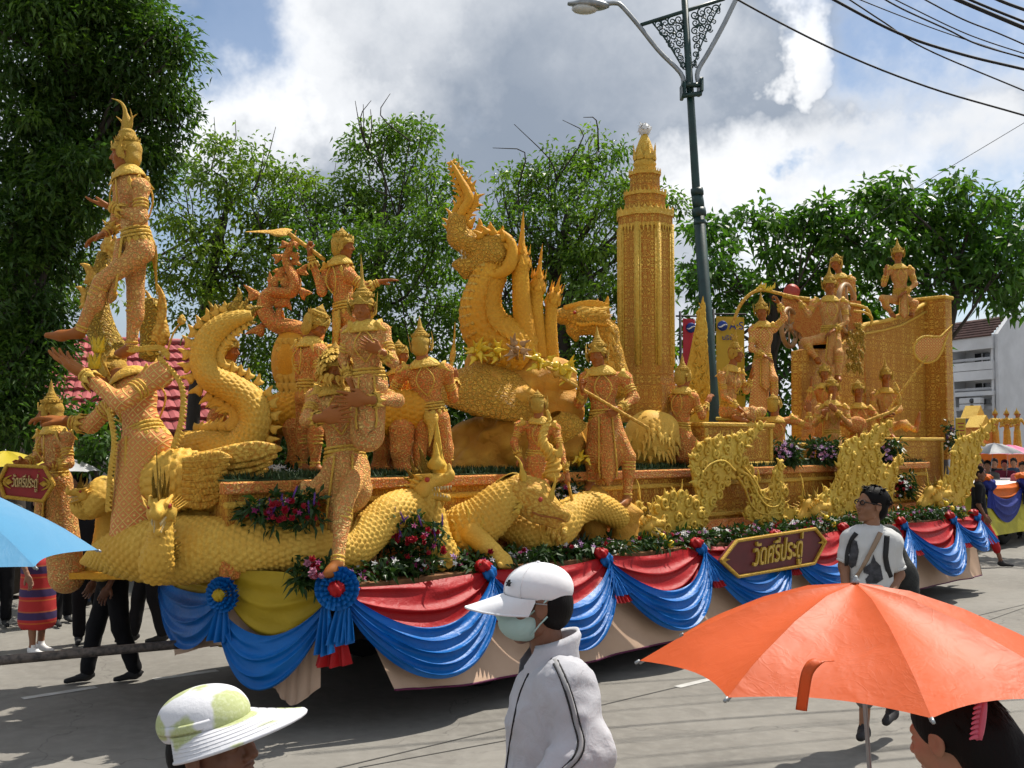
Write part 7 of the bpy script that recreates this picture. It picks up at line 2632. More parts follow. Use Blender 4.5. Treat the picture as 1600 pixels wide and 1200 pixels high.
stg = block('carved_stage', 'raised carved orange stage at the rear carrying the musicians', 1215, 1452, 1.12, 2.3, PLAT, ZS)
turf('grass', (s_of(1215, 1.12), s_of(1452, 1.12), 1.1, 1.5, ZS), 1800, 9, stg, 0.05)
zX = P(1195, 652, D(1195, 1.3))[2]
block('carved_pedestal', 'narrow carved pedestal under the bow bearer', 1168, 1226, 1.25, 1.7, PLAT, zX, W_ROBE2)
X0 = st('wax bow bearer standing left of the chariot', D(1195, 1.35), dict(head=(1190, 487), neck=(1192, 506), sl=(1176, 517), sr=(1209, 513), er=(1226, 497, -.06), wr=(1217, 474, -.1), tr=(1211, 461, -.1), el=(1174, 545, -.08), wl=(1194, 556, -.22), pel=(1192, 568), kr=(1209, 592, -.16), ar=(1211, 630, -.1), kl=(1184, 605), al=(1182, 645), hem=(1184, 640)),
  H=1.5, face=(-.2, -1, 0), crown='spire', robe=W_LATT, hr='grip', pr=(-1, 0, 0), skirt=.3, hemr=.15, floor=zX)
bw = empty('bow', P(1146, 504, D(1195, 1.35) - .12), 'long curved wax bow held over the bow bearer head', 'bow')
g = G()
g.tube(spline(PP([(1144, 508), (1156, 478), (1172, 460), (1190, 453), (1215, 458), (1240, 464), (1265, 467)], D(1195, 1.35) - .12), 30), 0.022, 8)
g.flame(P(1190, 454, D(1195, 1.35) - .12), P(1196, 442, D(1195, 1.35) - .12), 0.04, X_, .1, .5, 8)
g.build('limb', [W_PLAIN], bw)
g = G()
for k in range(8):
 c = P(1183 + 3.5 * k, 452 - 3 * math.sin(k), D(1195, 1.35) - .14)
 g.flame(c, c + (0.03, 0, 0.06 + .02 * (k % 2)), 0.02, X_, .1, .5, 6)
g.build('ornament', [W_FLOWER], bw)
dY = D(1296, TS) - .18
st('central crowned wax deity seated on the screen edge', dY, dict(head=(1296, 446), neck=(1296, 466), sl=(1272, 474), sr=(1319, 474), el=(1263, 492, -.06), wl=(1249, 471, -.12), tl=(1237, 463, -.12), er=(1322, 502, -.08), wr=(1304, 515, -.22), tr=(1296, 520, -.25), pel=(1297, 524), kl=(1257, 534, -.22), al=(1277, 562, -.2), kr=(1311, 552, -.28), ar=(1309, 590, -.22)),
   H=1.65, face=(-.15, -1, -.05), crown='spire', hl='open', pl=(0, 0, 1), apron=.5)
dC = D(1290, 1.95)
ch = empty('chariot', P(1285, 690, dC), 'small wax chariot with spoked wheels behind the central deity', 'chariot')
g = G()
g.prism(np.array([P(a, b, dC) for a, b in ((1226, 505), (1223, 463), (1270, 470), (1345, 470), (1350, 545), (1262, 545), (1250, 520))]), (0.1, 0.5, 0))
g.build('tub', [W_ROBE2], ch, False)
g = G()
g.tube(spline(PP([(1223, 462), (1250, 468), (1300, 472), (1350, 480), (1362, 498)], dC - .02), 20), 0.025, 8)
g.tube(spline(PP([(1334, 486), (1350, 488), (1362, 496), (1360, 510)], dC - .2), 14), 0.02, 8)
g.build('rail', [W_TRIM], ch)
g = G()
g.box(P(1300, 600, dC + .2), (0.9, 0.4, 1.35))
g.build('pedestal', [W_ROBE2], ch, False)
for (px, py, rp) in ((1323, 482, 38), (1233, 512, 30)):
 c = P(px, py, dC - .12)
 w_ = empty('wheel', c)
 w_.parent = ch
 w_.location = Vector(c - world_loc(ch))
 rr_ = rp / FPX * dC
 ax_ = nrm((0.8, -0.6, 0))
 g = G()
 ring(g, c, ax_, rr_, rr_, 0.03, Z_, 30, 8)
 g.build('rim', [W_PINK], w_)
 g = G()
 sd = np.cross(ax_, Z_)
 for k in range(6):
  a = k * math.pi / 3
  g.tube(np.array([c, c + (Z_ * math.cos(a) + sd * math.sin(a)) * rr_]), 0.016, 6)
 g.ell(c, (0.06, 0.06, 0.06))
 g.build('spokes', [W_PINK], w_)
g = G()
c = P(1235, 458, dC + .1)
g.lathe([(0, 0), (0.11, 0), (0.12, 0.03), (0.12, 0.1), (0, 0.1)], c, (0, -1, 0.1), 20)
g.build('red_drum', [W_RED], ch)
g = G()
r_ = np.random.default_rng(4)
for k in range(60):
 x, y = r_.uniform(1322, 1348), r_.uniform(500, 575)
 c = P(x, y, dY + .05)
 g.flame(c, c + np.array((r_.normal(0, .02), -.03, -0.12)), 0.028, X_, .15, .4, 6)
g.build('hanging_vine', [W_GOLD], ch)
st('wax charioteer standing behind the central deity', D(1312, 1.95) + .1, dict(head=(1307, 412), neck=(1312, 431), sl=(1300, 438, .08), sr=(1331, 438, -.08), el=(1299, 465), wl=(1304, 488, -.1), er=(1334, 465), wr=(1328, 490, -.1), pel=(1316, 484), hem=(1316, 545)), H=1.55, face=(-.75, -.65, 0), crown='low', legs=False, skirt=.4)
dB = D(1405, TS) + .02
st('crowned wax deity squatting on top of the screen', dB, dict(head=(1403, 398), neck=(1404, 416), sl=(1387, 423), sr=(1423, 423), el=(1381, 444, -.06), wl=(1383, 430, -.14), tl=(1384, 414, -.16), er=(1430, 444, -.06), wr=(1415, 456, -.18), tr=(1407, 461, -.2), pel=(1408, 464), kl=(1379, 466, -.22), al=(1394, 492, -.1), kr=(1430, 474, -.22), ar=(1422, 490, -.04)),
   H=1.55, face=(-.1, -1, 0), crown='spire', hl='open', pl=(1, 0, 0), apron=.42)
st('wax dancer seen from behind raising one palm', D(1215, .8), dict(head=(1210, 633), neck=(1212, 654), sl=(1196, 664), sr=(1240, 656), er=(1263, 666, -.02), wr=(1264, 644, -.02), tr=(1262, 622, -.02), el=(1194, 690), wl=(1202, 706, -.05), pel=(1212, 704), kr=(1244, 718, -.12), ar=(1226, 724, -.15), kl=(1205, 722, .1), al=(1235, 726, .1), hem=(1214, 718)),
   H=1.4, face=(.7, .6, .1), crown='low', robe=W_ROBE2, hr='open', pr=(0, 1, 0), skirt=.2, hemr=.2)
d2_ = D(1300, .85)
st('wax flute player in flared skirt, leftmost of the front musicians', d2_, dict(head=(1300, 606), neck=(1300, 629), sl=(1279, 640), sr=(1321, 640), el=(1273, 662, -.1), wl=(1287, 650, -.25), tl=(1294, 640, -.28), er=(1327, 663, -.1), wr=(1306, 642, -.25), tr=(1296, 632, -.28), pel=(1300, 686), hem=(1300, 722)),
   H=1.45, face=(0, -1, 0), crown='low', legs=False, skirt=.3, hemr=.24, female=True, pl=(0, 1, 0), pr=(0, 1, 0), hl='grip', hr='grip')
fu = empty('flute', P(1293, 655, d2_ - .28), 'short pale wax flute at the flute player mouth', 'flute')
rod(fu, 'pipe', P(1299, 616, d2_ - .14), P(1291, 656, d2_ - .32), 0.014, W_PLAIN)
d3_ = D(1342, 1.0)
st('wax lute player kneeling beside the flute player', d3_, dict(head=(1341, 610), neck=(1341, 633), sl=(1323, 642), sr=(1361, 642), el=(1317, 662, -.1), wl=(1330, 666, -.26), tl=(1340, 662, -.3), er=(1377, 658, -.1), wr=(1385, 651, -.22), tr=(1393, 646, -.24), pel=(1342, 684), kl=(1322, 700, -.2), al=(1352, 702, -.2), kr=(1364, 700, -.2), ar=(1335, 702, -.14)),
   H=1.45, face=(0, -1, 0), crown='low', female=True, hl='relax', hr='grip', pl=(0, 1, 0), robe=W_ROBE2, skirt=.12)
lu = empty('lute', P(1338, 668, d3_ - .3), 'round-bodied orange wax lute with curled neck', 'lute')
s = S(0.014, 0.03)
s.ell(P(1338, 664, d3_ - .30), (0.15, 0.07, 0.12))
v, q, _ = s.run()
g = G()
g.append(v, [q])
g.build('body', [W_ROBE2], lu)
g = G()
g.tube(spline(PP([(1348, 660), (1375, 650), (1395, 642), (1405, 632), (1406, 620), (1400, 610)], d3_ - .30), 26), np.linspace(0.024, 0.02, 26), 8)
g.flame(P(1400, 612, d3_ - .3), P(1398, 596, d3_ - .3), 0.045, X_, .15, .5, 9)
g.build('neck', [W_PLAIN], lu)
st('wax drummer half hidden behind the flute player', D(1286, 1.3), dict(head=(1288, 583), neck=(1288, 602), sl=(1272, 610), sr=(1304, 610), el=(1263, 624, -.05), wl=(1267, 604, -.1), tl=(1267, 588, -.1), er=(1310, 632), wr=(1302, 648, -.15), pel=(1288, 652), hem=(1288, 690)), H=1.35, face=(-.2, -1, 0), crown='low', legs=False, skirt=.3, robe=W_ROBE2, hl='open', pl=(1, 0, 0))
d5_ = D(1385, 1.25)
st('reclining crowned wax figure shouldering a round fan', d5_, dict(head=(1384, 588), neck=(1384, 609), sl=(1366, 618), sr=(1401, 618), el=(1361, 642, -.08), wl=(1374, 652, -.22), er=(1406, 640, -.1), wr=(1392, 644, -.24), pel=(1384, 664), kr=(1410, 662, -.16), ar=(1430, 672, -.1), fr=(1437, 645, -.1), kl=(1363, 676, -.2), al=(1392, 680, -.26)),
   H=1.5, face=(0, -1, 0), crown='spire', hl='grip', hr='grip', pl=(0, 1, 0), pr=(0, 1, 0))
fa = empty('round_fan', P(1380, 655, d5_ - .25), 'large round wax fan with pointed tip on a long handle', 'fan')
rod(fa, 'handle', P(1376, 658, d5_ - .27), P(1449, 556, d5_ - .22), 0.02, W_PLAIN)
g = G()
oc_ = [(1449 + 21 * math.cos(a), 546 - 21 * math.sin(a)) for a in np.linspace(R(70), R(340), 18)] + [(1472, 548), (1478, 530), (1488, 508), (1470, 526)]
dsk = np.array([P(a, b, d5_ - .22) for a, b in oc_])
g.prism(dsk, (0, 0.02, 0))
g.build('disc', [W_LATT], fa, False)
g = G()
g.tube(np.concatenate([dsk, dsk[:1]]), 0.018, 6)
g.build('rim', [W_TRIM], fa)
# --- flowers on the float
FOL = leafmat('bouquet_leaf', (0.025, 0.06, 0.012), 0.2)
FM = {'white': simple('petal_white', (0.75, 0.74, 0.70), 0.6, 0.05), 'magenta': simple('petal_magenta', (0.30, 0.015, 0.12), 0.6, 0.2), 'red': simple('petal_red', (0.42, 0.008, 0.025), 0.5, 0.2),
      'purple': simple('petal_purple', (0.17, 0.05, 0.34), 0.6, 0.2), 'pink': simple('petal_pink', (0.58, 0.24, 0.34), 0.6, 0.15), 'lilac': simple('petal_lilac', (0.42, 0.22, 0.44), 0.6, 0.15)}
def bloom_mesh(kind, col):
 g = G()
 if kind == 'orchid':
  for k in range(5):
   a = k / 5 * 6.28
   g.flame((0, 0, 0), (math.cos(a), math.sin(a), 0.35), 0.38, (-math.sin(a), math.cos(a), 0), 0.05, 0.15, 5)
  g.ell((0, 0, 0.25), (0.2, 0.2, 0.25), 7, 5)
 elif kind == 'rose':
  for (n, r_, h_) in ((5, 0.95, 0.35), (4, 0.65, 0.75), (3, 0.35, 0.95)):
   for k in range(n):
    a = k / n * 6.28 + h_ * 3
    g.flame((math.cos(a) * r_ * 0.4, math.sin(a) * r_ * 0.4, -0.3), (math.cos(a) * r_, math.sin(a) * r_, h_), 0.5, (-math.sin(a), math.cos(a), 0), 0.0, 0.25, 5)
 elif kind == 'spike':
  g.tube(np.array([(0, 0, 0), (0, 0, 3.5), (0, 0, 6.5)]), [0.35, 0.45, 0.08], 7)
  for k in range(26):
   a, z = k * 2.4, 0.4 + k * 0.22
   g.flame((math.cos(a) * 0.3, math.sin(a) * 0.3, z), (math.cos(a) * 0.75, math.sin(a) * 0.75, z + 0.35), 0.2, (-math.sin(a), math.cos(a), 0), 0, 0.5, 4)
 return g.mesh('blossom_' + kind, [FM[col]])
BM_ = {}
def blossom(kind, col, parent, pos, size, axis):
 if (kind, col) not in BM_:
  BM_[(kind, col)] = bloom_mesh(kind, col)
 z = nrm(axis)
 x = perp(z)
 return place_mesh('blossom', BM_[(kind, col)], parent, xf(np.stack([x, np.cross(z, x), z], 1), pos, size))
def bouquet(name, label, base, items, leaf_pts, seed, cat='flowers', group='flower arrangements on the float', L=0.10, W=0.035, per=10, rad=0.07):
 """items: (kind, colour, position, size)"""
 r = np.random.default_rng(seed)
 root = empty(name, base, label, cat, group)
 v, q = leaves(np.asarray(leaf_pts), np.full(len(leaf_pts), rad), per, L, W, 0.1, seed)
 me = raw_mesh('foliage', v - world_loc(root), [q], [FOL], None, False)
 link_mesh('foliage', me, root)['kind'] = 'stuff'
 for kind, col, p_, s_ in items:
  ax = np.array((0.15, -0.75, 0.7)) + r.normal(0, 0.35, 3) if kind != 'spike' else np.array((r.normal(0, .35), -.2, 1.0))
  blossom(kind, col, root, p_, s_, ax)
 return root
r_ = np.random.default_rng(21)
for i, (s0, s1, lb) in enumerate(((0.15, 2.4, 'flower border along the ledge from corner rosette to dragon paw'), (2.4, 4.6, 'flower border along the ledge below the spear warrior'), (4.6, 7.2, 'flower border along the ledge above the name board'), (7.2, 10.4, 'flower border along the ledge at the float rear'))):
 its = []
 n = int((s1 - s0) * 30)
 for k in range(n):
  c, kd = (('white', 'orchid'), ('magenta', 'orchid'), ('red', 'rose'), ('white', 'orchid'), ('magenta', 'orchid'), ('lilac', 'orchid'))[int(r_.integers(0, 6))]
  p_ = FL(r_.uniform(s0, s1), r_.uniform(-0.03, 0.20), DECK + 0.03 + r_.uniform(0.0, 0.10))
  its.append((kd, c, p_, r_.uniform(0.022, 0.034)))
 lp = [FL(r_.uniform(s0, s1), r_.uniform(-0.02, 0.30), DECK + r_.uniform(0.0, 0.10)) for k in range(int((s1 - s0) * 55))]
 bouquet('flower_border', lb, FL((s0 + s1) / 2, 0.1, DECK), its, lp, 50 + i)
def spray(label, px, py, d0, wpx, hpx, n, cols, size, seed, name='bouquet', spikes=0):
 r = np.random.default_rng(seed)
 its, lp = [], []
 for k in range(n):
  x, y = np.clip(r.normal(0, 0.45, 2), -1, 1)
  c = cols[int(r.integers(0, len(cols)))]
  its.append((c[0], c[1], P(px + x * wpx / 2, py + y * hpx / 2, d0 - 0.08 - 0.08 * (1 - abs(x)) + r.normal(0, 0.03)), size * r.uniform(0.8, 1.2)))
 for k in range(spikes):
  its.append(('spike', 'purple', P(px + r.uniform(-.5, .5) * wpx, py - hpx * r.uniform(-.15, .45), d0 - 0.08), size * 0.5))
 for k in range(int(n * 1.3) + 12):
  x, y = r.uniform(-1, 1, 2)
  lp.append(P(px + x * wpx / 2, py + y * hpx / 2, d0 + r.uniform(-.06, .08)))
 return bouquet(name, label, P(px, py + hpx / 2, d0), its, lp, seed)
RR = [('rose', 'red'), ('rose', 'red'), ('orchid', 'magenta')]
spray('red roses with purple spikes on the serpent back', 440, 800, 7.62, 110, 50, 26, RR, 0.03, 61, spikes=9)
spray('pink and red roses at the kneeling warrior foot', 492, 895, 7.5, 50, 46, 12, RR + [('rose', 'pink')], 0.032, 62)
spray('dark bouquet with purple spikes beside the jawed serpent', 648, 842, 8.25, 90, 70, 22, RR, 0.03, 63, spikes=9)
spray('white lilies in dark leaves left of the beast legs', 438, 735, 9.0, 60, 44, 12, [('orchid', 'white')], 0.045, 64)
spray('small magenta and white posy behind the dragon neck', 882, 772, D(882, .5), 46, 36, 12, [('orchid', 'white'), ('orchid', 'magenta')], 0.035, 65)
for (px, py, lb) in ((1226, 706, 'lilac chrysanthemum clump behind the first fretwork arch'), (1287, 706, 'lilac chrysanthemum clump between the arch and the flute player'), (1385, 706, 'lilac chrysanthemum clump left of the rear pedestal'), (1405, 758, 'white and red posy beside the tall fretwork board')):
 spray(lb, px, py, D(px, .56), 40, 34, 26, [('orchid', 'lilac'), ('orchid', 'pink'), ('orchid', 'lilac')] if py < 740 else [('orchid', 'white'), ('rose', 'red')], 0.03, 66 + px)
spray('purple spiked flowers beyond the rear pedestal', 1486, 682, D(1486, 1.0), 20, 40, 6, [('orchid', 'white')], 0.03, 99, spikes=5)
# --- people
SKIN = simple('skin_tan', (0.29, 0.135, 0.072), 0.5, 0.12, 8, 0.08, 120)
SKIN_D = simple('skin_brown', (0.20, 0.088, 0.048), 0.5, 0.12, 8, 0.08, 120)
SKIN_P = simple('skin_light', (0.40, 0.20, 0.12), 0.5, 0.1, 8, 0.08, 120)
HAIR, _t, _b = newmat('black_hair')
_tc = _t.n.new('ShaderNodeTexCoord').outputs['Object']
_b.inputs['Base Color'].default_value = (0.006, 0.005, 0.005, 1)
_b.inputs['Roughness'].default_value = 0.6
_b.inputs['Specular IOR Level'].default_value = 0.12
_bn = _t.add('ShaderNodeBump', Strength=0.35, Distance=0.006, Height=_t.noise(_t.vmath('MULTIPLY', _tc, (1, 1, 0.08)), 130, 3, 0.6))
_t.l.new(_bn.outputs[0], _b.inputs['Normal'])
TEE = cloth('white_cotton', (0.60, 0.60, 0.585), (0.52, 0.52, 0.515), 0.85, 0.15, bump=0.12)
JKT = cloth('pale_grey_jacket', (0.50, 0.50, 0.53), (0.43, 0.43, 0.46), 0.8, 0.15, bump=0.25)
DARKC = cloth('black_cloth', (0.012, 0.012, 0.014), None, 0.85, 0.15)
JEAN = cloth('denim', (0.03, 0.05, 0.09), None, 0.85, 0.15)
GREYC = cloth('grey_cotton', (0.16, 0.15, 0.14), None, 0.85, 0.15)
TEAL = cloth('teal_cotton', (0.08, 0.30, 0.36), None, 0.85, 0.15)
PINKC = cloth('pink_cotton', (0.55, 0.12, 0.14), None, 0.8, 0.15)
MAROON = cloth('maroon_cotton', (0.14, 0.03, 0.05), None, 0.85, 0.15)
def person(label, D0, J, H=1.68, face=(0, -1, 0), skin=SKIN, top=TEE, bottom=JEAN, shoe=BLACK, sleeve=0.5, long_legs=1.0, hair='short', group=None, vox=0.02, hp=None, up=None, tf=None, hl='relax', hr='relax', thick=1.0, skirt=0.0, coords=None):
 p = pose(D0, J) if coords is None else {k: V3(v) for k, v in coords.items()}
 q = H / 1.72
 Q = q * thick
 face = nrm(face)
 tf = nrm(tf) if tf is not None else nrm((face[0], face[1], 0))
 neck, head, pel = p['neck'], p['head'], p['pel']
 sp = nrm(neck - pel)
 r = p['sr'] - p['sl']
 r = nrm(r - sp * np.dot(r, sp))
 fw = np.cross(sp, r)
 if np.dot(fw, tf) < 0:
  fw = -fw
 BM = np.stack([r, fw, sp], 1)
 root = empty('person', (pel[0], pel[1], 0.0), label, 'person', group)
 tl = np.linalg.norm(neck - pel)
 s, t_, b_ = S(vox, .03 * q), S(vox, .045 * q), S(vox, .03 * q)
 t_.cap(p['sl'] + (neck - p['sl']) * .2, p['sr'] + (neck - p['sr']) * .2, .055 * Q, .055 * Q)
 for a in 'lr':
  t_.cap(neck - sp * .02 + (p['s' + a] - neck) * .25, p['s' + a], .05 * Q, .055 * Q)
 t_.ell(neck - sp * tl * .32, (.168 * Q, .115 * Q, tl * .36), BM)
 t_.ell(neck - sp * tl * .7, (.150 * Q, .115 * Q, tl * .33), BM)
 (b_ if skirt else t_).ell(pel + sp * .02, (.17 * Q, .13 * Q, .12 * Q), BM)
 b_.ell(pel - sp * .03, (.165 * Q, .125 * Q, .12 * Q), BM)
 s.cap(neck - sp * .05, neck + (head - neck) * .6, .056 * q, .052 * q)
 s.cap(neck - sp * .06, pel, .07 * Q, .07 * Q)
 s.cap(p['sl'] + (neck - p['sl']) * .1, p['sr'] + (neck - p['sr']) * .1, .045 * Q, .045 * Q)
 rings = []
 for a in 'lr':
  if 'e' + a in p:
   sh, el, wr = p['s' + a], p['e' + a], p['w' + a]
   s.cap(sh, el, .050 * Q, .041 * Q)
   s.cap(el, wr, .040 * Q, .028 * Q)
   e2 = sh + (el - sh) * min(sleeve * 1.6, 1)
   t_.cap(sh, e2, .062 * Q, .058 * Q)
   if sleeve > .7:
    e2 = el + (wr - el) * .92
    t_.cap(el, e2, .056 * Q, .044 * Q)
    rings.append((e2, wr - el, .046 * Q))
   else:
    rings.append((e2 + nrm(el - sh) * .03, el - sh, .058 * Q))
 if skirt:
  b_.cap(pel, p['hem'] + (0, 0, skirt * Q * .5), .16 * Q, skirt * Q)
  b_.ell(p['hem'] - (0, 0, .30), (.6, .6, .30), sub=True, k=.01)
 for a, sg in (('l', -1), ('r', 1)):
  if 'k' + a in p:
   hip = pel + r * sg * .088 * Q - sp * .05
   kn, an = p['k' + a], p['a' + a]
   if not skirt:
    b_.cap(hip, kn, .098 * Q, .072 * Q)
    b_.cap(kn, kn + (an - kn) * (long_legs if long_legs < 1 else .93), .072 * Q, .062 * Q)
   s.cap(hip, kn, .06 * Q, .05 * Q)
   s.cap(pel, hip, .07 * Q, .06 * Q)
   s.cap(kn, an, .052 * Q, .036 * Q)
   toe = p.get('f' + a, an + tf * .17 * q + np.array((0, 0, -.05)))
   s.cap(an + (0, 0, -.03), toe, .040 * q, .030 * q, m=1)
   s.cap(an + (0, 0, -.035), an - (toe - an) * .25 + (0, 0, -.035), .036 * q, .034 * q, m=1)
 def fold(v, f, am):
  """cloth creases: ridged noise pushed along the normals"""
  n_ = np.zeros_like(v)
  c_ = np.cross(v[f[:, 2]] - v[f[:, 0]], v[f[:, 3]] - v[f[:, 1]])
  for i in range(4):
   np.add.at(n_, f[:, i], c_)
  n_ /= np.linalg.norm(n_, axis=1)[:, None] + 1e-9
  h_ = np.array([(1 - 2 * abs(mnoise.noise(Vector((x[0] * 7 + x[2] * 3, x[1] * 7, x[2] * 6 - x[0] * 4))))) + .5 * (1 - 2 * abs(mnoise.noise(Vector((x[0] * 17 - x[2] * 6, x[1] * 17, x[2] * 12 + x[0] * 8 + 5))))) for x in v])
  return v + n_ * (h_ * am)[:, None]
 v, f, mi = s.run()
 g = G()
 g.append(relax(v, f, 1, .4), [f], mi=mi)
 hh = .245 * q
 HM = xf(basis(face, V3(up) if up is not None else (head - neck) * .5 + np.array((0, 0, .1))), head, hh)
 g.m = 0
 hp = hp or HEAD
 g.append(hp[0], [hp[1]], HM)
 for a, kd in (('l', hl), ('r', hr)):
  if 'w' + a in p and kd:
   left = (np.dot(np.cross(r, fw), sp) < 0) == (a == 'l')
   hv, hf = HANDS[kd]
   tip = p.get('t' + a, p['w' + a] * 2 - p['e' + a])
   g.append(hv, [hf[:, ::-1]] if left else [hf], hand_M(p['w' + a], tip, -r if a == 'l' else r, left, q * 1.0))
 g.build('body', [skin, shoe], root)
 am = .014 if vox < .0135 else .010 if vox < .018 else .006
 v, f, _ = t_.run()
 g = G()
 g.append(fold(relax(v, f, 2, .4), f, am), [f])
 for c, ax, rr in rings:
  ring(g, c, ax, rr, rr, .008, None, 18)
 body = g.build('shirt', [top], root)
 if b_.p:
  v, f, _ = b_.run()
  g = G()
  g.append(fold(relax(v, f, 2, .4), f, am), [f])
  g.build('skirt' if skirt else 'trousers', [bottom], root)
 info = dict(root=root, HM=HM, p=p, q=q, body=body, BM=BM)
 if hair:
  add_hair(info, hair)
 return info
def in_head(info, s, name, mats, keep=None, rx=1):
 v, f, mi = s.run()
 v = relax(v, f, rx, .4)
 g = G()
 g.append(v, [f], info['HM'], mi=mi)
 return g.build(name, mats, info['root'])
def add_hair(info, kind, wisps=True):
 s = S(0.024, 0.05)
 if kind == 'short':
  s.ell((0, -.09, .17), (.365, .445, .385))
  s.ell((0, -.28, -.10), (.30, .20, .30))
  s.ell((0, .50, -.24), (.42, .50, .56), sub=True, k=.04)
  s.ell((.36, .02, -.2), (.12, .16, .26), sub=True, k=.03)
  s.ell((-.36, .02, -.2), (.12, .16, .26), sub=True, k=.03)
 elif kind == 'nape':
  s.ell((0, -.20, -.02), (.345, .30, .36))
  s.ell((0, .5, -.1), (.6, .52, .8), sub=True, k=.03)
 else:
  s.ell((0, -.10, .16), (.375, .46, .39))
  s.ell((0, -.32, -.05), (.34, .26, .40))
  s.cap((0, -.38, 0.0), (0, -.52, -.5), .26, .22)
  s.cap((0, -.52, -.5), (0, -.50, -1.5), .22, .14)
  s.cap((.12, -.40, .05), (.2, -.75, -.6), .2, .16)
  s.ell((0, .54, -.24), (.42, .54, .56), sub=True, k=.04)
  s.ell((.40, .05, -.22), (.14, .18, .24), sub=True, k=.03)
  s.ell((-.40, .05, -.22), (.14, .18, .24), sub=True, k=.03)
 o = in_head(info, s, 'hair', [HAIR])
 if kind == 'nape':
  return o
 r = np.random.default_rng(len(bpy.data.objects))
 g = G()
 for k in range(220):
  a, b = r.uniform(-2.9, -0.25), r.uniform(-.1, 1.3)
  d = np.array((math.cos(a) * math.cos(b), math.sin(a) * math.cos(b), math.sin(b)))
  p0 = np.array((0, -.09, .17)) + d * np.array((.36, .44, .38))
  g.tube(np.array([p0, p0 + d * .012 + np.array((0, -.05, -.06)), p0 + d * .016 + np.array((r.normal(0, .03), -.09, -.14))]), [.004, .004, .0015], 4, cap=False)
 if kind == 'short':
  for k in range(70):
   a, b = r.uniform(0, 6.28), r.uniform(.45, 1.5)
   d = np.array((math.cos(a) * math.cos(b), math.sin(a) * math.cos(b), math.sin(b)))
   p0 = np.array((0, -.09, .17)) + d * np.array((.35, .43, .37))
   g.flame(p0, p0 + d * .07 + np.array((r.normal(0, .05), r.uniform(-.05, .14), -.02)), .05, (1, 0, .1), .2, .4, 5)
 M = info['HM']
 g.v = [vv @ M[:3, :3].T + M[:3, 3] for vv in g.v]
 g.build('loose_strands', [HAIR], info['root'])
 return o
def umbrella(label, c, zr, za, Rr, a0, mat, hand, group='open umbrellas', dip=0.018, kink=0.5, lean=(0, 0)):
 """eight-panel umbrella: rim height zr, apex za, radius Rr"""
 c = np.array((c[0], c[1], 0.0))
 top = np.array((c[0] + lean[0], c[1] + lean[1], za))
 root = empty('umbrella', V3(hand), label, 'umbrella', group)
 n = 8
 rib = []
 u = np.linspace(0, 1, 13)
 prof = np.interp(u, [0, .25, kink, .8, 1], [0, .10, .32, .68, 1.0])
 for k in range(n):
  a = a0 + k * 2 * math.pi / n
  e = c + np.array((math.cos(a) * Rr, math.sin(a) * Rr, zr))
  pts = top + (e - top) * u[:, None]
  pts[:, 2] = za + (zr - za) * prof
  rib.append(pts)
 for k in range(n):
  A, B = rib[k], rib[(k + 1) % n]
  w = np.linspace(0, 1, 11)
  sag = 4 * w * (1 - w)
  pts = A[:, None] * (1 - w)[None, :, None] + B[:, None] * w[None, :, None]
  mid = top + (0, 0, -0.0)
  pull = (u ** 2)[:, None] * sag[None] * 0.085
  pts[..., :2] -= (pts[..., :2] - c[:2]) * pull[..., None]
  pts[..., 2] -= dip * (np.sin(u * math.pi) + .25 * u)[:, None] * sag[None] - 0.03 * (u ** 3)[:, None] * sag[None] * 0.4
  g = G()
  g.grid(pts)
  g.build('panel', [mat], root)
  g = G()
  g.tube(A - (0, 0, 0.006), 0.0035, 5)
  g.build('rib', [GALV], root)
  g = G()
  g.tube(np.array([A[-1], A[-1] + nrm(A[-1] - A[-2]) * 0.012]), 0.004, 6)
  g.build('tip', [GALV], root)
 g = G()
 g.tube(np.array([top + (0, 0, 0.015), V3(hand)]), 0.0055, 8)
 g.build('shaft', [GALV], root)
 g = G()
 g.tube(np.array([V3(hand) + (0, 0, 0.05), V3(hand) - (0, 0, 0.09)]), 0.014, 8)
 g.build('handle', [BLACK], root)
 g = G()
 g.lathe([(.009, 0), (.010, .005), (.005, .010), (0, .014)], top, (0, 0, 1), 8)
 g.build('ferrule', [GALV], root)
 return root
def nylon(name, col, tr=0.35):
 m, t, b = newmat(name)
 tc = t.n.new('ShaderNodeTexCoord').outputs['Object']
 n = t.noise(tc, 5, 4, .5)
 t.set(b, 'Base Color', t.mix(n, tuple(c * .85 for c in col), col))
 t.set(b, 'Roughness', .55)
 w1 = t.noise(t.vmath('ADD', tc, t.vmath('SCALE', t.add('ShaderNodeTexNoise', Vector=tc, Scale=6.0).outputs['Color'], scale=.25)), 11, 3, .5, 1.5)
 cr = t.math('SUBTRACT', 1.0, t.sstep(t.math('ABSOLUTE', t.math('SUBTRACT', w1, .5)), 0, .035))
 h = t.math('ADD', t.math('MULTIPLY', t.noise(tc, 13, 3, .5, .4), .8), t.math('MULTIPLY', cr, .03))
 bn = t.add('ShaderNodeBump', Strength=.26, Distance=.02, Height=h)
 t.l.new(bn.outputs[0], b.inputs['Normal'])
 tl = t.add('ShaderNodeBsdfTranslucent', Color=tuple(min(1, c * 1.1) for c in col))
 mx = t.add('ShaderNodeMixShader', Fac=tr)
 t.l.new(b.outputs[0], mx.inputs[1])
 t.l.new(tl.outputs[0], mx.inputs[2])
 t.l.new(mx.outputs[0], t.n['Material Output'].inputs[0])
 return m
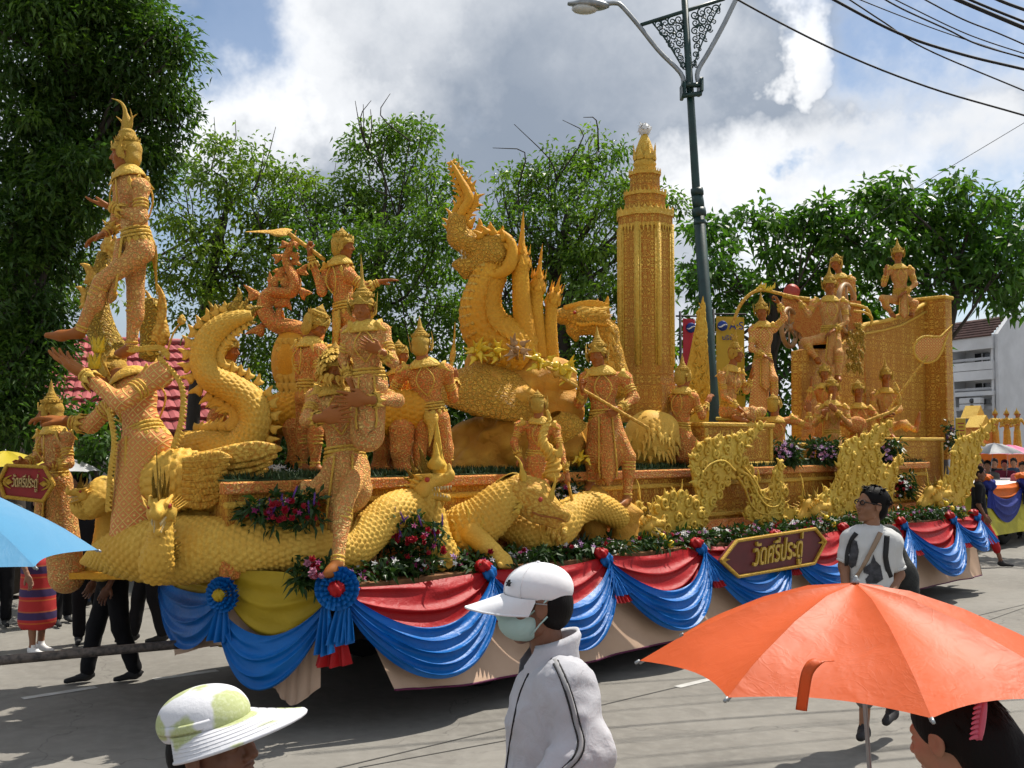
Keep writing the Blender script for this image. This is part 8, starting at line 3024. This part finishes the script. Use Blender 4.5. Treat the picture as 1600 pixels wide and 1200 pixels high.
# --- man in white cap and mask, foreground
dm = 3.37
M1 = person('man in white cap and face mask wearing a pale grey track jacket', dm, dict(head=(836, 942), neck=(868, 1040, .0), sl=(850, 1085, .17), sr=(888, 1082, -.17), el=(852, 1190, .2), wl=(812, 1262, .12), er=(914, 1176, -.24), wr=(842, 1235, -.30), tr=(800, 1262, -.26), pel=(852, 1335),
   kl=(850, 1560, .1), al=(870, 1780, .1), kr=(850, 1560, -.1), ar=(840, 1780, -.1)), 1.72, (-1, -.12, -.04), SKIN_D, JKT, JEAN, BLACK, 1.0, 1.0, 'nape', None, .013, HEAD_F, (0.08, 0, 1), (-1, -.15, 0), thick=1.12)
s = S(.022, .03)
s.ell((0, -.06, .18), (.365, .45, .335))
s.ell((0, 0, -.36), (.8, .9, .47), sub=True, k=.02)
CAPW = cloth('white_cap_cotton', (0.74, 0.74, 0.76), (0.68, 0.68, 0.71), .8, .15, bump=.06)
in_head(M1, s, 'cap', [CAPW])
g = G()
aa = np.linspace(-1.35, 1.35, 25)
rows = []
for f in np.linspace(0, 1, 8):
 x = .38 * np.sin(aa) * (1 - .06 * f)
 rows.append(np.stack([x, -.06 + .46 * np.cos(aa) + f * .50 * np.clip(np.cos(aa * 1.08), 0, 1) ** .75, .14 - .13 * f - .85 * x ** 2 * (.35 + .65 * f)], -1))
rows = np.array(rows)
g.grid(rows)
g.grid(rows - np.array((0, 0, .022)), flip=True)
g.tube(rows[-1] - (0, 0, .011), .014, 6)
g.ell((0, -.06, .52), (.03, .03, .018), 8, 5)
for a in (-.9, 0, .9):
 t_ = np.linspace(-.2, 1.55, 14)
 g.tube(np.stack([.372 * np.cos(t_) * math.sin(a), -.06 + .457 * np.cos(t_) * math.cos(a), .18 + .337 * np.sin(t_)], -1), .006, 4)
g.v = [v_ @ M1['HM'][:3, :3].T + M1['HM'][:3, 3] for v_ in g.v]
g.build('cap_visor', [CAPW], M1['root'])
def head_pts(info, pts):
 return np.asarray(pts, float) @ info['HM'][:3, :3].T + info['HM'][:3, 3]
g = G()      # small black star on the cap front
sx = [(.20 + .045 * (1 if k % 2 == 0 else .36) * math.cos(k * math.pi / 5 + 1.57)) for k in range(10)]
sz = [(.30 + .045 * (1 if k % 2 == 0 else .36) * math.sin(k * math.pi / 5 + 1.57)) for k in range(10)]
star = head_pts(M1, [(-x, .395 - .55 * (x - .10) - .25 * (z - .3), z) for x, z in zip(sx, sz)])
g.prism(star, M1['HM'][:3, 1] * .03)
g.build('star_emblem', [BLACK], M1['root'], False)
MASK = cloth('mask_green', (0.40, 0.56, 0.52), (0.36, 0.50, 0.47), .85, .1, bump=.15)
s = S(.02, .03)
s.ell((0, .15, -.22), (.29, .34, .26))
s.cap((0, .34, .03), (0, .45, -.12), .06, .075)
s.ell((0, -.46, -.2), (.8, .52, .9), sub=True, k=.02)
s.ell((0, .2, .50), (.8, .9, .46), sub=True, k=.03)
in_head(M1, s, 'face_mask', [MASK])
g = G()
for x in (-1, 1):
 g.tube(head_pts(M1, [(x * .285, .12, -.10), (x * .335, .0, .0), (x * .36, -.10, .08)]), .0028, 5)
 g.build('mask_loop', [MASK], M1['root'])
 g = G()
 g.tube(head_pts(M1, [(x * .27, .10, -.36), (x * .335, .0, -.22), (x * .36, -.10, -.12)]), .0028, 5)
 g.build('mask_loop', [MASK], M1['root'])
 g = G()
g = G()
for x in (-1, 1):
 g.tube(head_pts(M1, [(x * .24, .32, .05), (x * .35, .05, .05), (x * .37, -.1, .03)]), .002, 5)
 g.tube(head_pts(M1, [(x * (.14 + .08 * math.cos(a)), .39 + .0 * a, .02 + .06 * math.sin(a)) for a in np.linspace(0, 6.28, 13)]), .0018, 5)
g.build('glasses', [GALV], M1['root'])
g = G()
cn = M1['p']['neck']
th_ = np.linspace(0.55, 2 * math.pi - 0.55, 30)
cols_ = []
cn = cn + (M1['p']['head'] - cn) * .06 + np.array((-.008, 0, .008))
for (rr, hz) in ((.074, -.045), (.074, .0), (.066, .05), (.074, .060), (.082, .04), (.092, .0), (.098, -.05)):
 a = th_ + math.pi + .12
 cols_.append(np.stack([cn[0] + rr * np.cos(a) * 1.05 - .012 + .02 * (hz > 0), cn[1] + rr * np.sin(a), cn[2] + hz + .025 * np.cos(th_ - math.pi) + .012], -1))
g.grid(np.array(cols_))
g.build('collar', [JKT], M1['root'])
SLV = [(866, 1030), (880, 1060), (892, 1095), (901, 1130), (908, 1160), (900, 1185), (872, 1212), (846, 1234)]
LATER = [(-5, BLACK, .003), (5, BLACK, .003), (0, simple('stripe_grey', (0.33, 0.33, 0.34), .8), .007)]
# --- woman in floral sun hat, foreground
dh = 2.36
M2_ = person('woman in white and green floral visor hat in front', dh, dict(head=(336, 1166), neck=(315, 1255), sl=(300, 1310, .17), sr=(320, 1312, -.17), el=(290, 1520, .2), wl=(330, 1660, .15), er=(310, 1520, -.22), wr=(350, 1660, -.2), pel=(312, 1700), kl=(312, 2020, .1), al=(310, 2300, .1), kr=(312, 2020, -.1), ar=(310, 2300, -.1)), 1.56, (.88, -.34, .20), SKIN_D, PINKC, JEAN, BLACK, .6, 1.0, 'nape', None, .016, HEAD_F, (-.30, 0, 1), (1, -.2, 0))
def floral():
 m, t, b = newmat('floral_hat_cotton')
 tc = t.n.new('ShaderNodeTexCoord').outputs['Object']
 wv = t.vmath('ADD', tc, t.vmath('SCALE', t.add('ShaderNodeTexNoise', Vector=tc, Scale=14.0, Detail=3.0).outputs['Color'], scale=.05))
 v1 = t.add('ShaderNodeTexVoronoi', Vector=wv, Scale=9.5)
 f = t.math('SUBTRACT', 1.0, t.sstep(v1.outputs['Distance'], .47, .54))
 ray = t.math('MULTIPLY', t.sstep(t.noise(tc, 120, 3, .6), .4, .7), .45)
 gr = t.mix(ray, (0.40, 0.44, 0.20), (0.58, 0.61, 0.42))
 t.set(b, 'Base Color', t.mix(f, (0.62, 0.62, 0.65), gr))
 b.inputs['Roughness'].default_value = .85
 bn = t.add('ShaderNodeBump', Strength=.3, Distance=.004, Height=t.noise(tc, 90, 4, .6))
 t.l.new(bn.outputs[0], b.inputs['Normal'])
 return m
FLO = floral()
s = S(.022, .05)
s.ell((0, -.06, .30), (.42, .48, .30))
s.ell((0, -.06, .40), (.36, .41, .18))
s.ell((0, 0, -.28), (.9, .9, .50), sub=True, k=.02)
in_head(M2_, s, 'hat', [FLO])
g = G()
aa = np.linspace(-1.75, 1.75, 33)
rows = []
for f in np.linspace(0, 1, 7):
 ext = (.02 + .60 * np.clip(np.cos(aa * .88), 0, 1) ** 1.2) * f
 rows.append(np.stack([(.43 + ext * .62) * np.sin(aa), -.06 + (.47 + ext) * np.cos(aa), .25 - .16 * f * (1 - .55 * np.cos(aa)) - .05 * np.sin(aa) ** 2 * f], -1))
rows = np.array(rows)
g.grid(rows)
g.grid(rows - np.array((0, 0, .025)), flip=True)
g.tube(rows[-1] - (0, 0, .012), .018, 6)
for k in (1, 2, 3, 4, 5):
 g.tube(rows[k] + (0, 0, .002), .004, 4)
g.v = [v_ @ M2_['HM'][:3, :3].T + M2_['HM'][:3, 3] for v_ in g.v]
g.build('hat_visor', [FLO], M2_['root'])
g = G()
t_ = np.linspace(0, 6.283, 40)
g.tube(head_pts(M2_, np.stack([.432 * np.sin(t_), -.06 + .44 * np.cos(t_), .31 + 0 * t_], -1)), .010, 6, .25, (0, 0, 1))
g.build('hat_band', [FLO], M2_['root'])
# --- woman under the orange umbrella
dw_ = 2.36
M3_ = person('dark-haired woman with pink hair claw under the orange umbrella', dw_, dict(head=(1486, 1150), neck=(1516, 1232), sl=(1440, 1290, .05), sr=(1590, 1290, -.05), el=(1400, 1450, .1), wl=(1372, 1400, .14), tl=(1345, 1360, .16), er=(1620, 1480, 0), wr=(1600, 1620, .05), pel=(1515, 1660), kl=(1470, 2000), al=(1470, 2290), kr=(1550, 2000), ar=(1550, 2290)),
   1.55, (-.62, .76, -.22), SKIN_P, PINKC, JEAN, BLACK, .3, 1.0, 'long', None, .016, HEAD_F, (0.05, 0, 1), (-.5, .85, 0), hl='grip')
g = G()
ca, cb = P(1538, 1092, dw_ - .24), P(1530, 1155, dw_ - .24)
g.tube(np.linspace(ca, cb, 6), [.008, .011, .012, .012, .011, .008], 8, .6)
for k in range(8):
 c = ca + (cb - ca) * (k + .5) / 8
 g.flame(c, c + np.array((-.022, -.004, -.004)), .006, (0, 0, 1), .1, .6, 5)
g.build('hair_claw', [simple('claw_pink', (0.62, 0.10, 0.16), .35)], M3_['root'])
ORG = nylon('orange_nylon', (0.72, 0.105, 0.010), .25)
hx = M3_['p']['wl']
uo = umbrella('orange folding umbrella held low at right foreground', (0.80, 2.5), 1.535, 1.722, .50, R(178), ORG, (hx[0], hx[1], hx[2] + .03), lean=(0.0, -0.02))
g = G()
sp = spline(PP([(1300, 1032, 0), (1276, 1034, -.01), (1262, 1050, -.015), (1256, 1080, -.01), (1252, 1110, 0)], 2.08), 20)
g.tube(sp, .011, 6, .12, (1, -.2, 0))
g.build('strap', [ORG], uo)
# --- blue umbrella and its bearer at the left edge
hb = np.array((-1.84, 3.22, 1.12))
umbrella('light blue umbrella at the left edge of the street', (-1.95, 3.3), 1.69, 1.965, .62, R(23), nylon('blue_nylon', (0.10, 0.36, 0.62), .35), hb)
person('person in teal shirt at the left edge under the blue umbrella', 3.3, {}, 1.62, (1, .3, 0), SKIN, TEAL, JEAN, BLACK, .6, 1.0, 'short', None, .02,
       coords=dict(head=(-1.86, 3.36, 1.47), neck=(-1.88, 3.36, 1.32), sl=(-1.86, 3.53, 1.28), sr=(-1.86, 3.18, 1.28), el=(-1.84, 3.55, 1.05), wl=(-1.80, 3.45, 0.9), er=(-1.61, 3.14, 1.10), wr=(-1.80, 3.18, 1.08), tr=(-1.86, 3.22, 1.14), pel=(-1.88, 3.36, .86), kl=(-1.86, 3.45, .46), al=(-1.9, 3.45, .08), kr=(-1.74, 3.27, .46), ar=(-1.72, 3.27, .08)), hr='grip', tf=(1, .3, 0))
# --- young man in printed white T-shirt
dt = 7.25
SAND = simple('sandal_black', (0.02, 0.018, 0.02), .7)
M5 = person('young man with glasses and backpack in printed white T-shirt', dt, dict(head=(1361, 789), neck=(1363, 824), sl=(1330, 842, .02), sr=(1394, 845, .0), el=(1319, 884, .02), wl=(1322, 928, -.06), er=(1404, 898, .02), wr=(1388, 938, -.16), pel=(1360, 948), kl=(1354, 1035, -.05), al=(1350, 1138, -.05), fl=(1344, 1152, -.22), kr=(1376, 1030, .06), ar=(1394, 1108, .2), fr=(1384, 1128, .05)),
   1.72, (-.95, -.26, .20), SKIN, TEE, GREYC, SAND, .42, .55, 'short', None, .014, HEAD_F, (.12, 0, 1), (-.35, -.95, 0), thick=0.92)
s = S(.02, .04)
bp = [P(a, b, dt + c) for a, b, c in ((1388, 850, .17), (1398, 880, .2), (1396, 915, .2), (1370, 890, .2), (1412, 905, .16))]
for b_ in bp:
 s.ell(b_, (.10, .10, .14))
s.ell(bp[4], (.085, .10, .11))
s.ell(bp[4] + (0.03, -.02, -.08), (.07, .09, .06), k=.01)
s.ell(bp[0] + (0, 0, .06), (.09, .09, .07), k=.01)
v, q, _ = s.run()
g = G()
g.append(relax(v, q, 1), [q])
bpk = g.build('backpack', [simple('backpack_dark', (0.028, 0.03, 0.028), .8, .3, 12, .5, 60)], None, True, bp[2])
tag(bpk, 'dark grey backpack on the back of the white T-shirt man', 'backpack')
from mathutils.bvhtree import BVHTree
def on_body(info, pts, off=.006):
 """photograph pixels projected onto the body surface, lifted by off"""
 me = info['body'].data
 o = world_loc(info['body'])
 bv = BVHTree.FromPolygons([Vector(np.array(v.co) + o) for v in me.vertices], [p_.vertices[:] for p_ in me.polygons])
 c = Vector((0, 0, CAM_H))
 out = []
 for a, b in pts:
  d = Vector(P(a, b, 5.0)) - c
  d.normalize()
  h = bv.ray_cast(c, d)
  out.append(np.array(h[0]) - np.array(d) * off if h[0] is not None else None)
 return out
def patch(info, name, poly, mat, n=44, off=.006):
 poly = np.asarray(poly, float)
 lo_, hi_ = poly.min(0), poly.max(0)
 xs, ys = np.linspace(lo_[0], hi_[0], n), np.linspace(lo_[1], hi_[1], n)
 pts = [(x, y) for x in xs for y in ys]
 cen = np.array([((xs[i] + xs[i + 1]) / 2, (ys[j] + ys[j + 1]) / 2) for i in range(n - 1) for j in range(n - 1)])
 ok = in_poly(cen, poly)
 w3 = on_body(info, pts, off)
 g = G()
 k = g.addv([w if w is not None else (0, 0, 0) for w in w3])
 fs = []
 for m, (i, j) in enumerate((i, j) for i in range(n - 1) for j in range(n - 1)):
  ids = (i * n + j, (i + 1) * n + j, (i + 1) * n + j + 1, i * n + j + 1)
  if ok[m] and all(w3[x] is not None for x in ids):
   fs.append(ids)
 if fs:
  g.quads(np.array(fs) + k)
  v = np.concatenate(g.v)
  used = np.unique(np.array(fs))
  mp = np.full(len(v), -1)
  mp[used] = np.arange(len(used))
  g2 = G()
  g2.addv(v[used])
  g2.quads(mp[np.array(fs)])
  return g2.build(name, [mat], info['root'])
PRT = simple('shirt_print_dark', (0.075, 0.075, 0.085), .85, .3, 30)
patch(M5, 'shirt_print', [(1324, 852), (1332, 842), (1339, 846), (1342, 862), (1340, 872), (1337, 884), (1330, 888), (1325, 882), (1323, 868)], PRT)
patch(M5, 'shirt_print', [(1365, 866), (1368, 876), (1376, 884), (1380, 905), (1370, 912), (1354, 912), (1352, 905), (1358, 898), (1349, 895), (1349, 888), (1360, 880)], PRT)
patch(M5, 'shirt_print_mark', [(1322, 862), (1327, 862), (1327, 868), (1322, 868)], WHITE, 6, .009)
def strap(info, name, pl, w_, mat, off=.012):
 sp = spline(np.array(pl, float), 26)
 pts = [x for x in on_body(info, sp, off) if x is not None]
 g = G()
 g.tube(np.array(pts), w_, 6, .3, (1, 0, .4))
 return g.build(name, [mat], info['root'])
strap(M5, 'backpack_strap', [(1338, 833), (1329, 846), (1324, 866), (1323, 886), (1325, 904)], .016, BLACK)
strap(M5, 'backpack_strap', [(1386, 837), (1385, 852), (1384, 870), (1387, 888), (1392, 902)], .018, BLACK)
strap(M5, 'bag_strap', [(1376, 832), (1364, 856), (1350, 882), (1334, 908)], .016, simple('strap_tan', (0.36, 0.25, 0.17), .8), .016)
g = G()
for x in (-1, 1):
 g.tube(head_pts(M5, [(x * .14 + .10 * math.cos(a), .37, .01 + .065 * math.sin(a)) for a in np.linspace(0, 6.28, 15)]), .004, 5)
 g.tube(head_pts(M5, [(x * .24, .36, .03), (x * .35, .1, .04), (x * .365, -.08, .03)]), .0035, 5)
g.tube(head_pts(M5, [(-.04, .40, .02), (.04, .40, .02)]), .003, 5)
g.build('glasses', [BLACK], M5['root'])
g = G()
for x in ((-.135, .292, 0), (.135, .292, 0)):
 g.ell(head_pts(M5, [x])[0], (.010, .010, .010))
g.build('eyes', [BLACK], M5['root'])
# --- people standing beyond the float and farther off
def stander(label, px, d, H, skin, top, bottom, face, group, stride=0.1, skirt_hem=None, shoe=BLACK, hair='short', long_legs=1.0, arm=0.0):
 x = (px - 800) / FPX * d
 z = lambda f: f * H
 fx, fy = nrm((face[0], face[1], 0))[:2]
 sx, sy = -fy * .18, fx * .18
 c = dict(head=(x + fx * .02, d + fy * .02, z(.925)), neck=(x, d, z(.835)), sl=(x - sx, d - sy, z(.80)), sr=(x + sx, d + sy, z(.80)), el=(x - sx * 1.25, d - sy * 1.25, z(.62)), wl=(x - sx * 1.2 + fx * .1, d - sy * 1.2 + fy * .1, z(.50)),
             er=(x + sx * 1.25, d + sy * 1.25, z(.62)), wr=(x + sx * 1.2 + fx * (.1 + arm), d + sy * 1.2 + fy * (.1 + arm), z(.50) + arm), pel=(x, d, z(.53)),
             kl=(x - sx * .5 + fx * stride, d - sy * .5 + fy * stride, z(.28)), al=(x - sx * .5 + fx * stride * 1.6, d - sy * .5 + fy * stride * 1.6, .085), kr=(x + sx * .5 - fx * stride * .4, d + sy * .5 - fy * stride * .4, z(.28)), ar=(x + sx * .5 - fx * stride * 1.6, d + sy * .5 - fy * stride * 1.6, .085))
 if skirt_hem:
  c['hem'] = (x, d, skirt_hem)
 return person(label, d, {}, H, face, skin, top, bottom, shoe, .5, long_legs, hair, group, .026, coords=c, skirt=.185 if skirt_hem else 0)
def plaid():
 m, t, b = newmat('red_plaid_skirt')
 tc = t.n.new('ShaderNodeTexCoord').outputs['Object']
 z = t.add('ShaderNodeSeparateXYZ', Vector=tc).outputs[2]
 f = t.math('FRACT', t.math('MULTIPLY', z, 4.6))
 c = t.mix(t.sstep(f, .60, .64), (0.42, 0.02, 0.02), (0.04, 0.02, 0.09))
 f2 = t.math('FRACT', t.math('MULTIPLY', z, 9.2))
 c = t.mix(t.math('MULTIPLY', t.sstep(f2, .86, .9), .7), c, (0.55, 0.14, 0.02))
 t.set(b, 'Base Color', c)
 b.inputs['Roughness'].default_value = .8
 return m
CB = 'bystanders beyond the float nose'
stander('person in banded red sarong skirt beyond the tow bar', 66, 10.3, 1.58, SKIN, MAROON, plaid(), (.9, -.4, 0), CB, .03, .26, WHITE)
stander('person in dark trousers behind the red sarong', 104, 12.0, 1.62, SKIN, DARKC, DARKC, (.6, -.8, 0), CB, .08)
stander('person in blue jeans farthest back at the float nose', 126, 13.2, 1.66, SKIN, GREYC, JEAN, (-.6, -.8, 0), CB, .06)
stander('person in black trousers just behind the big black-clad man', 146, 10.9, 1.6, SKIN, DARKC, DARKC, (.3, -.9, 0), CB, .04)
stander('man in black shirt and trousers standing at the tow bar', 182, 9.15, 1.68, SKIN_D, DARKC, DARKC, (-.8, -.6, 0), CB, .11)
stander('person in black jeans left of the front drape', 238, 10.9, 1.64, SKIN, DARKC, DARKC, (-.8, -.5, 0), CB, .08)
YU = nylon('yellow_nylon', (0.70, 0.55, 0.03), .35)
WU = nylon('white_nylon', (0.7, 0.7, 0.7), .35)
umbrella('yellow umbrella behind the small red name board', ((10 - 800) / FPX * 11.6, 11.6), 1.78, 1.95, .5, R(10), YU, ((10 - 800) / FPX * 11.6, 11.6, 1.15))
stander('person holding the yellow umbrella at the left edge', 4, 11.75, 1.6, SKIN, GREYC, DARKC, (.5, -.8, 0), CB, .03)
umbrella('white umbrella seen left of the giant robe', ((104 - 800) / FPX * 12.6, 12.55), 1.70, 1.86, .42, R(15), WU, ((104 - 800) / FPX * 12.6, 12.4, 1.1))
CR = 'crowd beyond the float rear'
stander('walking person in red trousers and black boots at the float rear', 1526, 17.6, 1.64, SKIN_D, DARKC, C_RED, (.85, -.4, 0), CR, .2, None, BLACK, 'short', .5)
for i, (px, d, top, lb) in enumerate(((1541, 24.0, GREYC, 'person in grey under the dark umbrella at the rear'), (1568, 25.0, MAROON, 'person in maroon under the pink umbrella at the rear'), (1596, 22.5, PINKC, 'person in pink shirt at the right edge'), (1530, 26.0, MAROON, 'person in maroon behind the rear fretwork board'), (1582, 27.5, JEAN, 'person in blue behind the pink umbrella'), (1552, 27.0, DARKC, 'person in black between two umbrellas at the rear'))):
 stander(lb, px, d, 1.62, SKIN, top, DARKC, (-.5, -.8, 0), CR, .05)
umbrella('dark grey umbrella over the far crowd', ((1552 - 800) / FPX * 23.8, 23.8), 1.78, 2.02, .62, R(12), nylon('grey_nylon', (0.07, 0.08, 0.10), .1), ((1544 - 800) / FPX * 23.8, 23.8, 1.2))
umbrella('pink umbrella over the far crowd', ((1575 - 800) / FPX * 24.8, 24.8), 1.76, 1.98, .60, R(20), nylon('pink_nylon', (0.70, 0.10, 0.28), .35), ((1570 - 800) / FPX * 24.8, 24.8, 1.2))
# --- the next float in the parade
f2 = empty('following_float', FL(18.6, 3.2, 0), 'following float with orange and blue drapes at the right edge', 'float')
C_OR = cloth('cloth_orange', (0.72, 0.15, 0.012))
C_NV = cloth('cloth_royal_blue', (0.02, 0.035, 0.24))
C_LM = cloth('cloth_lime', (0.52, 0.46, 0.04))
S0, T0 = 15.9, 2.05
g = G()
g.box(FL(S0 + 5, T0 + 1.3, 1.15), (10, 2.6, .12), M2)
g.build('deck', [simple('white_board', (0.7, 0.68, 0.64), .7)], f2, False)
zz = 1.24
for i in range(4):
 A, B = FL(S0 + i * 1.7, T0, zz), FL(S0 + (i + 1) * 1.7, T0, zz)
 swag('orange_drape', A, B, OUT, .02, .34, 0, .08, C_OR, f2, .06, 2.5, .02, seed=80 + i, nu=20, nv=16)
 swag('blue_swag', A + OUT * .04, B + OUT * .04, OUT, .28, .55, .02, .2, C_NV, f2, .08, 3, .02, seed=90 + i, nu=20, nv=16)
 puff('knot', A + OUT * .1, .13, C_NV, f2, i)
 puff('orange_puff', A + OUT * .05 + (0, 0, .12), .12, C_OR, f2, i + 3, .6)
 cloth_tail('blue_tail', A + OUT * .1, OUT, ALONG, .45, .05, .16, C_NV, f2, i)
A, B = FL(S0, T0 + 2.6, zz), FL(S0, T0, zz)
swag('orange_drape', A, B, -ALONG, .02, .3, 0, .08, C_OR, f2, .05, 2.5, .02, seed=97, nu=20, nv=16)
skirt('lime_skirt', [FL(S0, T0, 1.05), FL(S0 + 9, T0, 1.05)], [FL(S0, T0 - .12, .28), FL(S0 + 9, T0 - .12, .28)], C_LM, f2, 40, 6, .03, 1, False)
skirt('lime_skirt', [FL(S0, T0 + 2.6, 1.05), FL(S0, T0, 1.05)], [FL(S0 - .1, T0 + 2.6, .28), FL(S0 - .1, T0 - .1, .28)], C_LM, f2, 20, 6, .03, 2, False)
for s_ in (S0 + 1.5, S0 + 6):
 g = G()
 g.lathe([(.2, -.1), (.33, -.1), (.36, -.06), (.36, .06), (.33, .1), (.2, .1)], FL(s_, T0 + .3, .36), OUT, 18)
 g.build('tyre', [BLACK], f2)
def far(px, py, d):
 return P(px, py, d)
df = 34.0
f3 = empty('distant_float', far(1575, 700, df) * np.array((1, 1, 0)), 'distant orange float carrying golden figures behind the crowd', 'float')
g = G()
g.box(far(1575, 700, df) * np.array((1, 1, 0)) + np.array((0, .3, 1.2)), (3.2, 1.4, 1.14), M2, .02)
g.build('deck', [C_OR], f3, False)
g = G()
g.box(far(1575, 700, df) * np.array((1, 1, 0)) + np.array((0, .3, .45)), (3.0, 1.2, .5), M2, .02)
g.build('wheels', [BLACK], f3, False)
hs_ = empty('model_house', far(1532, 703, df), 'golden wax model house with gabled roof far behind the crowd', 'sculpture')
g = G()
c = far(1530, 685, df)
c[2] = (1.78 + far(1530, 668, df)[2]) / 2
hgt = far(1530, 668, df)[2] - 1.78
g.box(c, (.8, .6, hgt), M2)
g.build('wall', [W_ROBE2], hs_, False)
g = G()
e = far(1530, 668, df)
for (b0_, w_, h_) in ((e, .48, .40), (e + ALONG * .3 - OUT * .3 + (0, 0, .3), .40, .42)):
 g.prism(np.array([b0_ - ALONG * w_ - OUT * .1, b0_ + ALONG * w_ - OUT * .1, b0_ + (0, 0, h_) - OUT * .1]) + OUT * .34, -OUT * .5)
g.build('roof', [W_TRIM], hs_, False)
for i, (px, py, h_, lb) in enumerate(((1556, 700, 1.25, 'golden figure right of the model house'), (1574, 700, 1.15, 'golden figure far behind the pink umbrella'), (1590, 700, 1.2, 'golden figure at the right edge behind the crowd'))):
 x = far(px, py, df)
 zb_ = 1.78
 figure('statue', lb + ', far off', df, {}, H=1.25, face=(-.5, -.8, 0), crown='spire', group='far golden figures', vox=.03, apron=False, coords=dict(head=(x[0], x[1], zb_ + 1.15), neck=(x[0], x[1], zb_ + 1.0), sl=(x[0] - .15, x[1], zb_ + .95), sr=(x[0] + .15, x[1], zb_ + .95), el=(x[0] - .25, x[1] - .1, zb_ + .75), wl=(x[0] - .15, x[1] - .25, zb_ + .8), er=(x[0] + .25, x[1] - .1, zb_ + .75), wr=(x[0] + .3, x[1] - .2, zb_ + 1.05), pel=(x[0], x[1], zb_ + .55), hem=(x[0], x[1], zb_ + .1)), legs=False, skirt=.4, robe=W_PLAIN)
ys = empty('notice_board', PG(1506, 760), 'small yellow notice board on a post left of the model house', 'sign')
g = G()
c = far(1501, 671, 21.0)
g.box(c, (.20, .03, .46), None, .01)
g.build('panel', [YB], ys, False)
rod(ys, 'post', (c[0], c[1] + .03, 0), (c[0], c[1] + .03, c[2]), .02, GALV)
g = G()
for k in range(4):
 g.box(c + np.array((0, -.018, .12 - .07 * k)), (.13 - .03 * (k % 2), .004, .022))
g.build('print', [SIGN_RED2], ys, False)
strap(M1, 'zip', [(826, 1052), (812, 1085), (802, 1130), (794, 1180), (790, 1215)], .0035, BLACK, .003)
for off, mt, w_ in LATER:
 strap(M1, 'sleeve_stripe', [(a + off, b + off * .2) for a, b in SLV], w_, mt, .004)
for o in bpy.data.objects:
 if o.type == 'MESH' and o.parent is not None and o.name.split('.')[0] in ('scrollwork', 'flame_edge', 'tail_flames', 'mane', 'petal_row', 'hanging_vine', 'husk', 'flames', 'loose_strands', 'teeth', 'back_fins', 'neck_frill', 'throat_frill', 'belly_plates', 'hanging_buds', 'ruffled_hem', 'ornament', 'mane_roll', 'flame_snout', 'beak_and_crest', 'crest', 'claw', 'print', 'flowing_ribs', 'plumage', 'snout_frill', 'collar', 'ruffle', 'trunk'):
  if len(o.data.polygons) > 200 and o.name.split('.')[0] not in ('collar', 'trunk', 'ruffle'):
   o['kind'] = 'stuff'
